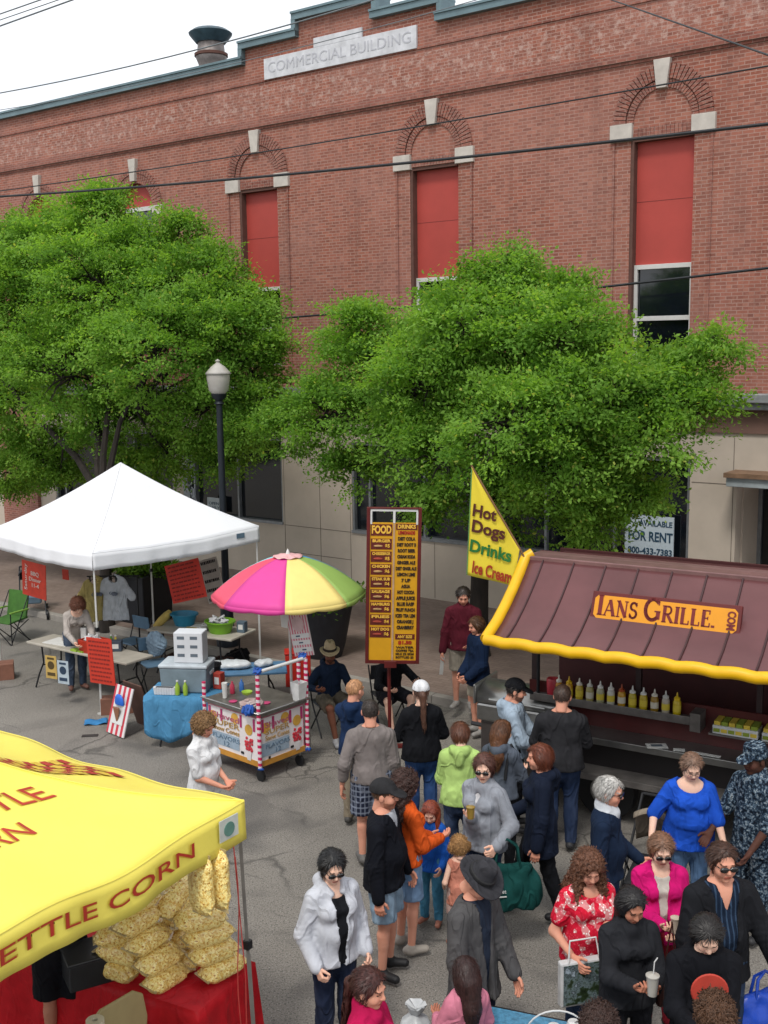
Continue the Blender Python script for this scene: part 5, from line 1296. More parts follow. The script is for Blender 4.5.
tq = G(203, 716); r2 = folding_table('side_table', (bk[0]-.12, bk[1]+.02, 0), .1, .5, .5, 'small blue side table carrying the black bucket', M('table_blue', '#50789a', .6), h=.5, group=None)
MB().lathe([(.1, 0), (.13, .22), (.14, .22), (.135, .24), (.12, .235), (.1, .03), (0, .03)], n=20).build('pail', blk, r, smooth=True); MB().tube([(-.135*math.cos(a), 0, .22+.14*math.sin(a)) for a in np.linspace(0, PI, 12)], .004, 5).build('handle', dkmetal, r)
# ---- lemonade cart
C0 = np.array(G(258.6, 715, .88))[:2]; A_ = np.array(G(199, 700, .88))[:2]; B_ = np.array(G(309, 700.5, .88))[:2]
la, lb_ = np.linalg.norm(A_-C0), np.linalg.norm(B_-C0); aa = math.atan2(*(A_-C0)[::-1]); ab = math.atan2(*(B_-C0)[::-1]); ex_ = (aa-ab-PI/2)/2
crz = ab+ex_; la, lb_ = la*1.0, lb_*1.02
cart = empty('snack_cart', (*C0, 0), crz, 'pink and white ice treat cart with candy striped posts on castors', 'cart')
# local: x along the right panel, y along the left panel
pk_m = stripes('candy_stripe', '#b81c50', '#d0c4c8', 2., 0, 13.)
pinkp = M('cart_pink', '#c9768c', .5, var=.2, vs=9); wpan = M('cart_white', '#d6d0d0', .5, var=.06); orr = M('cart_orange', '#b88232', .5)
gtop = M('cart_top', '#6c6862', .35, .3, var=.2, vs=6)
MB().b2((.02, .02, .2), (lb_-.02, la-.02, .84)).build('cart_body', pinkp, cart, bev=.01)
MB().b2((-.03, -.03, .842), (lb_+.03, la+.03, .88)).build('counter_top', gtop, cart, bev=.01)
def cpanel(side, Lp):
    # front panel art: x=0..Lp, built in the plane, then turned
    rot = (PI/2, 0, 0) if side == 'r' else (PI/2, 0, PI/2); off = lambda x, z, o=0.: (x, .018-o, z) if side == 'r' else (.018-o, x, z)
    pn = MB().box((0, 0, 0), (Lp-.1, .012, .58) if side == 'r' else (.012, Lp-.1, .58)).build('side_panel', wpan, cart, loc=off(Lp/2, .52, 0)); 
    d = (lambda x, z: (x-Lp/2, -.008, z-.52)) if side == 'r' else (lambda x, z: (-.008, x-Lp/2, z-.52))
    f = -1 if side == 'l' else 1
    rotx = (PI/2, 0, 0) if side == 'r' else (PI/2, 0, -PI/2)
    def put(mb, nm, m, z0=0.):
        o = mb.build(nm, m, pn); o.rotation_euler = rotx; o.location = (0, -.008-z0, 0) if side == 'r' else (-.008-z0, 0, 0); return o
    k = MB(); [k.lathe([(0, .004), (.07, .004), (.07, 0)], c=(x, z, 0), n=16) for x, z in ((-Lp*.36, .16), (Lp*.05, .21), (Lp*.3, .12))]; put(k, 'dot', M('dot_yellow', '#c79a40', .5))
    k = MB(); 
    for x in (-Lp*.42, -Lp*.2, Lp*.16, Lp*.4): k.box((x, .2, .003), (.035, .16, .006))
    put(k, 'pink_streak', M('streak', '#a82c66', .5))
    k = MB(); rg = random.Random(4)
    for j in range(26): k.lathe([(0, .012), (.018, .008), (.02, 0)], c=(Lp*.3+rg.uniform(-.07, .07), -.06+rg.uniform(-.09, .08), 0), n=8)
    put(k, 'red_ice', M('ice_red', '#b8303c', .5))
    k = MB().prism([(Lp*.3-.05, -.16), (Lp*.3+.05, -.16), (Lp*.3+.03, -.27), (Lp*.3-.03, -.27)], 0, .01, X=(1, 0, 0), Y=(0, 1, 0), Z=(0, 0, 1)); put(k, 'cup', M('cup_white', '#d0cccc', .5))
    put(MB().b2((-Lp*.45, -.2, 0), (Lp*.12, -.03, .004)), 'name_plate', M('plate_blue', '#93a4b4', .5))
    k = MB(); k.box((-Lp*.3, -.23, .008), (.03, .03, .006)); k.box((Lp*.18, -.2, .008), (.05, .03, .006)); put(k, 'black_mark', blk)
    for s_, z_, sz, m_ in (('Shaved', .19, .1, M('ink_pink', '#a85a70', .6)), ('SUPER', .1, .1, M('ink_gold', '#a8854a', .6)), ('Snow Cones', .02, .09, M('ink_gold', '#a8854a', .6)), ('FLAVORS', -.085, .08, M('ink_blue', '#5d7488', .6)), ('12', -.16, .09, M('ink_blue', '#5d7488', .6))):
        text('lettering', s_, sz, m_, pn, ((-Lp*.12, -.014, z_) if side == 'r' else (-.014, Lp*.12, z_)), rotx, fit=Lp*(.5 if len(s_) > 2 else .1))
    MB().box((Lp/2, .015, .235) if side == 'r' else (.015, Lp/2, .235), (Lp-.06, .02, .07) if side == 'r' else (.02, Lp-.06, .07)).build('orange_trim', orr, cart)
cpanel('r', lb_); cpanel('l', la)
for (x, y, z1) in ((-.01, -.01, 1.42), (lb_+.0, -.01, 1.42), (lb_-.02, .1, 1.4), (-.01, la, 1.1)):
    MB().tube([(x, y, .2), (x, y, z1)], .026, 10).build('striped_post', pk_m, cart, smooth=True)
bow = M('bow_blue', '#1c4fa0', .6)
for (x, y, z) in ((-.01, -.01, 1.44), (lb_-.01, .04, 1.44), (-.01, -.02, .2), (lb_, -.02, .22), (-.06, .12, .93)):
    F = Field((-.1, -.1, -.1), (.1, .1, .1), .01); rr = .05 if z > 1 else .028
    if abs(z-.93) < .01: rr = .075
    F.ell((0, 0, 0), (rr, rr, rr*.8), None, .01); F.folds(.02, .06, int(z*100)); v, f = F.nets(); o = mesh_np('bow', v, f, bow, cart, None, True); o.location = (x, y, z)
MB().tube([(-.01, -.01, 1.42), (lb_, -.0, 1.42)], .022, 10).build('top_rail', wht, cart, smooth=True)
MB().tube([(lb_+.035, -.035, .9), (-.035, -.035, .9), (-.035, la+.03, .9)], .013, 8).build('counter_rail', steel, cart, smooth=True)
MB().tube([(lb_+.05, .0, .22), (lb_+.05, 0, .9)], .014, 8).build('push_bar', steel, cart)
for (x, y) in ((.06, .06), (lb_-.08, .06), (.06, la-.08), (lb_-.08, la-.08)):
    w_ = MB().tube([(x-.018, y, .07), (x+.018, y, .07)], .07, 16).build('castor', blk, cart); MB().tube([(x, y, .07), (x, y, .2)], .016, 6).build('fork', steel, w_)
def CA(x, y, z=.885): return on(C0, crz, x, y, z)
for j, (x, y, h_, c_, lb) in enumerate(((.14, .72, .2, '#c8c8c4', 'stack of white paper cups at the far left of the cart'), (.3, .78, .16, '#a83048', 'red syrup bottle at the back of the cart'), (.42, .76, .16, '#3868a8', 'blue syrup bottle at the back of the cart'))):
    r = empty('cup_stack' if j == 0 else 'syrup_bottle', CA(x*lb_/.7, y*la/.9), 0, lb, 'cups' if j == 0 else 'bottle')
    MB().lathe([(.028, 0), (.04, h_), (.036, h_), (0, h_-.02)] if j == 0 else [(.03, 0), (.033, .02), (.03, h_*.7), (.012, h_*.85), (.012, h_), (0, h_)], n=14).build('cup_body' if j == 0 else 'bottle_body', M('cartitem_'+c_[1:], c_, .35), r, smooth=True)
r = empty('popcorn_bucket', CA(lb_-.1, .02), crz, 'white paper bucket standing at the right corner of the striped cart', 'bucket')
MB().lathe([(.075, 0), (.11, .24), (.105, .24), (.07, .01), (0, .01)], n=4, ph=PI/4).build('bucket_body', M('paper_bucket', '#cfcfce', .6), r)
pillow('sweet_bag', CA(.08, .22, .96), .5, .26, .2, .14, M('bag_clear', '#b3a9a6', .25, bmp=.6, bs=30, bd=.01, col2='#8c6f6a'), 'crumpled bag of pink sweets on the cart corner', 'bag', 4, amp=.02)
tag(MB().lathe([(.02, 0), (.06, .02), (.07, .05), (.05, .04), (0, .03)], n=14).build('lime_bowl', M('lime', '#8fae3a', .5), loc=CA(.1, .32, 1.04), smooth=True), 'small lime green cup on top of the crumpled bag', 'cup')
for j, (x, y) in enumerate(((.35, .25), (.12, .62))): tag(MB().lathe([(0, .0), (.05, 0), (.055, .012), (.0, .016)], n=14).build('pink_dish', M('dish_pink', '#b84470', .5), loc=CA(x, y)), ('pink dish near the middle of the cart counter', 'pink dish at the far left of the cart counter')[j], 'dish')
# parasol
uc = np.array(G(289, 597, 2.02)); par = empty('parasol', (uc[0], uc[1], 0), 0, 'round beach parasol with pink, yellow, green and blue panels over the cart', 'parasol')
cols = ['#c9bd7a', '#7fa04e', '#2f7fae', '#5fb6d6', '#8ed0d8', '#d63f60', '#d83c92', '#e8cf78']
# angle 0 = right (+x), counter-clockwise seen from above; -90 deg faces the camera
pans = [(-40, 5, '#86a352'), (5, 50, '#3f86b4'), (50, 95, '#6fb8cc'), (95, 140, '#86c8d4'), (140, 185, '#8fcdd6'), (185, 222, '#d84a64'), (222, 272, '#c83c8a'), (272, 320, '#dcc878')]
RU = 1.03
for a0, a1, c in pans:
    a0, a1 = R(a0), R(a1)
    def pf(s, t, a0=a0, a1=a1):
        a = a0+(a1-a0)*s; r_ = RU*t*(1-.035*math.sin(PI*s)*t); z = 2.58-.50*t**1.9-.0*t
        z += -.035*math.sin(PI*s)*t*(1-t)
        return (r_*math.cos(a), r_*math.sin(a), z)
    k = MB().grid(pf, 8, 14)
    def vf(s, t, a0=a0, a1=a1):
        p = pf(s, 1); return (p[0]*(1-.0*t), p[1]*(1-.0*t), p[2]-.07*t*(.7+.3*abs(math.sin(s*PI*2))))
    k.grid(vf, 8, 2); k.build('panel', M('parasol_'+c[1:], c, .6, var=.03), par, smooth=True, solid=.003)
MB().tube([(0, 0, 0), (0, 0, 2.6)], .019, 10).build('pole', alu, par, smooth=True); MB().lathe([(.0, 2.68), (.02, 2.64), (.03, 2.6), (.03, 2.58)][::-1], n=10).build('finial', wht, par)
def cap_f(s, t): a = 2*PI*s; r_ = .2*t; return (r_*math.cos(a), r_*math.sin(a), 2.61-.035*t-.01*math.sin(8*a)*t)
MB().grid(cap_f, 40, 4).build('vent_cap', M('parasol_cap', '#d0a0a0', .6, var=.1), par, smooth=True, solid=.003)
k = MB()
for j in range(8): a = R((-40, 5, 50, 95, 140, 185, 222, 272)[j]); k.tube([((RU*t)*math.cos(a), (RU*t)*math.sin(a), 2.572-.5*t**1.9) for t in np.linspace(0, 1, 9)], .007, 5)
k.build('rib', alu, par)
MB().lathe([(.0, .0), (.22, .0), (.2, .06), (.05, .1), (.03, .3), (0, .3)], n=20).build('base', dkmetal, par)
# striped flavour sign behind the cart
o, wd, ht = board('flavour_sign', quadpx(((290, 612), (310, 610), (310, 655), (291, 657)), atdepth(UN(uc)[1]-.15)), stripes('pink_stripe', '#b85a6c', '#c4b8b8', 22., 0), 'pink striped flavour list with picture strips hanging below the parasol', lines=0)
MB().lathe([(0, .012), (wd*.3, .012), (wd*.3, .006)], c=(0, ht*.22, 0), n=18).build('cone_badge', M('badge', '#c4a8a8', .6), o)
k = MB(); [k.box((0, y, .01), (wd*.9, ht*.1, .008)) for y in (-.05*ht, -.2*ht, -.36*ht)]; k.build('label_strip', wht, o)
k = MB(); [k.box((wd*(.1*q-.2), y, .016), (wd*.2, ht*.03, .004)) for q, y in ((1, -.05*ht), (2, -.2*ht), (3, -.36*ht))]; k.build('label_print', M('print_navy', '#3c4c60', .7), o)
rbx = G(297, 690); tag(MB().b2((-.2, -.14, 0), (.2, .14, .52)).b2((-.21, -.15, .52), (.21, .15, .56)).build('red_cooler', M('cooler_red', '#b02418', .5), loc=(rbx[0], rbx[1]+.3, 0), rz=.1, bev=.015), 'tall red drinks cooler behind the right end of the cart', 'cooler')
tag(MB().prism([(-.06, 0), (.06, 0), (.04, -.3), (-.04, -.28)], 0, .01).build('paper_strip', paper, loc=Gn(284, 606, UN(uc)[1]-.3)), 'narrow white paper strip hanging under the parasol edge', 'paper')
# ---- menu board
mbz = G(390, 748); mroot = empty('menu_board', mbz, 0, 'tall yellow and maroon FOOD and DRINKS menu board on a post', 'menu board')
maroon = M('maroon_paint', '#5a1614', .5); myel = M('menu_yellow', '#c8920f', .55, var=.04)
def ML(px, py):   # pixel to the board's own plane (x, z)
    d = _F+_R*(px-384)/FPX-_U*(py-512)/FPX; t = mbz[1]/d[1]; return d[0]*t-mbz[0], CH+d[2]*t
tlx, tlz = ML(369, 505); trx, trz_ = ML(424, 508); blx, blz = ML(363, 661); brx, brz_ = ML(417, 667)
face = empty('board_face', ((tlx+trx+blx+brx)/4, 0, (tlz+trz_+blz+brz_)/4)); face.parent = mroot
mw = ((trx-tlx)+(brx-blx))/2; mh = tlz-blz
face.rotation_euler = (0, math.atan2((tlx-blx), mh), 0)
COL.objects.unlink(face); 
fm = Matrix.Translation(face.location) @ Matrix.Rotation(math.atan2(tlx-blx, mh), 4, 'Y') @ Matrix.Rotation(R(-1.5), 4, 'Y')
bpy.data.objects.remove(face)
def mpart(mbx, name, mat, bev=0., par=None):
    o = mbx.build(name, mat, par or mroot, bev=bev); 
    if par is None: o.matrix_local = fm
    return o
hw_, hh_ = mw/2, mh/2
k = MB(); k.b2((-hw_, -.03, -hh_), (-hw_+.045, .03, hh_)).b2((hw_-.045, -.03, -hh_), (hw_, .03, hh_)).b2((-hw_+.045, -.03, -hh_), (hw_-.045, .03, -hh_+.045)).b2((-hw_+.045, -.03, hh_-.02), (hw_-.045, .03, hh_)); mpart(k, 'board_frame', maroon, .004)
k = MB(); k.b2((-hw_+.05, -.02, hh_-.05), (hw_-.05, .015, hh_-.022)).b2((-.015, -.02, hh_-.2), (.015, .015, hh_-.05)).b2((-hw_+.046, -.02, hh_-.22), (-hw_+.07, .015, hh_-.05)).b2((hw_-.07, -.02, hh_-.22), (hw_-.046, .015, hh_-.05)); mpart(k, 'white_rail', wht)
zt = hh_-.2
yp = MB().b2((-hw_+.045, -.012, -hh_+.045), (hw_-.045, .012, zt)); yp = mpart(yp, 'menu_panel', myel)
mpart(MB().b2((-.012, -.024, -hh_+.045), (.012, -.0125, zt)), 'divider', M('divider_tan', '#b09070', .6))
ink = M('menu_ink', '#2a1a10', .7); dk = M('menu_maroon', '#5c1810', .6); inkr = M('menu_red', '#a02010', .6); yl = M('menu_letter', '#e0b040', .6)
cw = hw_-.06; xl = -hw_+.05+cw/2-.005; xr = hw_-.05-cw/2+.005
k = MB(); k.b2((xl-cw/2+.01, -.018, zt-.17), (xl+cw/2-.01, -.0125, zt-.02)); k.b2((xr-cw/2+.01, -.018, zt-.09), (xr+cw/2-.01, -.0125, zt-.01))
ys = [zt-.2-.168*j for j in range(8)]
for y in ys: k.b2((xl-cw/2+.012, -.018, y-.15), (xl+cw/2-.012, -.0125, y-.01))
k.b2((xr-cw/2+.02, -.018, -hh_+.33), (xr+cw/2-.02, -.0125, -hh_+.4)); mpart(k, 'dark_panels', dk, 0, None)
t_ = [text('l', 'FOOD', .14, yl, yp, (xl, -.02, zt-.095), fit=cw*.86, bold=.006), text('l', 'DRINKS', .07, yl, yp, (xr, -.02, zt-.05), fit=cw*.8, bold=.003)]
foods = ['BURGER', 'CHEESEBRGR', 'CHICKEN', 'STEAK SUB', 'SAUSAGE', 'HAMBURG', 'FRIES', 'HOT DOG']
for s_, y in zip(foods, ys): t_.append(text('l', s_, .05, yl, yp, (xl, -.02, y-.04), fit=cw*.8, bold=.002)); t_.append(text('l', '$'+str(3+len(s_) % 4), .06, yl, yp, (xl+cw*.27, -.02, y-.105), bold=.002))
drinks = ['LEMONADE', 'DIET COLA', 'DIET ROOT B', 'ROOT BEER', 'CREAM SODA', 'GINGER ALE', 'DIET GNGR ALE', 'LEMON LIME', '7 UP', 'AGUA', 'HOT COCOA', 'APPLE JUICE', 'BLUE RASP', 'FRUIT PUNCH', 'ICED TEA LEM', 'ORANGE J', 'CRANBERRY']
dh = (zt-.12+hh_-.42)/len(drinks)
for j, s_ in enumerate(drinks): t_.append(text('l', s_, .06, inkr if j == 0 else ink, yp, (xr, -.018, zt-.13-dh*j), fit=cw*(.45+.035*len(s_)) if len(s_) > 4 else cw*.4, bold=.003))
t_ += [text('l', 'ANY SIZE', .05, yl, yp, (xr, -.022, -hh_+.365), fit=cw*.65, bold=.002), text('l', '$1.50', .06, inkr, yp, (xr, -.018, -hh_+.285), fit=cw*.6, bold=.003)]
for j, s_ in enumerate(('WATER', 'COFFEE TEA', 'MILK 2% SKIM', 'BOTTLED $2')): t_.append(text('l', s_, .04, ink, yp, (xr, -.018, -hh_+.22-.045*j), fit=cw*.8, bold=.001))
joinup('lettering', t_, yp)
bun = M('bun', '#b08a58', .7, var=.2, vs=20)
for j, y in enumerate(ys):
    k = MB().lathe([(0, 0), (.05, .004), (.06, .014), (.05, .024), (0, .03)], c=(xl-cw*.14, -.02, y-.12), n=12, sy=.2)
    k.build('food_picture', bun if j not in (1, 6, 7) else M('sauce', '#a0402c', .6, var=.2, vs=20), yp)
MB().tube([(0, .055, .03), (0, .055, blz+.5)], .024, 8).build('post', maroon, mroot); MB().box((0, 0, .03), (.7, .06, .05)).box((0, 0, .03), (.06, .7, .05)).build('base', maroon, mroot, bev=.006)
MB().box((.02, -.03, blz-.04), (.16, .06, .09)).build('clamp', maroon, mroot, bev=.006)
# ---- food truck
TR0 = W(-5.98, 9.765); TRZ = -AZ+R(6)
trk = empty('food_trailer', TR0, TRZ, 'maroon concession trailer with yellow edged metal roof and steel counter', 'food trailer')
_ti = (Matrix.Translation(TR0) @ Matrix.Rotation(TRZ, 4, 'Z')).inverted()
def TL(px, py, z): return _ti @ Vector(G(px, py, z))
roofm = M('roof_mauve', '#633e3f', .3, .15, var=.14, vs=1.2, bmp=.06, bs=3); seam = M('roof_seam', '#3c2224', .5)
yt = M('yellow_tube', '#d9a80e', .4, var=.05); mint = M('trailer_maroon', '#40191a', .6)
LT = 4.7
prof = [(0, 2.2), (.12, 2.235), (.3, 2.315), (.5, 2.435), (.7, 2.575), (.9, 2.735), (1.07, 2.89)]
def pz(y): return float(np.interp(y, [p[0] for p in prof], [p[1] for p in prof]))
x_top = .1
k = MB().grid(lambda s, t: (x_top*(t)**2*0+ .02*0 + s*LT, 1.07*t, pz(1.07*t)), 30, 18); k.build('roof', roofm, trk, smooth=True, solid=.02)
k = MB(); k.b2((-.0, 1.05, 2.87), (LT, 1.28, 2.93)).prism([(1.28, 2.93), (1.28, 2.88), (1.5, 2.86), (1.5, 2.915)], 0, LT, X=(0, 1, 0), Y=(0, 0, 1), Z=(1, 0, 0)); k.build('ridge_flashing', M('ridge_mauve', '#80605f', .35, .3), trk, bev=.01)
k = MB().prism([(1.5, 2.92), (1.5, 2.86), (3.2, 2.2), (3.2, 2.26)], 0, LT, X=(0, 1, 0), Y=(0, 0, 1), Z=(1, 0, 0)); k.build('rear_roof', roofm, trk)
k = MB(); x = .22
while x < LT:
    k.tube([(x, y, z+.016) for y, z in prof], .013, 6); x += .367
k.build('roof_seam', seam, trk, smooth=True)
k = MB().tube([(.06, 1.12, 2.95)]+[(.0-.0*y, y, z+.02) for y, z in prof[::-1]][:-1]+[(-.0, .0, 2.2)], .062, 12); k.tube([(-.0, .0, 2.2)]+[(x, -.005+.004*math.sin(x*17), 2.18+.02*abs(math.sin(PI*(x-.22)/.367))) for x in np.linspace(.03, LT, 80)], .062, 12)
F = None; k.build('yellow_edge_tube', yt, trk, smooth=True)
# sign on the roof
pa = TL(594, 604, 2.56); pb = TL(739, 624, 2.56); sx0, sx1 = pa.x, pb.x; sw = sx1-sx0; sy_ = (pa.y+pb.y)/2; shh = .325
sg = empty('name_sign', ((sx0+sx1)/2, sy_, 2.56)); sg.parent = trk; sg.rotation_euler = (R(-22), 0, 0)
COL.objects.unlink(sg); bpy.data.objects.remove(sg)
sm = Matrix.Translation(((sx0+sx1)/2, sy_, 2.56)) @ Matrix.Rotation(R(-22), 4, 'X')
b = MB().b2((-sw/2, 0, -shh/2), (sw/2, .05, shh/2)).build('name_sign', M('sign_maroon', '#5a1210', .45), trk, bev=.006); b.matrix_local = sm
c_ = .035; a_, h_ = sw/2-.034, shh/2-.04
poly = [(-a_+c_, -h_), (a_-c_, -h_), (a_, -h_+c_), (a_, h_-c_), (a_-c_, h_), (-a_+c_, h_), (-a_, h_-c_), (-a_, -h_+c_)]
MB().prism(poly, -.006, .0, ).build('sign_field', M('sign_gold', '#d08a0c', .45, var=.03), b)
MB().b2((-sw*.3, .05, -.3), (-sw*.27, .08, .05)).b2((sw*.27, .05, -.3), (sw*.3, .08, .05)).build('sign_bracket', dkmetal, b)
# serif capitals built from strokes
def glyph(ch):
    def arc(cx, cy, rx, ry, a0, a1, n=14): return [(cx+rx*math.cos(R(a0+(a1-a0)*i/n)), cy+ry*math.sin(R(a0+(a1-a0)*i/n))) for i in range(n+1)]
    st = []; th, tn = .15, .06
    sf = lambda x, y, w_=.3: st.append(([(x-w_/2, y), (x+w_/2, y)], .05))
    if ch == 'I': st.append(([(.17, 0), (.17, 1)], th)); sf(.17, .02); sf(.17, .98); wd_ = .34
    elif ch == 'A': st += [([(.08, 0), (.4, 1)], tn), ([(.4, 1), (.72, 0)], th), ([(.2, .33), (.62, .33)], tn)]; sf(.08, .02, .24); sf(.72, .02, .28); wd_ = .84
    elif ch == 'N': st += [([(.14, 0), (.14, 1)], tn), ([(.12, 1), (.68, 0)], th), ([(.68, 0), (.68, 1)], tn)]; sf(.14, .02, .26); sf(.08, .98, .2); sf(.68, .98, .26); wd_ = .84
    elif ch == 'S': st += [(arc(.3, .74, .2, .22, 20, 180)+arc(.3, .74, .2, .22, 180, 250)[1:]+arc(.3, .27, .22, .24, 70, -60)[0:]+arc(.3, .27, .22, .24, -60, -165)[1:], .1)]; st.append(([(.5, .72), (.5, .98)], .045)); st.append(([(.07, .04), (.07, .3)], .045)); wd_ = .6
    elif ch == 'G': st += [(arc(.45, .5, .36, .46, 45, 180)+arc(.45, .5, .36, .46, 180, 315)[1:], .12), ([(.74, .08), (.74, .42)], .13), ([(.74, .72), (.74, .98)], .05)]; sf(.7, .43, .3); wd_ = .9
    elif ch == 'R': st += [([(.16, 0), (.16, 1)], th), ([(.16, .97), (.4, .97)]+arc(.4, .74, .2, .23, 90, -90)+[(.16, .51)], .08), ([(.36, .5), (.7, .0)], .13)]; sf(.16, .02, .32); sf(.1, .98, .2); sf(.72, .02, .2); wd_ = .78
    elif ch == 'L': st += [([(.16, 0), (.16, 1)], th), ([(.1, .03), (.6, .03)], .06), ([(.58, 0), (.58, .25)], .05)]; sf(.16, .98, .32); wd_ = .64
    elif ch == 'E': st += [([(.16, 0), (.16, 1)], th), ([(.05, .03), (.6, .03)], .06), ([(.05, .97), (.56, .97)], .06), ([(.16, .52), (.44, .52)], .05), ([(.58, 0), (.58, .25)], .05), ([(.54, .76), (.54, 1)], .05), ([(.44, .42), (.44, .62)], .04)]; wd_ = .66
    elif ch == '.': st.append(([(.1, 0), (.1, .13)], .15)); wd_ = .22
    else: wd_ = .35
    return st, wd_
def strokes(s, caps, H_, gap=.07):
    out = []; x = 0
    for ch, c in zip(s, caps):
        st, wd_ = glyph(ch); kx = H_*c
        for pts, t in st: out.append(([(x+px*kx*.86, py*kx) for px, py in pts], t*kx))
        x += wd_*kx*.86+gap*H_*.6
    return out, x
SS, tw = strokes('IANS GRILLE.', (1.14, .92, .92, .92, .8, 1.25, .92, .92, .92, .92, .92, .92), .185)
k = MB(); fx = (sw-.31)/tw
for pts, t in SS:
    pts = [(-sw/2+.07+x*fx, -.088+y) for x, y in pts]
    t *= 1.3
    for (x0, y0), (x1, y1) in zip(pts[:-1], pts[1:]):
        dx_, dy_ = x1-x0, y1-y0; l = math.hypot(dx_, dy_)+1e-6; ex2, ey2 = dx_/l*t*.18, dy_/l*t*.18
        if len(pts) == 2: ex2 = ey2 = 0
        nx_, ny_ = -dy_/l*t/2, dx_/l*t/2
        if abs(dx_) < abs(dy_)*2: nx_ *= min(fx, 1.3)
        k.prism([(x0+nx_-ex2, y0+ny_-ey2), (x0-nx_-ex2, y0-ny_-ey2), (x1-nx_+ex2, y1-ny_+ey2), (x1+nx_+ex2, y1+ny_+ey2)], -.010-.0004*(SS.index((SS[0][0], SS[0][1])) if 0 else 0), -.0065)
k.build('lettering', M('sign_letter', '#6a1010', .5), b)
text('lettering', 'COM', .11, M('sign_letter', '#6a1010', .5), b, (sw/2-.095, -.009, 0), (PI/2, PI/2, 0), fit=.19, bold=.004)
# body
yb = 1.12
k = MB(); k.b2((.0, yb+1.0, .45), (LT, yb+1.05, 2.84)).b2((-.0, yb, .45), (.05, yb+1., .98)).b2((LT-.05, yb, .45), (LT, yb+1., 2.84)); k.build('trailer_wall', mint, trk)
k = MB(); k.b2((.0, yb, .4), (LT, yb+2., .46)); k.build('floor_deck', dkmetal, trk)
k = MB(); k.b2((.02, .98, .45), (LT, 1.0, .97)); k.build('lower_panel', M('black_panel', '#1b1718', .5), trk)
k = MB(); k.b2((.02, yb+.03, 1.0), (LT, yb+.06, 1.45)); k.build('counter_back', M('maroon_gloss', '#4a1d1c', .35), trk)
k = MB(); k.b2((.02, .78, .99), (LT, yb+.03, 1.02)).b2((.02, .765, .95), (LT, .78, 1.025)); k.build('counter', steel, trk, bev=.004)
k = MB(); k.b2((.02, .70, .6), (LT, .98, .63)).b2((.02, .69, .56), (LT, .70, .635)); k.build('lower_shelf', M('steel_dull', '#7c7875', .4, .6, var=.2), trk, bev=.003)
k = MB(); k.b2((.1, yb-.14, 1.3), (1.95, yb+.03, 1.32)).b2((.1, yb-.15, 1.27), (1.95, yb-.14, 1.36)).b2((1.95, yb-.2, 1.22), (2.06, yb+.03, 1.42)); k.build('bottle_shelf', M('steel_dull', '#7c7875', .4, .6, var=.2), trk, bev=.003)
k = MB(); k.b2((2.15, yb-.2, 1.22), (LT-.1, yb+.03, 1.24)); k.build('tray_shelf', M('steel_dull', '#7c7875', .4, .6, var=.2), trk)
for x in (.06, 1.3, 2.6, 3.9):
    MB().b2((x-.03, yb+.07, 1.0), (x+.03, yb+.13, 2.84)).build('post', M('trailer_post', '#2a1a1b', .6), trk)
MB().b2((0.1, yb+.2, 2.78), (LT-.1, yb+.9, 2.83)).build('ceiling_panel', mint, trk)
for x in (1.0, 3.2):
    w_ = MB().tube([(x, 1.02, .33), (x, 1.2, .33)], .33, 24).build('wheel', blk, trk, smooth=True); MB().tube([(x, 1.0, .33), (x, 1.03, .33)], .17, 18).build('hub', steel, w_)
k = MB().tube([(.05, 1.2, .42), (-1.0, 2.1, .42)], .035, 4).tube([(.05, 3.0, .42), (-1.0, 2.1, .42)], .035, 4).tube([(-1., 2.1, .42), (-1.2, 2.1, .42)], .03, 4).tube([(-1, 2.1, 0), (-1, 2.1, .5)], .03, 6); k.build('drawbar', dkmetal, trk)
k = MB().tube([(.2, .3, 2.15), (.05, 1.1, 1.8)], .012, 6).tube([(.15, 1.1, 2.15), (.15, 1.1, 1.02)], .02, 6).tube([(3.9, .3, 2.15), (3.9, 1.1, 1.8)], .012, 6); k.build('roof_strut', dkmetal, trk)
def TW(x, y, z): return tuple(_ti.inverted() @ Vector((x, y, z)))
# steel grill at the left end
gr = empty('steel_grill', TW(-.5, 1.3, 0), TRZ, 'stainless barbecue grill with closed lid at the left end of the trailer', 'grill')
MB().b2((-.1, -.3, .9), (1.0, .3, 1.12)).build('firebox', steel, gr, bev=.03)
MB().grid(lambda s, t: (-.1+1.1*s, -.3+.6*t, 1.125+.2*math.sin(PI*t)**.6), 2, 14).build('grill_lid', steel, gr, smooth=True, solid=.01)
MB().b2((-.13, -.32, 1.1), (-.1, .32, 1.34)).b2((1., -.32, 1.1), (1.03, .32, 1.34)).build('end_plate', steel, gr, bev=.02)
MB().tube([(.1, -.36, 1.2), (.8, -.36, 1.2)], .014).build('lid_handle', steel, gr)
MB().b2((-.06, -.26, .3), (.96, .26, .9)).build('cabinet', M('cabinet_grey', '#4c4644', .5, .4), gr, bev=.02)
for x in (0, .9):
    for y in (-.22, .22): MB().tube([(x, y, 0), (x, y, .3)], .022, 6).build('leg', dkmetal, gr)
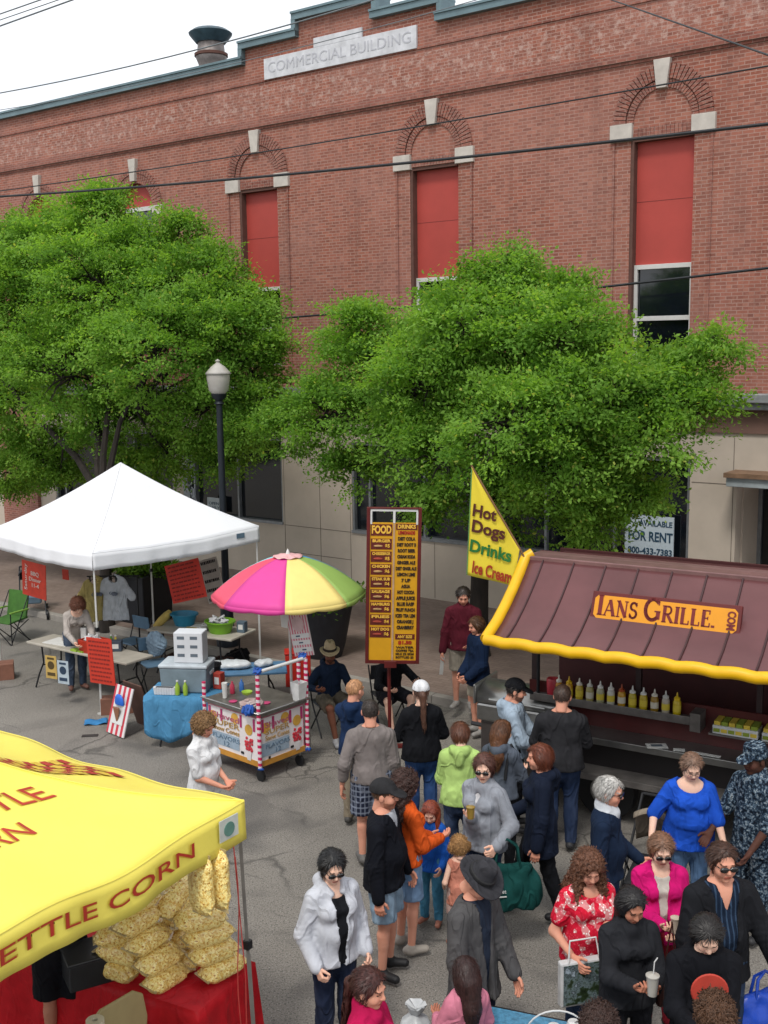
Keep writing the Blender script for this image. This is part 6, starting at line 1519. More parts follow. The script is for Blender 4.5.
# condiment bottles
bc_ = [('#a87420', '#c8c4b8'), ('#b88a18', '#c9a018'), ('#b0982c', '#c9c4b8'), ('#98905c', '#c0c0b8'), ('#9c9c80', '#cfcfcb'), ('#b4b4ac', '#d4d4d0'), ('#b08418', '#9c4420'), ('#a89820', '#cfcfca'), ('#b0981c', '#d0d0cc'), ('#8c6c1c', '#c8c4b8'), ('#a49c90', '#c0c0bc'), ('#bca414', '#cfae20')]
words = ['brown mustard', 'plain yellow mustard', 'pale relish', 'cloudy vinegar', 'grey white dressing', 'white mayonnaise', 'honey amber', 'lemon yellow', 'golden sauce', 'dark amber sauce', 'creamy beige sauce', 'bright yellow mustard']
for j, (c1, c2) in enumerate(bc_):
    r = empty('squeeze_bottle', TW(.42+j*.123, yb-.06, 1.323), TRZ, words[j]+' squeeze bottle, number '+('one two three four five six seven eight nine ten eleven twelve'.split()[j])+' from the left on the trailer shelf', 'bottle', 'condiment bottles on the trailer shelf')
    MB().lathe([(.04, 0), (.043, .02), (.043, .15), (.03, .18), (.025, .185)], n=14).build('bottle_body', M('sauce_'+c1[1:], c1, .3), r, smooth=True)
    MB().lathe([(.034, .18), (.034, .2), (.012, .215), (.006, .26), (0, .26)], n=12).build('nozzle', M('cap_'+c2[1:], c2, .4), r, smooth=True)
    MB().lathe([(.0445, .05), (.0445, .12)], n=14).build('bottle_label', M('lab_'+('a' if j % 3 else 'b'), '#c8b43c' if j % 3 else '#c0bcae', .5), r)
for j in range(3):
    r = empty('relish_tray', TW(2.42+j*.5, yb-.08, 1.243), TRZ, ('left', 'middle', 'right')[j]+' white tray of yellow and green tubs on the trailer ledge', 'tray', 'trays on the trailer ledge')
    MB().b2((-.23, -.12, 0), (.23, .12, .09)).build('tray_box', M('tray_white', '#b9bcbc', .5), r, bev=.006)
    k = MB(); k2 = MB(); 
    for a in range(6): (k if a % 2 else k2).b2((-.22+a*.075, -.1, .088), (-.155+a*.075, .1, .13)); (k2 if a % 2 else k).b2((-.22+a*.075, -.124, .02), (-.155+a*.075, -.12, .06))
    k.build('green_tubs', M('tub_olive', '#7c8c2c', .5), r, bev=.004); k2.build('yellow_tubs', M('tub_yellow', '#c0a83c', .5), r, bev=.004)
for j, (px, py, lb) in enumerate(((655, 748, 'white leaflet with dark print near the middle of the steel counter'), (700, 762, 'long white paper strip on the steel counter'), (672, 758, 'small white receipt on the steel counter'))):
    p = TL(px, py, 1.025); k = MB().box((0, 0, .003), ((.22, .3, .12)[j], (.14, .06, .08)[j], .004)); o = k.build('leaflet', paper, loc=TW(p.x, max(p.y, .84), 1.024), rz=TRZ+(.5, 0, .3)[j]); tag(o, lb, 'leaflet')
    if j == 0: MB().box((0, .01, .006), (.12, .06, .003)).build('print', M('print_grey', '#5c6670', .7), o)
q = TL(462+0, 676, 1.25)
tag(MB().box((0, 0, .0), (.3, .02, .16)).build('price_card', M('card_pale', '#a9b3a4', .6), loc=TW(.52, .9, 1.12), rot=(-.3, 0, TRZ)), 'pale green price card propped on the counter under the roof', 'sign')
tag(MB().lathe([(.0, 0), (.07, 0), (.08, .18), (.07, .2), (.05, .2), (0, .18)], n=16).build('red_canister', M('canister', '#9c2030', .4), loc=TW(.34, yb-.03, 1.325), smooth=True), 'crimson canister beside the leftmost squeeze bottles', 'canister')
# flag on a slanting pole
FN = UN(TR0)[1]+1.0
fl = [Gn(472, 467, FN), Gn(520, 549, FN), Gn(514, 586, FN), Gn(467, 575, FN)]
fo = np.mean(fl, 0); ex3 = np.array([math.cos(AZ), -math.sin(AZ), 0]); fr = empty('pennant_flag', fo, -AZ, 'yellow pennant reading Hot Dogs, Drinks, Ice Cream on a slanting pole', 'flag')
def FL(p): p = np.array(p)-fo; return (float(p@ex3), float(p[2]))
P_ = [FL(p) for p in fl]
fy = M('flag_yellow', '#d8c434', .7, var=.05, vs=3)
nse = 10
def ff(s, t):
    a = np.array(P_[0])+(np.array(P_[3])-np.array(P_[0]))*t; b_ = (np.array(P_[0])+(np.array(P_[1])-np.array(P_[0]))*min(1, t/.74)) if t < .74 else np.array(P_[1])+(np.array(P_[2])-np.array(P_[1]))*(t-.74)/.26
    p = a+(b_-a)*s; return (p[0], .015*math.sin(s*7+t*4)*s, p[1])
k = MB().grid(ff, 14, 27).build('flag_cloth', fy, fr, smooth=True, solid=.003)
k = MB(); k.tube([ff(0, t) for t in np.linspace(0, 1, 12)], .008, 5); k.build('green_edge', M('edge_green', '#5c8a4c', .7), fr)
MB().tube([(P_[0][0]-.01, 0, P_[0][1]+.02), (P_[1][0]+.0, 0, P_[1][1]+.0), (P_[1][0]+.22, .0, P_[1][1]-.36)], .011, 6).build('pole', M('flag_pole', '#6c4c2c', .6), fr)
def ftx(s_, px, py, m_, wpx):
    x, z = FL(Gn(px, py, FN)); ppm = FPX/((np.array(Gn(px, py, FN))-[0, 0, CH])@_F)
    text('lettering', s_, .2, m_, fr, (x, -.02, z), (PI/2, R(8), 0), ex=.001, fit=wpx/ppm/math.cos(AZ)*.97, bold=.006)
ftx('Hot', 485, 513, M('ink_brown', '#4c1c10', .7), 23); ftx('Dogs', 489, 530, M('ink_brown', '#4c1c10', .7), 32)
ftx('Drinks', 491, 551, M('ink_green', '#1f6a2c', .7), 40); ftx('Ice Cream', 492.5, 572.5, M('ink_rust', '#9c3414', .7), 38)
# ---- yellow canopy (front left)
yc = M('canopy_yellow', '#e3d45c', .55, var=.04, vs=1.5, bmp=.3, bs=4, bd=.02)
YC = np.array(G(244, 801, 2.24))[:2]; yd = unit2(np.array(G(0, 978, 1.97))[:2]-np.array(G(242, 843, 1.97))[:2]); yx = -yd
# local x runs from the near left corner to the visible corner; local y points away to the left
yo = YC+yd*3.0; yy = np.array([-yx[1], yx[0]])
yt_, yfn = canopy('yellow_canopy', yo, yx, yy, 3.0, 3.0, 1.97, 2.24, 2.9, yc, 'bright yellow KETTLE CORN canopy tent in the left foreground', sag=.12, polem=M('pole_grey', '#8a8782', .35, .6), splay=.05, rip=.022)
def maptext(s_, fn, s0, s1, t0, t1, m_, par, off, nm='lettering', bold=.01, arch=0.):
    cu = bpy.data.curves.new('t', 'FONT'); cu.body = s_; cu.size = 1; cu.align_x = 'CENTER'; cu.align_y = 'CENTER'; cu.offset = bold; cu.resolution_u = 3; cu.extrude = 0
    ob = bpy.data.objects.new('t', cu); me = bpy.data.meshes.new_from_object(ob); bpy.data.objects.remove(ob)
    import bmesh
    bm = bmesh.new(); bm.from_mesh(me); bmesh.ops.subdivide_edges(bm, edges=bm.edges, cuts=2); bmesh.ops.triangulate(bm, faces=bm.faces); bm.to_mesh(me); bm.free()
    xs = [v.co.x for v in me.vertices]; ys_ = [v.co.y for v in me.vertices]; xa, xb, ya, yb_ = min(xs), max(xs), min(ys_), max(ys_)
    for v in me.vertices:
        fx_ = (v.co.x-xa)/(xb-xa); s = s0+(s1-s0)*fx_; t = t0+(t1-t0)*(v.co.y-ya)/(yb_-ya)+arch*math.sin(PI*fx_)
        v.co = Vector(fn(s, t))+Vector(off)
    me.materials.clear(); me.materials.append(m_); o = bpy.data.objects.new(nm, me); COL.objects.link(o); o.parent = par; return o
rl = M('kettle_red', '#a83020', .6); ol = M('kettle_gold', '#c09a30', .6)
# face with the visible valance is local side 0 (y = 0)
def side0(s, t):      # t<0 runs down the valance
    if t < 0: e = yfn[0](s, 0); return (e[0], e[1]-.022, e[2]+t)
    p = yfn[0](s, t); return (p[0], p[1], p[2])
for bd_, m_, of in ((.03, ol, 0.), (0., rl, .0018)):
    maptext('KETTLE CORN', side0, .28, .83, -.175, -.075, m_, yt_, (0, .0-of*.8, 0), bold=bd_*.8)
    maptext('KETTLE', yfn[0], .30, .86, .50, .59, m_, yt_, (0, -.003-of*.5, .006+of*1.), bold=bd_*.9, arch=.03)
    maptext('CORN', yfn[0], .30, .62, .37, .46, m_, yt_, (0, -.003-of*.5, .006+of*1.), bold=bd_*.9, arch=.02)
maptext('Home of', yfn[0], .34, .6, .66, .71, ol, yt_, (0, -.008, .014), bold=.01)
k = MB()
for a in range(5):
    for b_ in range(9):
        if (a+b_) % 2: continue
        s, t = .30+a*.055, .12+b_*.055
        k.add([np.array(yfn[1](s+i*.05, t+j*.045))+[.004, 0, .012] for i, j in ((0, 0), (1, 0), (1, 1), (0, 1))], [(0, 1, 2, 3)])
k.build('checker_print', rl, yt_)
k = MB()
for a in range(5):
    for b_ in range(9):
        if not (a+b_) % 2: continue
        s, t = .30+a*.055, .12+b_*.055
        k.add([np.array(yfn[1](s+i*.05, t+j*.045))+[.004, 0, .012] for i, j in ((0, 0), (1, 0), (1, 1), (0, 1))], [(0, 1, 2, 3)])
k.build('checker_gold', M('kettle_tan', '#d0ae3a', .6), yt_)
lg = MB().b2((2.72, -.032, 2.05), (2.9, -.026, 2.2)).build('maker_badge', M('badge_white', '#c0c4bc', .6), yt_); MB().lathe([(0, .006), (.05, .005), (.05, 0)], n=16).build('badge_emblem', M('badge_teal', '#5c8478', .6), lg, loc=(2.81, -.032, 2.12), rot=(PI/2, 0, 0))
def YL(x, y, z=0): return (yo[0]+yx[0]*x+yy[0]*y, yo[1]+yx[1]*x+yy[1]*y, z)
YZ = math.atan2(yx[1], yx[0])
tag(MB().tube([YL(2.86, -.02, 1.97), YL(2.9, -.05, 1.0), YL(2.9, -.03, .02)], .004, 5).tube([YL(2.86+.02*math.sin(i), -.03, 1.9-i*.2) for i in range(9)], .004, 4).build('guy_rope', M('rope_red', '#a83a34', .8)), 'thin red cord hanging beside the yellow canopy pole', 'rope')
# red table
rc = np.array(G(255, 962, .76)); r1 = np.array(G(198, 1012, .76)); 
rdir = unit2(r1-rc); rl_ = 1.0
rtz = math.atan2(-rdir[1], -rdir[0])     # local x points from the near corner to the far right corner
rn = np.array([-math.sin(rtz), math.cos(rtz)])
Lr, Wr = 2.2, .76
# table: right end edge between rc and r1 (width), length runs to the left
wv = (r1-rc)[:2]; Wr = np.linalg.norm(wv); wv = wv/Wr; lv = np.array([wv[1], -wv[0]]); lv = lv if lv[0] < 0 else -lv
tcen = rc[:2]+wv*Wr/2+lv*Lr/2; rtz = math.atan2(lv[1], lv[0])+PI
redc = cloth('cloth_red', '#b01c24', wr=.2, rough=.42)
rt = folding_table('folding_table', (*tcen, 0), rtz, Lr-.04, Wr-.04, 'long folding table under a red cloth beneath the yellow canopy', h=.74)
k = MB()
def rcl(s, t):
    # s round the table edge 0..4, t down
    c = [(-Lr/2, -Wr/2), (Lr/2, -Wr/2), (Lr/2, Wr/2), (-Lr/2, Wr/2)]; i = int(min(s, 3.999)); f = s-i; a, b_ = c[i], c[(i+1) % 4]
    x, y = a[0]+(b_[0]-a[0])*f, a[1]+(b_[1]-a[1])*f; n_ = .02*t*math.sin(s*19)+.012*t*math.sin(s*41)
    return (x*(1+(n_+.04*t)/Lr*2), y*(1+(n_+.04*t)/Wr*2), .757-t*.7)
k.grid(lambda s, t: rcl(s*4, t), 160, 8); k.add([(-Lr/2, -Wr/2, .757), (Lr/2, -Wr/2, .757), (Lr/2, Wr/2, .757), (-Lr/2, Wr/2, .757)], [(0, 1, 2, 3)])
tag(k.build('red_tablecloth', redc, loc=(*tcen, 0), rz=rtz, smooth=True, solid=.004), 'deep red cloth covering the popcorn table to the ground', 'tablecloth')
# bags of kettle corn
def cornmat():
    m, nt, b = nt_new('kettle_corn'); v = coords(nt); vo = N(nt, 'ShaderNodeTexVoronoi'); vo.inputs['Scale'].default_value = 88; nt.links.new(v, vo.inputs[0])
    sp = N(nt, 'ShaderNodeSeparateColor'); nt.links.new(vo.outputs['Color'], sp.inputs[0])
    c = ramp(nt, sp.outputs[0], ((0, hexc('#a06c20')), (.06, hexc('#cc9a3c')), (.36, hexc('#e6c468')), (.66, hexc('#f2df92'))))
    c = mixrgb(nt, ramp(nt, noise(nt, v, 9, 3), ((.5, 0.), (.7, .45))), c, hexc('#a87c38'))
    nt.links.new(c, b.inputs['Base Color']); b.inputs['Roughness'].default_value = .55; b.inputs['Coat Weight'].default_value = .9; b.inputs['Coat Roughness'].default_value = .14
    bump(nt, mth(nt, 'SUBTRACT', 1., vo.outputs['Distance']), b, .45, .007); return m
CORN = cornmat(); knot = M('bag_twist', '#b8a578', .3)
def corn_bag():
    L_ = .44; F = Field((-.28, -.15, -.12), (.28, .15, .12), .0105)
    F.cone((-.1, 0, 0), (.1, 0, 0), .1, .1, .03, (0, 1, 0), 1.1)
    for q in (-1, 1): F.ell((q*.135, 0, 0), (.06, .108, .05), None, .04); F.ell((q*.185, 0, .0), (.03, .105, .016), None, .03)
    F.folds(.005, .08, 12); F.folds(.0025, .035, 5); v, f = F.nets()
    r = empty('corn_bag', (0, 0, 0)); mesh_np('bag_body', v, f, CORN, r, None, True)
    MB().prism([(.2, -.1), (.225, -.105), (.225, .1), (.2, .1)], -.004, .006, X=(1, 0, 0), Y=(0, 1, 0), Z=(0, 0, 1)).prism([(-.2, -.1), (-.225, -.105), (-.225, .1), (-.2, .1)], -.004, .006, X=(1, 0, 0), Y=(0, 1, 0), Z=(0, 0, 1)).build('bag_end', knot, r)
    return r
cb = corn_bag(); first = True
# pixel of centre, height, heading offset and tilt
CB = [(166, 977, .85, .95, .0, 'bottom bag of the left column of kettle corn bags'), (159, 959, 1.0, .92, .03, 'second bag up in the left column of kettle corn bags'), (148, 939, 1.15, .97, .05, 'third bag up in the left column of kettle corn bags'), (137, 920, 1.3, .95, .05, 'top bag of the left column of kettle corn bags'),
      (222, 967, .85, .78, .05, 'bottom bag of the right column of kettle corn bags'), (213, 951, .99, .62, .02, 'second bag up in the right column of kettle corn bags'), (208, 934, 1.13, .5, .02, 'third bag up in the right column of kettle corn bags'), (200, 918, 1.27, .35, .0, 'top bag of the right column of kettle corn bags'),
      (118, 968, .86, -.5, .0, 'bottom bag poking out behind the left column'), (121, 951, 1.0, -.4, .0, 'second bag poking out behind the left column'), (118, 934, 1.12, .3, .1, 'upper bag poking out behind the left column'), (190, 955, .84, 1.5, .0, 'bottom bag wedged between the two columns'), (182, 934, .99, 1.6, .1, 'middle bag wedged between the two columns'), (176, 913, 1.14, 1.5, .1, 'upper bag wedged between the two columns'),
      (175, 896, 1.36, 1.1, .5, 'pale bag standing high between the two columns'), (135, 901, 1.42, .6, .2, 'bag just under the yellow valance at the top of the pile')]
for px, py, z, rr, tl_, lb in CB:
    p = G(px, py, z); o = cb if first else copy_tree(cb, p); first = False
    o.location = p; o.rotation_euler = (random.uniform(-.12, .12), -tl_, rr); tag(o, lb+', under the yellow canopy', 'popcorn bag', 'bags of kettle corn'); s_ = random.uniform(.79, .85); o.scale = (s_, s_, s_*random.uniform(.9, 1.05))
for px, py, lb in ((201, 884, 'hanging kettle corn bag, left of two below the valance'), (217, 878, 'hanging kettle corn bag, right of two below the valance')):
    o = copy_tree(cb, G(px, py, 1.78), label=lb, rot=(0, PI/2, .9)); tag(o, lb, 'popcorn bag', 'bags of kettle corn'); o.scale = (1., .95, .6)
bb = G(88, 948, 1.0); tag(MB().box((0, 0, -.12), (.34, .26, .2)).box((0, 0, .0), (.36, .28, .03), rx=.1).build('black_case', M('case_black', '#26282c', .35), loc=(bb[0], bb[1], .98), rz=.5, bev=.01), 'black plastic case behind the popcorn pile', 'case')
# beige chair back and paper roll
ch0 = G(117, 1008, .84); bch = empty('plastic_chair', (ch0[0]-.0, ch0[1]-.0, 0), .9, 'beige moulded plastic chair at the bottom left', 'chair'); bcm = M('chair_beige', '#a09268', .45, var=.06)
MB().prism([(-.22, .42), (.22, .42), (.25, .66), (.22, .84), (.14, .9), (-.14, .9), (-.22, .84), (-.25, .66)], -.012, .012).build('backrest', bcm, bch, bev=.01)
MB().box((0, -.24, .44), (.44, .46, .03)).build('seat', bcm, bch, bev=.012)
for x in (-.19, .19):
    for y in (-.42, -.04): MB().tube([(x, y, .43), (x*1.15, y*1.05, 0)], .018, 6).build('leg', bcm, bch)
pr = G(95, 1021, .95); tag(MB().lathe([(.02, 0), (.06, 0), (.06, .24), (.02, .24), (.02, 0)], n=24).build('paper_roll', M('paper_roll', '#c4bda4', .9), loc=(pr[0], pr[1], .72), smooth=True), 'upright roll of paper towel at the bottom left', 'paper roll')
st_ = folding_table('side_table', (pr[0]-.1, pr[1]-.1, 0), .6, .5, .4, 'small dark side table under the paper roll at the bottom left', M('side_dark', '#3a3430', .6), h=.72, group=None)
tag(MB().lathe([(.03, 0), (.045, .1), (.04, .1), (.028, .005), (0, .005)], n=16).build('plastic_tub', M('tub_tan', '#8c7858', .4), loc=(pr[0]-.13, pr[1]+.0, .725), smooth=True), 'small tan cup beside the paper roll', 'cup')
# table with blue top at the bottom edge
e0 = np.array(G(487, 1003, .75)); e1 = np.array(G(572, 1020, .75)); bd = unit2(e1-e0); brz2 = math.atan2(bd[1], bd[0]); bn = np.array([bd[1], -bd[0]])
bl_c = e0[:2]+bd*.42+bn*.35
b_t = empty('display_table', (*bl_c, 0), brz2, 'black edged display table with blue top at the bottom edge', 'table')
MB().box((0, 0, .72), (.95, .7, .05)).build('table_edge', blk, b_t, bev=.01); MB().box((0, 0, .75), (.87, .62, .012)).build('blue_top', M('blue_top', '#4c84a4', .4, var=.25, vs=30), b_t)
for x in (-.4, .4):
    for y in (-.28, .28): MB().tube([(x, y, 0), (x, y, .7)], .02, 6).build('leg', dkmetal, b_t)
k = MB(); [k.lathe([(0, .05), (.04, .04), (.055, .0)][::-1], c=(x, y, 0), n=14) for x, y in ((0, 0), (.11, .02), (.2, -.02), (.06, .09), (-.08, .05))]
r = k.build('paper_cups', wht, loc=on(bl_c, brz2, .18, .16, .757), smooth=True); tag(r, 'cluster of white cup lids on the blue topped table', 'lids')
tag(MB().tube([(-.1+.2*math.cos(a), 0, .16*math.sin(a)) for a in np.linspace(0, PI, 14)], .006, 6).build('basket_handle', wht, loc=on(bl_c, brz2, .2, .2, .757)), 'white wire basket handle arching over the cup lids', 'handle')
# ================================================================== PEOPLE
C = cloth
jean = C('denim_dark', '#26344c', 'denim'); jeanm = C('denim_mid', '#4a6484', 'denim'); jeanl = C('denim_light', '#7d93a6', 'denim'); blkt = C('trousers_black', '#141519')
def at(px, py, h=1.72, dz=0.): return ploc(px, py, h, dz)
def L_(m, **k): d = dict(m=m); d.update(k); return d
FR = (.1, .34, 1.12)
def hold(z=1.14, y=.32, x=.06): return {1: (x, y, z), -1: (-x, y, z)}
# 1 stallholder under the white tent, bending over the table
person(at(72, 594, 1.55), 30, 'curly haired person in a white top bending over the table under the white tent', 1.66, 1., 'f', 'f', lean=24, hp=18, hands={1: (.12, .5, .92), -1: (-.16, .5, .92)},
       top=[L_(C('white_knit', '#a8a09a'), sl=1., hem=-.1, w=.1)], legs=('long', C('jeans_grey', '#3a4658', 'denim')), hair=('curl full', '#5c3422'), shoes='#6b4a40', hunch=12)
# 2 white polo behind the yellow canopy
person(at(201, 713, 1.66), 62, 'person in a white polo shirt with short curly fair hair standing behind the yellow canopy', 1.66, 1.14, 'f', 'r', hp=22, hands={1: (.06, .27, .98), -1: (-.04, .28, 1.0)},
       top=[L_(C('polo_white', '#cfd0d2'), sl=.42, hem=-.14, th=.02, collar=1)], legs=('long', C('khaki', '#7c7262')), hair=('curl full', '#7a5c3a'), curl=.8)
# 3 seated man with straw hat
person(at(328, 640, 1.33), 25, 'seated man in a straw hat, navy hooded top and shorts beside the striped cart', 1.75, 1.05, 'm', 'b', lean=6, hp=4, hy=18, sit=.5, hands={1: (.34, .42, .78), -1: (-.12, .42, .72)},
       feet={1: (.12, .5, .08), -1: (-.14, .42, .08)}, top=[L_(C('navy_hoodie', '#182438'), hem=-.04, hood=1)], legs=('shorts', C('shorts_stone', '#5f584c')), hair=('short crop', '#1a1512'), hat=('straw', C('straw', '#b8a888'), C('hatband_dark', '#3c3630')), shoes='#8c8c8e', beard='#2a221e')
folding_chair((at(328, 640, 1.33)[0], at(328, 640, 1.33)[1]+.03, 0), PI+R(25)+PI, 'dark folding chair under the man in the straw hat', M('chair_dark', '#34363c', .5)).rotation_euler[2] = R(25)+PI
# 5 seated person hidden behind the menu board
person(at(388, 636, 1.3), 20, 'seated person in a black and white sports top bent forward behind the menu board', 1.72, 1.1, 'm', 'f', lean=16, hp=25, sit=.48, hands={1: (.2, .55, .70), -1: (-.22, .5, .74)},
       top=[L_(C('track_black', '#15161b'), hem=-.04, sl=.75, collar=1)], legs=('shorts', C('shorts_dark', '#24242a')), hair=('short crop', '#3c2a20'), shoes='#8c8c8e')
folding_chair((at(388, 636, 1.3)[0], at(388, 636, 1.3)[1]+.06, 0), R(20)+PI, 'dark folding chair behind the post of the menu board', M('chair_dark', '#34363c', .5))
# 4 fair cropped hair, navy jacket, seated in front of the board
person(at(354, 679, 1.7), 155, 'balding fair haired man in a navy jacket standing left of the menu board post', 1.7, 1.05, 'm', 'r', hp=5, hy=20, hands={1: (.16, .4, .85), -1: (-.16, .4, .85)},
       top=[L_(C('navy_jacket', '#182a48'), hem=-.1, hood=1, th=.025)], legs=('long', C('khaki', '#7c7262')), hair=('crop', '#a87c58'), shoes='#3c3a38')
# 6 white cap woman from behind
person(at(421, 679, 1.74), 188, 'woman in a white baseball cap and black top with brown ponytail seen from behind', 1.72, 1.22, 'f', 'f', hands={1: (.2, .3, 1.0), -1: (-.2, .3, 1.0)},
       top=[L_(C('black_top', '#15161a'), hem=-.1, th=.03)], legs=('long', C('denim_blue', '#23406c', 'denim')), hair=('pony', '#4a3024'), hat=('cap', C('cap_white', '#c9cacd'), None))
# 7 maroon jacket man
mi = person(at(463, 587, 1.8, .12), -15, 'tall man in a maroon zip jacket and khaki shorts looking down on the pavement', 1.82, 1.1, 'm', 'r', hp=22, hy=-12, hands={1: (.27, .1, .8), -1: (-.16, .3, 1.0)},
       top=[L_(C('maroon_jacket', '#521a26'), hem=-.1, th=.03, collar=1)], legs=('shorts', C('shorts_khaki', '#8f887c')), hair=('short', '#241a14'), shoes='#8c8a86')
# 8 boy in navy jacket
person(at(478, 616, 1.68), -70, 'teenage boy in a navy jacket and beige shorts at the trailer corner', 1.68, 1.0, 'm', 'r', hp=16, hands={1: (.1, .2, .9), -1: (-.12, .2, .9)},
       top=[L_(C('navy_anorak', '#14233c'), hem=-.2, th=.045, flare=.02, hood=1)], legs=('shorts', C('shorts_beige', '#a49c8c')), hair=('full', '#50341f'), shoes='#8c8a86')
# 10 black cap, pale blue hoodie
person(at(514, 680, 1.72), 78, 'man in a black cap and pale blue hooded sweatshirt with dark beard at the trailer', 1.74, 1.06, 'm', 'r', hp=12, hands={1: (.12, .34, 1.02), -1: (-.06, .36, 1.0)},
       top=[L_(C('hoodie_pale', '#98a8b8'), hem=-.08, th=.032, hood=1)], legs=('long', blkt), hair=('short', '#1c1512'), hat=('cap', C('cap_black', '#15161a'), None), beard='#2c1c14')
# 11 grey hoodie, long hair, backpack
bp = person(at(501, 720, 1.6), 150, 'long haired person in a slate hooded top with backpack straps beside the pale blue hoodie', 1.6, 1.0, 'f', 'f', hp=10, hy=25, hands={1: (.12, .32, 1.05), -1: (-.12, .32, 1.05)},
       top=[L_(C('hoodie_slate', '#4e5560'), hem=-.08, th=.026, hood=1)], legs=('long', blkt), hair=('long', '#54341f'))
# 9 lime hoodie
person(at(460, 726, 1.6), 170, 'person in a lime green hooded sweatshirt with brown hair seen from behind', 1.62, 1.1, 'f', 'f', hp=12, hy=-12, lean=6, hands={1: (.1, .33, 1.1), -1: (-.1, .33, 1.1)},
       top=[L_(C('hoodie_lime', '#a3c070'), hem=-.1, th=.034, hood=1)], legs=('long', jean), hair=('full', '#54301f'))
# 12 dark sweater man
person(at(562, 686, 1.8), 172, 'broad man in a charcoal sweater and jeans seen from behind at the steel counter', 1.82, 1.3, 'm', 'r', hp=8, hy=12, hands={1: (.16, .34, 1.05), -1: (-.16, .34, 1.08)},
       top=[L_(C('charcoal', '#2b2b2e'), hem=-.08, th=.026)], legs=('long', C('denim_navy', '#1c2a44', 'denim')), hair=('short crop', '#3a2a22'))
# 13 auburn woman in navy coat walking left
person(at(541, 744, 1.7), -95, 'woman with short auburn hair in a long navy coat walking to the left', 1.7, 1.12, 'f', 'r', hp=4, hands={1: (.12, .26, 1.0), -1: (-.27, .05, .82)}, feet={1: (.1, .27, .09), -1: (-.1, -.2, .11)},
       top=[L_(C('coat_navy', '#151c2c'), hem=-.26, th=.036, flare=.02, hood=1)], legs=('long', blkt), hair=('full', '#5e2e1c'), shoes='#17171a')
# 14 grey T-shirt, plaid shorts
person(at(370, 701, 1.76), 184, 'man in a grey sweatshirt and plaid shorts seen from behind below the menu board', 1.78, 1.14, 'm', 'r', hp=5, hands={1: (.26, .05, .8), -1: (-.29, .0, .84)},
       top=[L_(C('grey_sweat', '#77706e'), hem=-.06, th=.024, sl=.8)], legs=('shorts', C('plaid_shorts', '#23283a', 'plaid', '#7c8494'), .03), hair=('short crop', '#2c2420'), shoes='#5c5a58')
# 15 black cap black jacket
person(at(383, 779, 1.76), 72, 'stocky man in a dark cap and black fleece jacket beside the woman in white', 1.76, 1.28, 'm', 'r', hp=4, hands={1: (.28, .04, .82), -1: (-.26, .12, .84)},
       top=[L_(C('shirt_pale', '#a8acb4'), hem=.1, th=.012, sl=0), L_(C('fleece_black', '#12141b'), hem=-.12, th=.03, v=(.12, .06), n='jacket')], legs=('shorts', jeanl, .02), hair=('short crop', '#4c3424'), hat=('cap', C('cap_charcoal', '#2a2a2c'), None), shoes='#1c1c1e', beard='#7c4c38')
# 16 curly hair orange sweater
person(at(404, 771, 1.68), 118, 'woman with dark curly hair in an orange sweater and denim shorts', 1.68, 1.0, 'f', 'r', hp=10, hands={1: (.1, .3, 1.06), -1: (-.1, .3, 1.0)},
       top=[L_(C('orange_sweat', '#c4501c'), hem=-.06, th=.028)], legs=('shorts', C('denim_pale', '#6c87a6', 'denim')), hair=('curl long', '#36201a'), shoes='#9a938a')
# 17 red haired girl
person(at(431, 803, 1.18), -25, 'small red haired girl in a bright blue top and teal leggings looking down', 1.2, 1.05, 'c', 'f', hp=26, hy=-10, hands={1: (.1, .3, 1.12), -1: (-.2, .14, .9)},
       top=[L_(C('girl_blue', '#1f58b0'), hem=-.16, th=.024, flare=.02)], legs=('long', C('leggings_teal', '#3f7a98', 'denim')), hair=('long front', '#74301a'), shoes='#a06a58')
# 18 grey hoodie sunglasses woman
gw = person(at(484, 753, 1.7), -38, 'woman in sunglasses and light grey zip top with a drink and green bag', 1.7, 1.24, 'f', 'f', hp=10, hy=-22, hands={1: (-.02, .25, 1.2), -1: (-.27, .22, .98)},
       top=[L_(C('tee_white2', '#b8b8ba'), hem=.1, th=.014, sl=0), L_(C('grey_zip', '#868a92'), hem=-.12, th=.03, v=(.16, .05), collar=1, n='jacket')], legs=('long', jean), hair=('full', '#4a2a20'), glasses=True, shoes='#8c5c48', curl=1.)
# 19 blond girl, pigtails
person(at(459, 840, 1.02), 195, 'little blond girl with bunches and bare shoulders seen from behind', 1.04, 1.0, 'c', 'f', hp=8, hands={1: (.2, .12, .9), -1: (-.2, .12, .95)},
       top=[L_(C('girl_orange', '#c4806c'), hem=-.22, th=.018, sl=0, w=.14)], legs=('shorts', C('shorts_pale', '#b0948c')), hair=('curl full pig', '#9a7448'), shoes='#8c5c4c')
# 21 white hoodie, short black hair, sunglasses
person(at(331, 845, 1.7), 32, 'woman with short black hair and sunglasses in an open white hooded jacket', 1.68, 1.16, 'f', 'f', hp=20, hy=12, hands={1: (.21, .12, .88), -1: (-.22, .12, .88)}, curl=1.,
       top=[L_(C('tee_black', '#17181c'), hem=-.1, th=.016, sl=.3, w=.12), L_(C('hoodie_white', '#b9bcc4'), hem=-.12, th=.03, open=.055, hood=1, n='jacket')], legs=('long', C('denim_ink', '#1a2236', 'denim')), hair=('full', '#101012'), glasses=True, shoes='#1c1c1e')
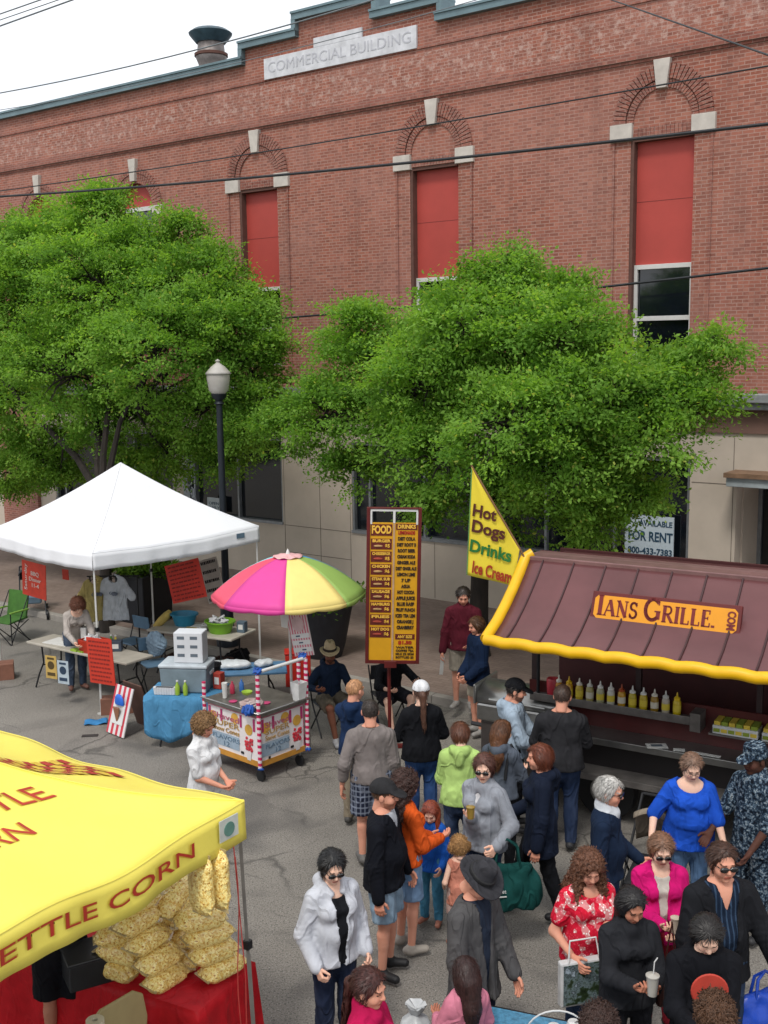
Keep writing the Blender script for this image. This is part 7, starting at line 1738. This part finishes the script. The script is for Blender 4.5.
# 20 fedora man
person(at(474, 868, 1.68), 48, 'man in a charcoal fedora and grey tweed jacket looking down', 1.74, 1.12, 'm', 'r', hp=34, hands={1: (.27, .1, .82), -1: (-.2, .2, .86)},
       top=[L_(C('shirt_navygrey', '#28303f'), hem=-.05, th=.014, sl=0), L_(C('tweed', '#4c4b4c', ws=9), hem=-.24, th=.034, open=.06, v=(.2, .07), flare=.015, n='jacket')], legs=('long', C('trousers_navy', '#1c2436')), hair=('short crop', '#3a3430'), hat=('fedora', C('felt', '#343438'), M('hatband', '#18181a', .7)), shoes='#b0aca8')
# 22 pink sweater ponytail
pw = person(at(366, 968, 1.64), 62, 'woman with brown ponytail and cerise sweater holding a drink at the bottom edge', 1.64, 1.05, 'f', 'r', hp=10, hands={1: (.06, .34, 1.12), -1: (-.1, .3, 1.08)},
       top=[L_(C('cerise', '#a81448'), hem=-.06, th=.024, collar=1)], legs=('long', jean), hair=('pony', '#3a1c18'), curl=1.)
# 23 girl in pink from behind
person(at(466, 963, 1.32), 200, 'girl in a pale pink top with long dark hair seen from behind', 1.34, 1.1, 'c', 't', hp=14, hands={1: (.14, .3, 1.05), -1: (-.14, .3, 1.05)},
       top=[L_(C('pink_top', '#c4788c'), hem=-.1, th=.024)], legs=('long', jeanm), hair=('long xl', '#2a1614'), shoes='#8c8c8e')
# 24 floral woman
flw = person(at(588, 849, 1.66), 14, 'woman with long wavy brown hair in a red and white flowered top', 1.66, 1.18, 'f', 'r', hp=24, hy=6, hands={1: (.2, .2, .98), -1: (-.02, .36, .98)},
       top=[L_(C('floral_top', '#b8203a', 'floral'), hem=-.1, th=.024, sl=.3, w=.11)], legs=('long', jean), hair=('curl long xl front', '#5a3826'))
# 25 dark grey sweater black hair
dgw = person(at(630, 885, 1.64), 6, 'woman with straight black hair in a charcoal sweater holding a clear cup', 1.64, 1.1, 'f', 't', hp=24, hy=-6, hands={1: (.07, .34, 1.14), -1: (-.07, .34, 1.12)},
       top=[L_(C('sweater_charcoal', '#232428'), hem=-.12, th=.03, collar=1)], legs=('long', C('trousers_grey', '#1c1d22')), hair=('long', '#131012'), curl=1.1)
# 26 silver haired man
person(at(607, 778, 1.74), 68, 'silver haired man in sunglasses and a navy sweater with white collar', 1.76, 1.14, 'm', 'r', hp=10, hands={1: (.27, .08, .84), -1: (-.2, .24, .95)},
       top=[L_(C('collar_white', '#b8bcc2'), hem=.3, th=.006, sl=0, collar=1), L_(C('sweater_navy', '#162338'), hem=-.08, th=.024, v=(.05, .07))], legs=('long', C('denim_navy', '#1c2a44', 'denim')), hair=('short', '#a8a6a2'), glasses=True)
# 27 blue top woman
person(at(691, 751, 1.68), -8, 'large woman in a royal blue draped top with glasses and tied back fair hair', 1.68, 1.36, 'f', 'f', hp=24, hy=-6, hands={1: (.36, .2, .95), -1: (-.3, .22, .86)},
       top=[L_(C('royal_blue', '#1c4cb4'), hem=-.14, th=.034, sl=.55, w=.13, fold=.003)], legs=('long', jeanm), hair=('short', '#6a5040', .01), glasses='clear')
# 28 camouflage
person(at(757, 746, 1.8), -62, 'person in navy digital camouflage uniform and cap with sleeves rolled at the right edge', 1.82, 1.1, 'm', 'd', hp=8, hands={1: (.2, .3, .93), -1: (-.2, .26, .9)},
       top=[L_(C('camo', '#22303f', 'camo'), hem=-.16, th=.03, sl=.55, collar=1)], legs=('long', C('camo', '#22303f', 'camo')), hair=('crop', '#14100e'), hat=('camocap', C('camo', '#22303f', 'camo'), None))
# 29 pink cardigan
pc = person(at(661, 832, 1.64), -2, 'smiling woman in sunglasses and a hot pink cardigan over a white top', 1.64, 1.16, 'f', 'f', hp=18, hands={1: (.05, .32, 1.1), -1: (-.05, .33, 1.04)},
       top=[L_(C('tee_cream', '#b9b2aa'), hem=-.02, th=.014, sl=0, w=.1), L_(C('hot_pink', '#c01468'), hem=-.12, th=.03, open=.04, v=(.3, .07), n='cardigan')], legs=('long', C('skirt_red', '#9a2838')), hair=('full', '#6a4a36'), glasses=True, curl=1.)
# 30 sunglasses man
person(at(722, 845, 1.8), 8, 'broad man in aviator sunglasses, open black jacket and dark striped shirt', 1.82, 1.2, 'm', 'r', hp=6, hands={1: (.3, .14, .84), -1: (-.36, .2, .84)},
       top=[L_(C('striped_shirt', '#141f30', 'stripe', '#384c64'), hem=-.06, th=.016, sl=0, v=(.14, .05)), L_(C('jacket_black', '#1b1c20'), hem=-.18, th=.034, open=.075, v=(.25, .1), n='jacket')], legs=('long', jean), hair=('short', '#3a241a'), glasses=True)
# 31 black hoodie boy
bh = person(at(706, 914, 1.66), -4, 'young man in a black hooded top with round red emblem looking down at his food', 1.68, 1.16, 'm', 'f', hp=34, hands={1: (.12, .36, 1.08), -1: (-.02, .36, 1.04)},
       top=[L_(C('hoodie_black', '#121318'), hem=-.1, th=.032, hood=1)], legs=('long', jean), hair=('full', '#14100f', .012), curl=1.)
# 32, 33 heads at the bottom edge
person(at(716, 1000, 1.6), 178, 'person with wavy brown and blond highlighted hair, only the head showing at the bottom right', 1.62, 1.05, 'f', 'f', hp=10, top=[L_(C('top_dark', '#202228'), hem=-.05)], legs=('long', jean), hair=('curl full', '#4c3220'))
person(at(600, 1012, 1.6), 175, 'person whose dark brown curls just show at the bottom edge', 1.62, 1.0, 'f', 'f', top=[L_(C('top_dark', '#202228'), hem=-.05)], legs=('long', jean), hair=('curl full', '#33201a'))
# 35 vendor under the yellow canopy: only shorts and legs show
vz = G(62, 985, .62); person((vz[0], vz[1], 0), 190, 'vendor in black shorts with a white side stripe under the yellow canopy', 1.72, 1.1, 'm', 't', hp=10, hands={1: (.12, .36, 1.05), -1: (-.12, .36, 1.05)},
       top=[L_(C('vendor_shirt', '#8c8c90'), hem=-.05, sl=.4)], legs=('shorts', C('shorts_black', '#131318'), .03), hair=('short', '#2a1c16'))
# ---- emblem, straps and stripe that belong to the clothing
em = MB().lathe([(0, .008), (.085, .008), (.09, 0)], n=28, sx=1.35, sy=1.35).build('chest_emblem', M('emblem_red', '#b03a2c', .7), bh['root'], rot=(PI/2, 0, PI)); q = bh['up'](0, .165, .3); em.location = q
MB().lathe([(0, .012), (.06, .012), (.06, .004)], n=20, sx=1.1, sy=.55).build('chest_emblem_dark', M('emblem_dark', '#16141a', .7), em, loc=(.01, -.01, .004))
for sg in (1, -1):
    MB().tube([bp['up'](sg*.1, -.12, .15), bp['up'](sg*.115, -.07, .43), bp['up'](sg*.11, .02, .5), bp['up'](sg*.12, .12, .38), bp['up'](sg*.13, .1, .2)], .016, 6).build('backpack_strap', M('strap_dark', '#17181c', .8), bp['root'])
# ---- things in hands
def cup(info, sg, off, label, h=.12, r=.036, m=None, straw=True, name='drink_cup'):
    e, wst = info['arm'][sg]; d = nrm(wst-e); p = wpt(info, wst+d*.09+np.array(off)); r_ = empty(name, p, 0, label, 'cup')
    MB().lathe([(r*.75, -h/2), (r, h/2), (r*1.08, h/2), (r*1.08, h/2+.008), (0, h/2+.02)], n=16).build('cup_body', m or M('cup_clear', '#aaa69e', .2, spec=.6), r_, smooth=True)
    if straw: MB().tube([(0, 0, 0), (.01, 0, h/2+.1), (.03, 0, h/2+.13)], .004, 5).build('straw', wht, r_)
    return r_
cup(gw, 1, (-.03, .03, .05), 'amber drink in a clear cup held by the woman in wrap sunglasses', m=M('cup_amber', '#8c7434', .2, spec=.6), straw=False, h=.1, r=.037)
cup(dgw, 1, (-.05, .02, .05), 'clear cup with straw held by the woman in the charcoal sweater', .13, .042)
cup(pw, 1, (-.04, .03, .04), 'clear cup with straw held by the woman in the cerise sweater', .13, .042)
cup(pc, 1, (-.04, .02, .05), 'cream paper wrapped snack in the hands of the woman in the pink cardigan', .11, .034, M('wrap_cream', '#b8a898', .7), False, 'wrapped_snack')
e, wst = bh['arm'][1]; pillow('paper_napkin', wpt(bh, wst+np.array([-.05, .1, .04])), .3, .16, .12, .1, M('napkin_white', '#c2beba', .8), 'crumpled white napkin held by the young man with the red emblem', 'napkin', 6, amp=.01)
e, wst = mi['arm'][1]; tag(MB().box((0, 0, -.12), (.05, .02, .26), ry=.1).build('rolled_paper', paper, loc=wpt(mi, wst+np.array([0, .05, -.08]))), 'rolled white paper in the hand of the man in maroon', 'paper')
# green tote on the arm of 18
def tote(loc, rz, w_, h_, d_, mat, label, strap=.22, seed=1, pr=None):
    r = empty('tote_bag', loc, rz, label, 'bag'); F = Field((-w_/2-.06, -d_/2-.06, -.05), (w_/2+.06, d_/2+.06, h_+.06), .013)
    F.cone((-w_*.36, 0, .08), (w_*.36, 0, .08), d_*.55, d_*.55, .04); F.cone((-w_*.4, 0, h_*.55), (w_*.4, 0, h_*.55), d_*.42, d_*.42, .12); F.cone((-w_*.34, 0, h_-.05), (w_*.34, 0, h_-.05), d_*.2, d_*.2, .1)
    F.plane((0, 0, .02), (0, 0, -1)); F.folds(.012, .16, seed, .4); v, f = F.nets(); mesh_np('bag_body', v, f, mat, r, None, True)
    for y in (-.04, .04): MB().tube([(-w_*.22, y, h_-.04), (-w_*.17, y*.6, h_+strap*.7), (0, 0, h_+strap), (w_*.17, y*.6, h_+strap*.7), (w_*.22, y, h_-.04)], .012, 6).build('strap', mat, r, smooth=True)
    return r
e, wst = gw['arm'][-1]; q = wpt(gw, e*.35+wst*.65+np.array([-.03, .02, 0])); tb = tote((q[0]+.03, q[1]-.0, q[2]-.62), .1, .52, .42, .22, C('tote_green', '#123f3c', wr=.5), 'dark green fabric tote bag hanging from the arm of the woman in sunglasses')
text('lettering', 'market', .05, wht, tb, (-.1, -.135, .22), fit=.13); MB().b2((-.165, -.14, .17), (-.03, -.132, .178)).build('printed_line', wht, tb)
# photo printed bag of the floral woman
e, wst = flw['arm'][1]; q = wpt(flw, (.12, .24, .62)); pb_ = empty('picture_bag', (q[0]-.02, q[1], q[2]), R(14)+.0, 'white edged shopping bag with dark garden photograph below the arm of the woman in flowers', 'bag')
MB().box((0, 0, .18), (.36, .07, .34)).build('bag_body', M('bag_edge', '#bcbcbc', .5), pb_, bev=.015)
def photo():
    m, nt, b = nt_new('garden_print'); v = coords(nt); f = noise(nt, v, 11, 5, .7)
    nt.links.new(ramp(nt, f, ((.3, hexc('#10160f')), (.45, hexc('#2c3a24')), (.52, hexc('#6c7c80')), (.58, hexc('#2a3330')), (.66, hexc('#9aa8b4')))), b.inputs['Base Color']); b.inputs['Roughness'].default_value = .3; return m
MB().b2((-.16, -.039, .03), (.16, -.036, .335)).build('photo_print', photo(), pb_)
for s_ in (-1,): MB().tube([(-.12, -.03, .35), (-.1, 0, .5), (.1, 0, .5), (.12, -.03, .35)], .007, 6).build('strap', wht, pb_)
# blue carrier bag, brown handbag, white bags on the ground
q = G(757, 1003, .55); tote((q[0]+.05, q[1], q[2]-.35), .2, .4, .45, .24, M('carrier_blue', '#1440a8', .35, bmp=.4, bs=12, bd=.02), 'bright blue carrier bag hanging at the bottom right corner', .15, 4)
e, wst = dgw['arm'][-1]; q = wpt(dgw, (-.3, .02, .78)); hb = empty('handbag', q, .3, 'small dark brown handbag at the hip of the woman with black hair', 'bag')
MB().box((0, 0, .1), (.2, .08, .2)).build('bag_body', M('leather', '#3a1c18', .4), hb, bev=.03); MB().tube([(-.06, 0, .2), (0, -.02, .62), (.06, 0, .2)], .009, 6).build('strap', M('leather', '#3a1c18', .4), hb)
q = G(428, 1012, .0); 
k = MB().lathe([(.05, 0), (.12, .03), (.14, .12), (.1, .22), (.03, .27), (.06, .31), (.08, .35), (0, .3)], n=18)
rg_ = random.Random(3); k.v = [(x*(1+rg_.uniform(-.13, .13)), y*(1+rg_.uniform(-.13, .13)), z+rg_.uniform(-.012, .012)) for x, y, z in k.v]
q = G(416, 1022, .2); tag(k.build('plastic_bag', M('bag_white2', '#b9bcbe', .35), loc=(q[0], q[1], .0), smooth=True), 'tied white plastic bag on the ground beside the girl in pink', 'bag')
# pushchair behind the silver haired man
ps_ = G(652, 868, .55); pr_ = empty('baby_pushchair', (ps_[0], ps_[1]+.1, 0), -.5, 'taupe hooded pushchair between the silver haired man and the blue top woman', 'pushchair')
taupe = C('pram_taupe', '#857a6c', wr=.3); pblk = M('pram_dark', '#17181b', .7)
MB().grid(lambda s, t: ((s-.5)*.42*(1-.25*t), .3-.3*t-.12*math.sin(PI*s)*0, .62+.36*math.sin(t*PI*.62)+.07*math.sin(PI*s)), 12, 10).build('hood', taupe, pr_, smooth=True, solid=.012)
MB().box((0, -.02, .42), (.36, .5, .16), rx=.2).build('seat', pblk, pr_, bev=.04)
for s in (-1, 1):
    MB().tube([(s*.22, -.38, .1), (s*.21, .1, .62), (s*.21, .5, 1.0)], .013, 6).tube([(s*.22, .34, .1), (s*.21, -.1, .6)], .012, 6).build('frame_tube', pblk, pr_)
    for y in (-.38, .34): MB().tube([(s*.24-.02, y, .1), (s*.24+.02, y, .1)], .1, 16).build('wheel', pblk, pr_)
MB().tube([(-.21, .5, 1.0), (.21, .5, 1.0)], .016, 8).build('push_handle', pblk, pr_)
k = MB(); rg = random.Random(5)
for c_, nm in (('#c0a030', 'yellow'), ('#a83028', 'red'), ('#507c38', 'green')):
    o = MB().lathe([(0, -.03), (.028, -.015), (.03, .01), (0, .03)], n=10).build('rattle_toy', M('toy_'+nm, c_, .4), pr_, loc=(rg.uniform(-.12, .12), -.05+rg.uniform(-.06, .06), .56), smooth=True)
# pink object in the hand of the seated sports top person
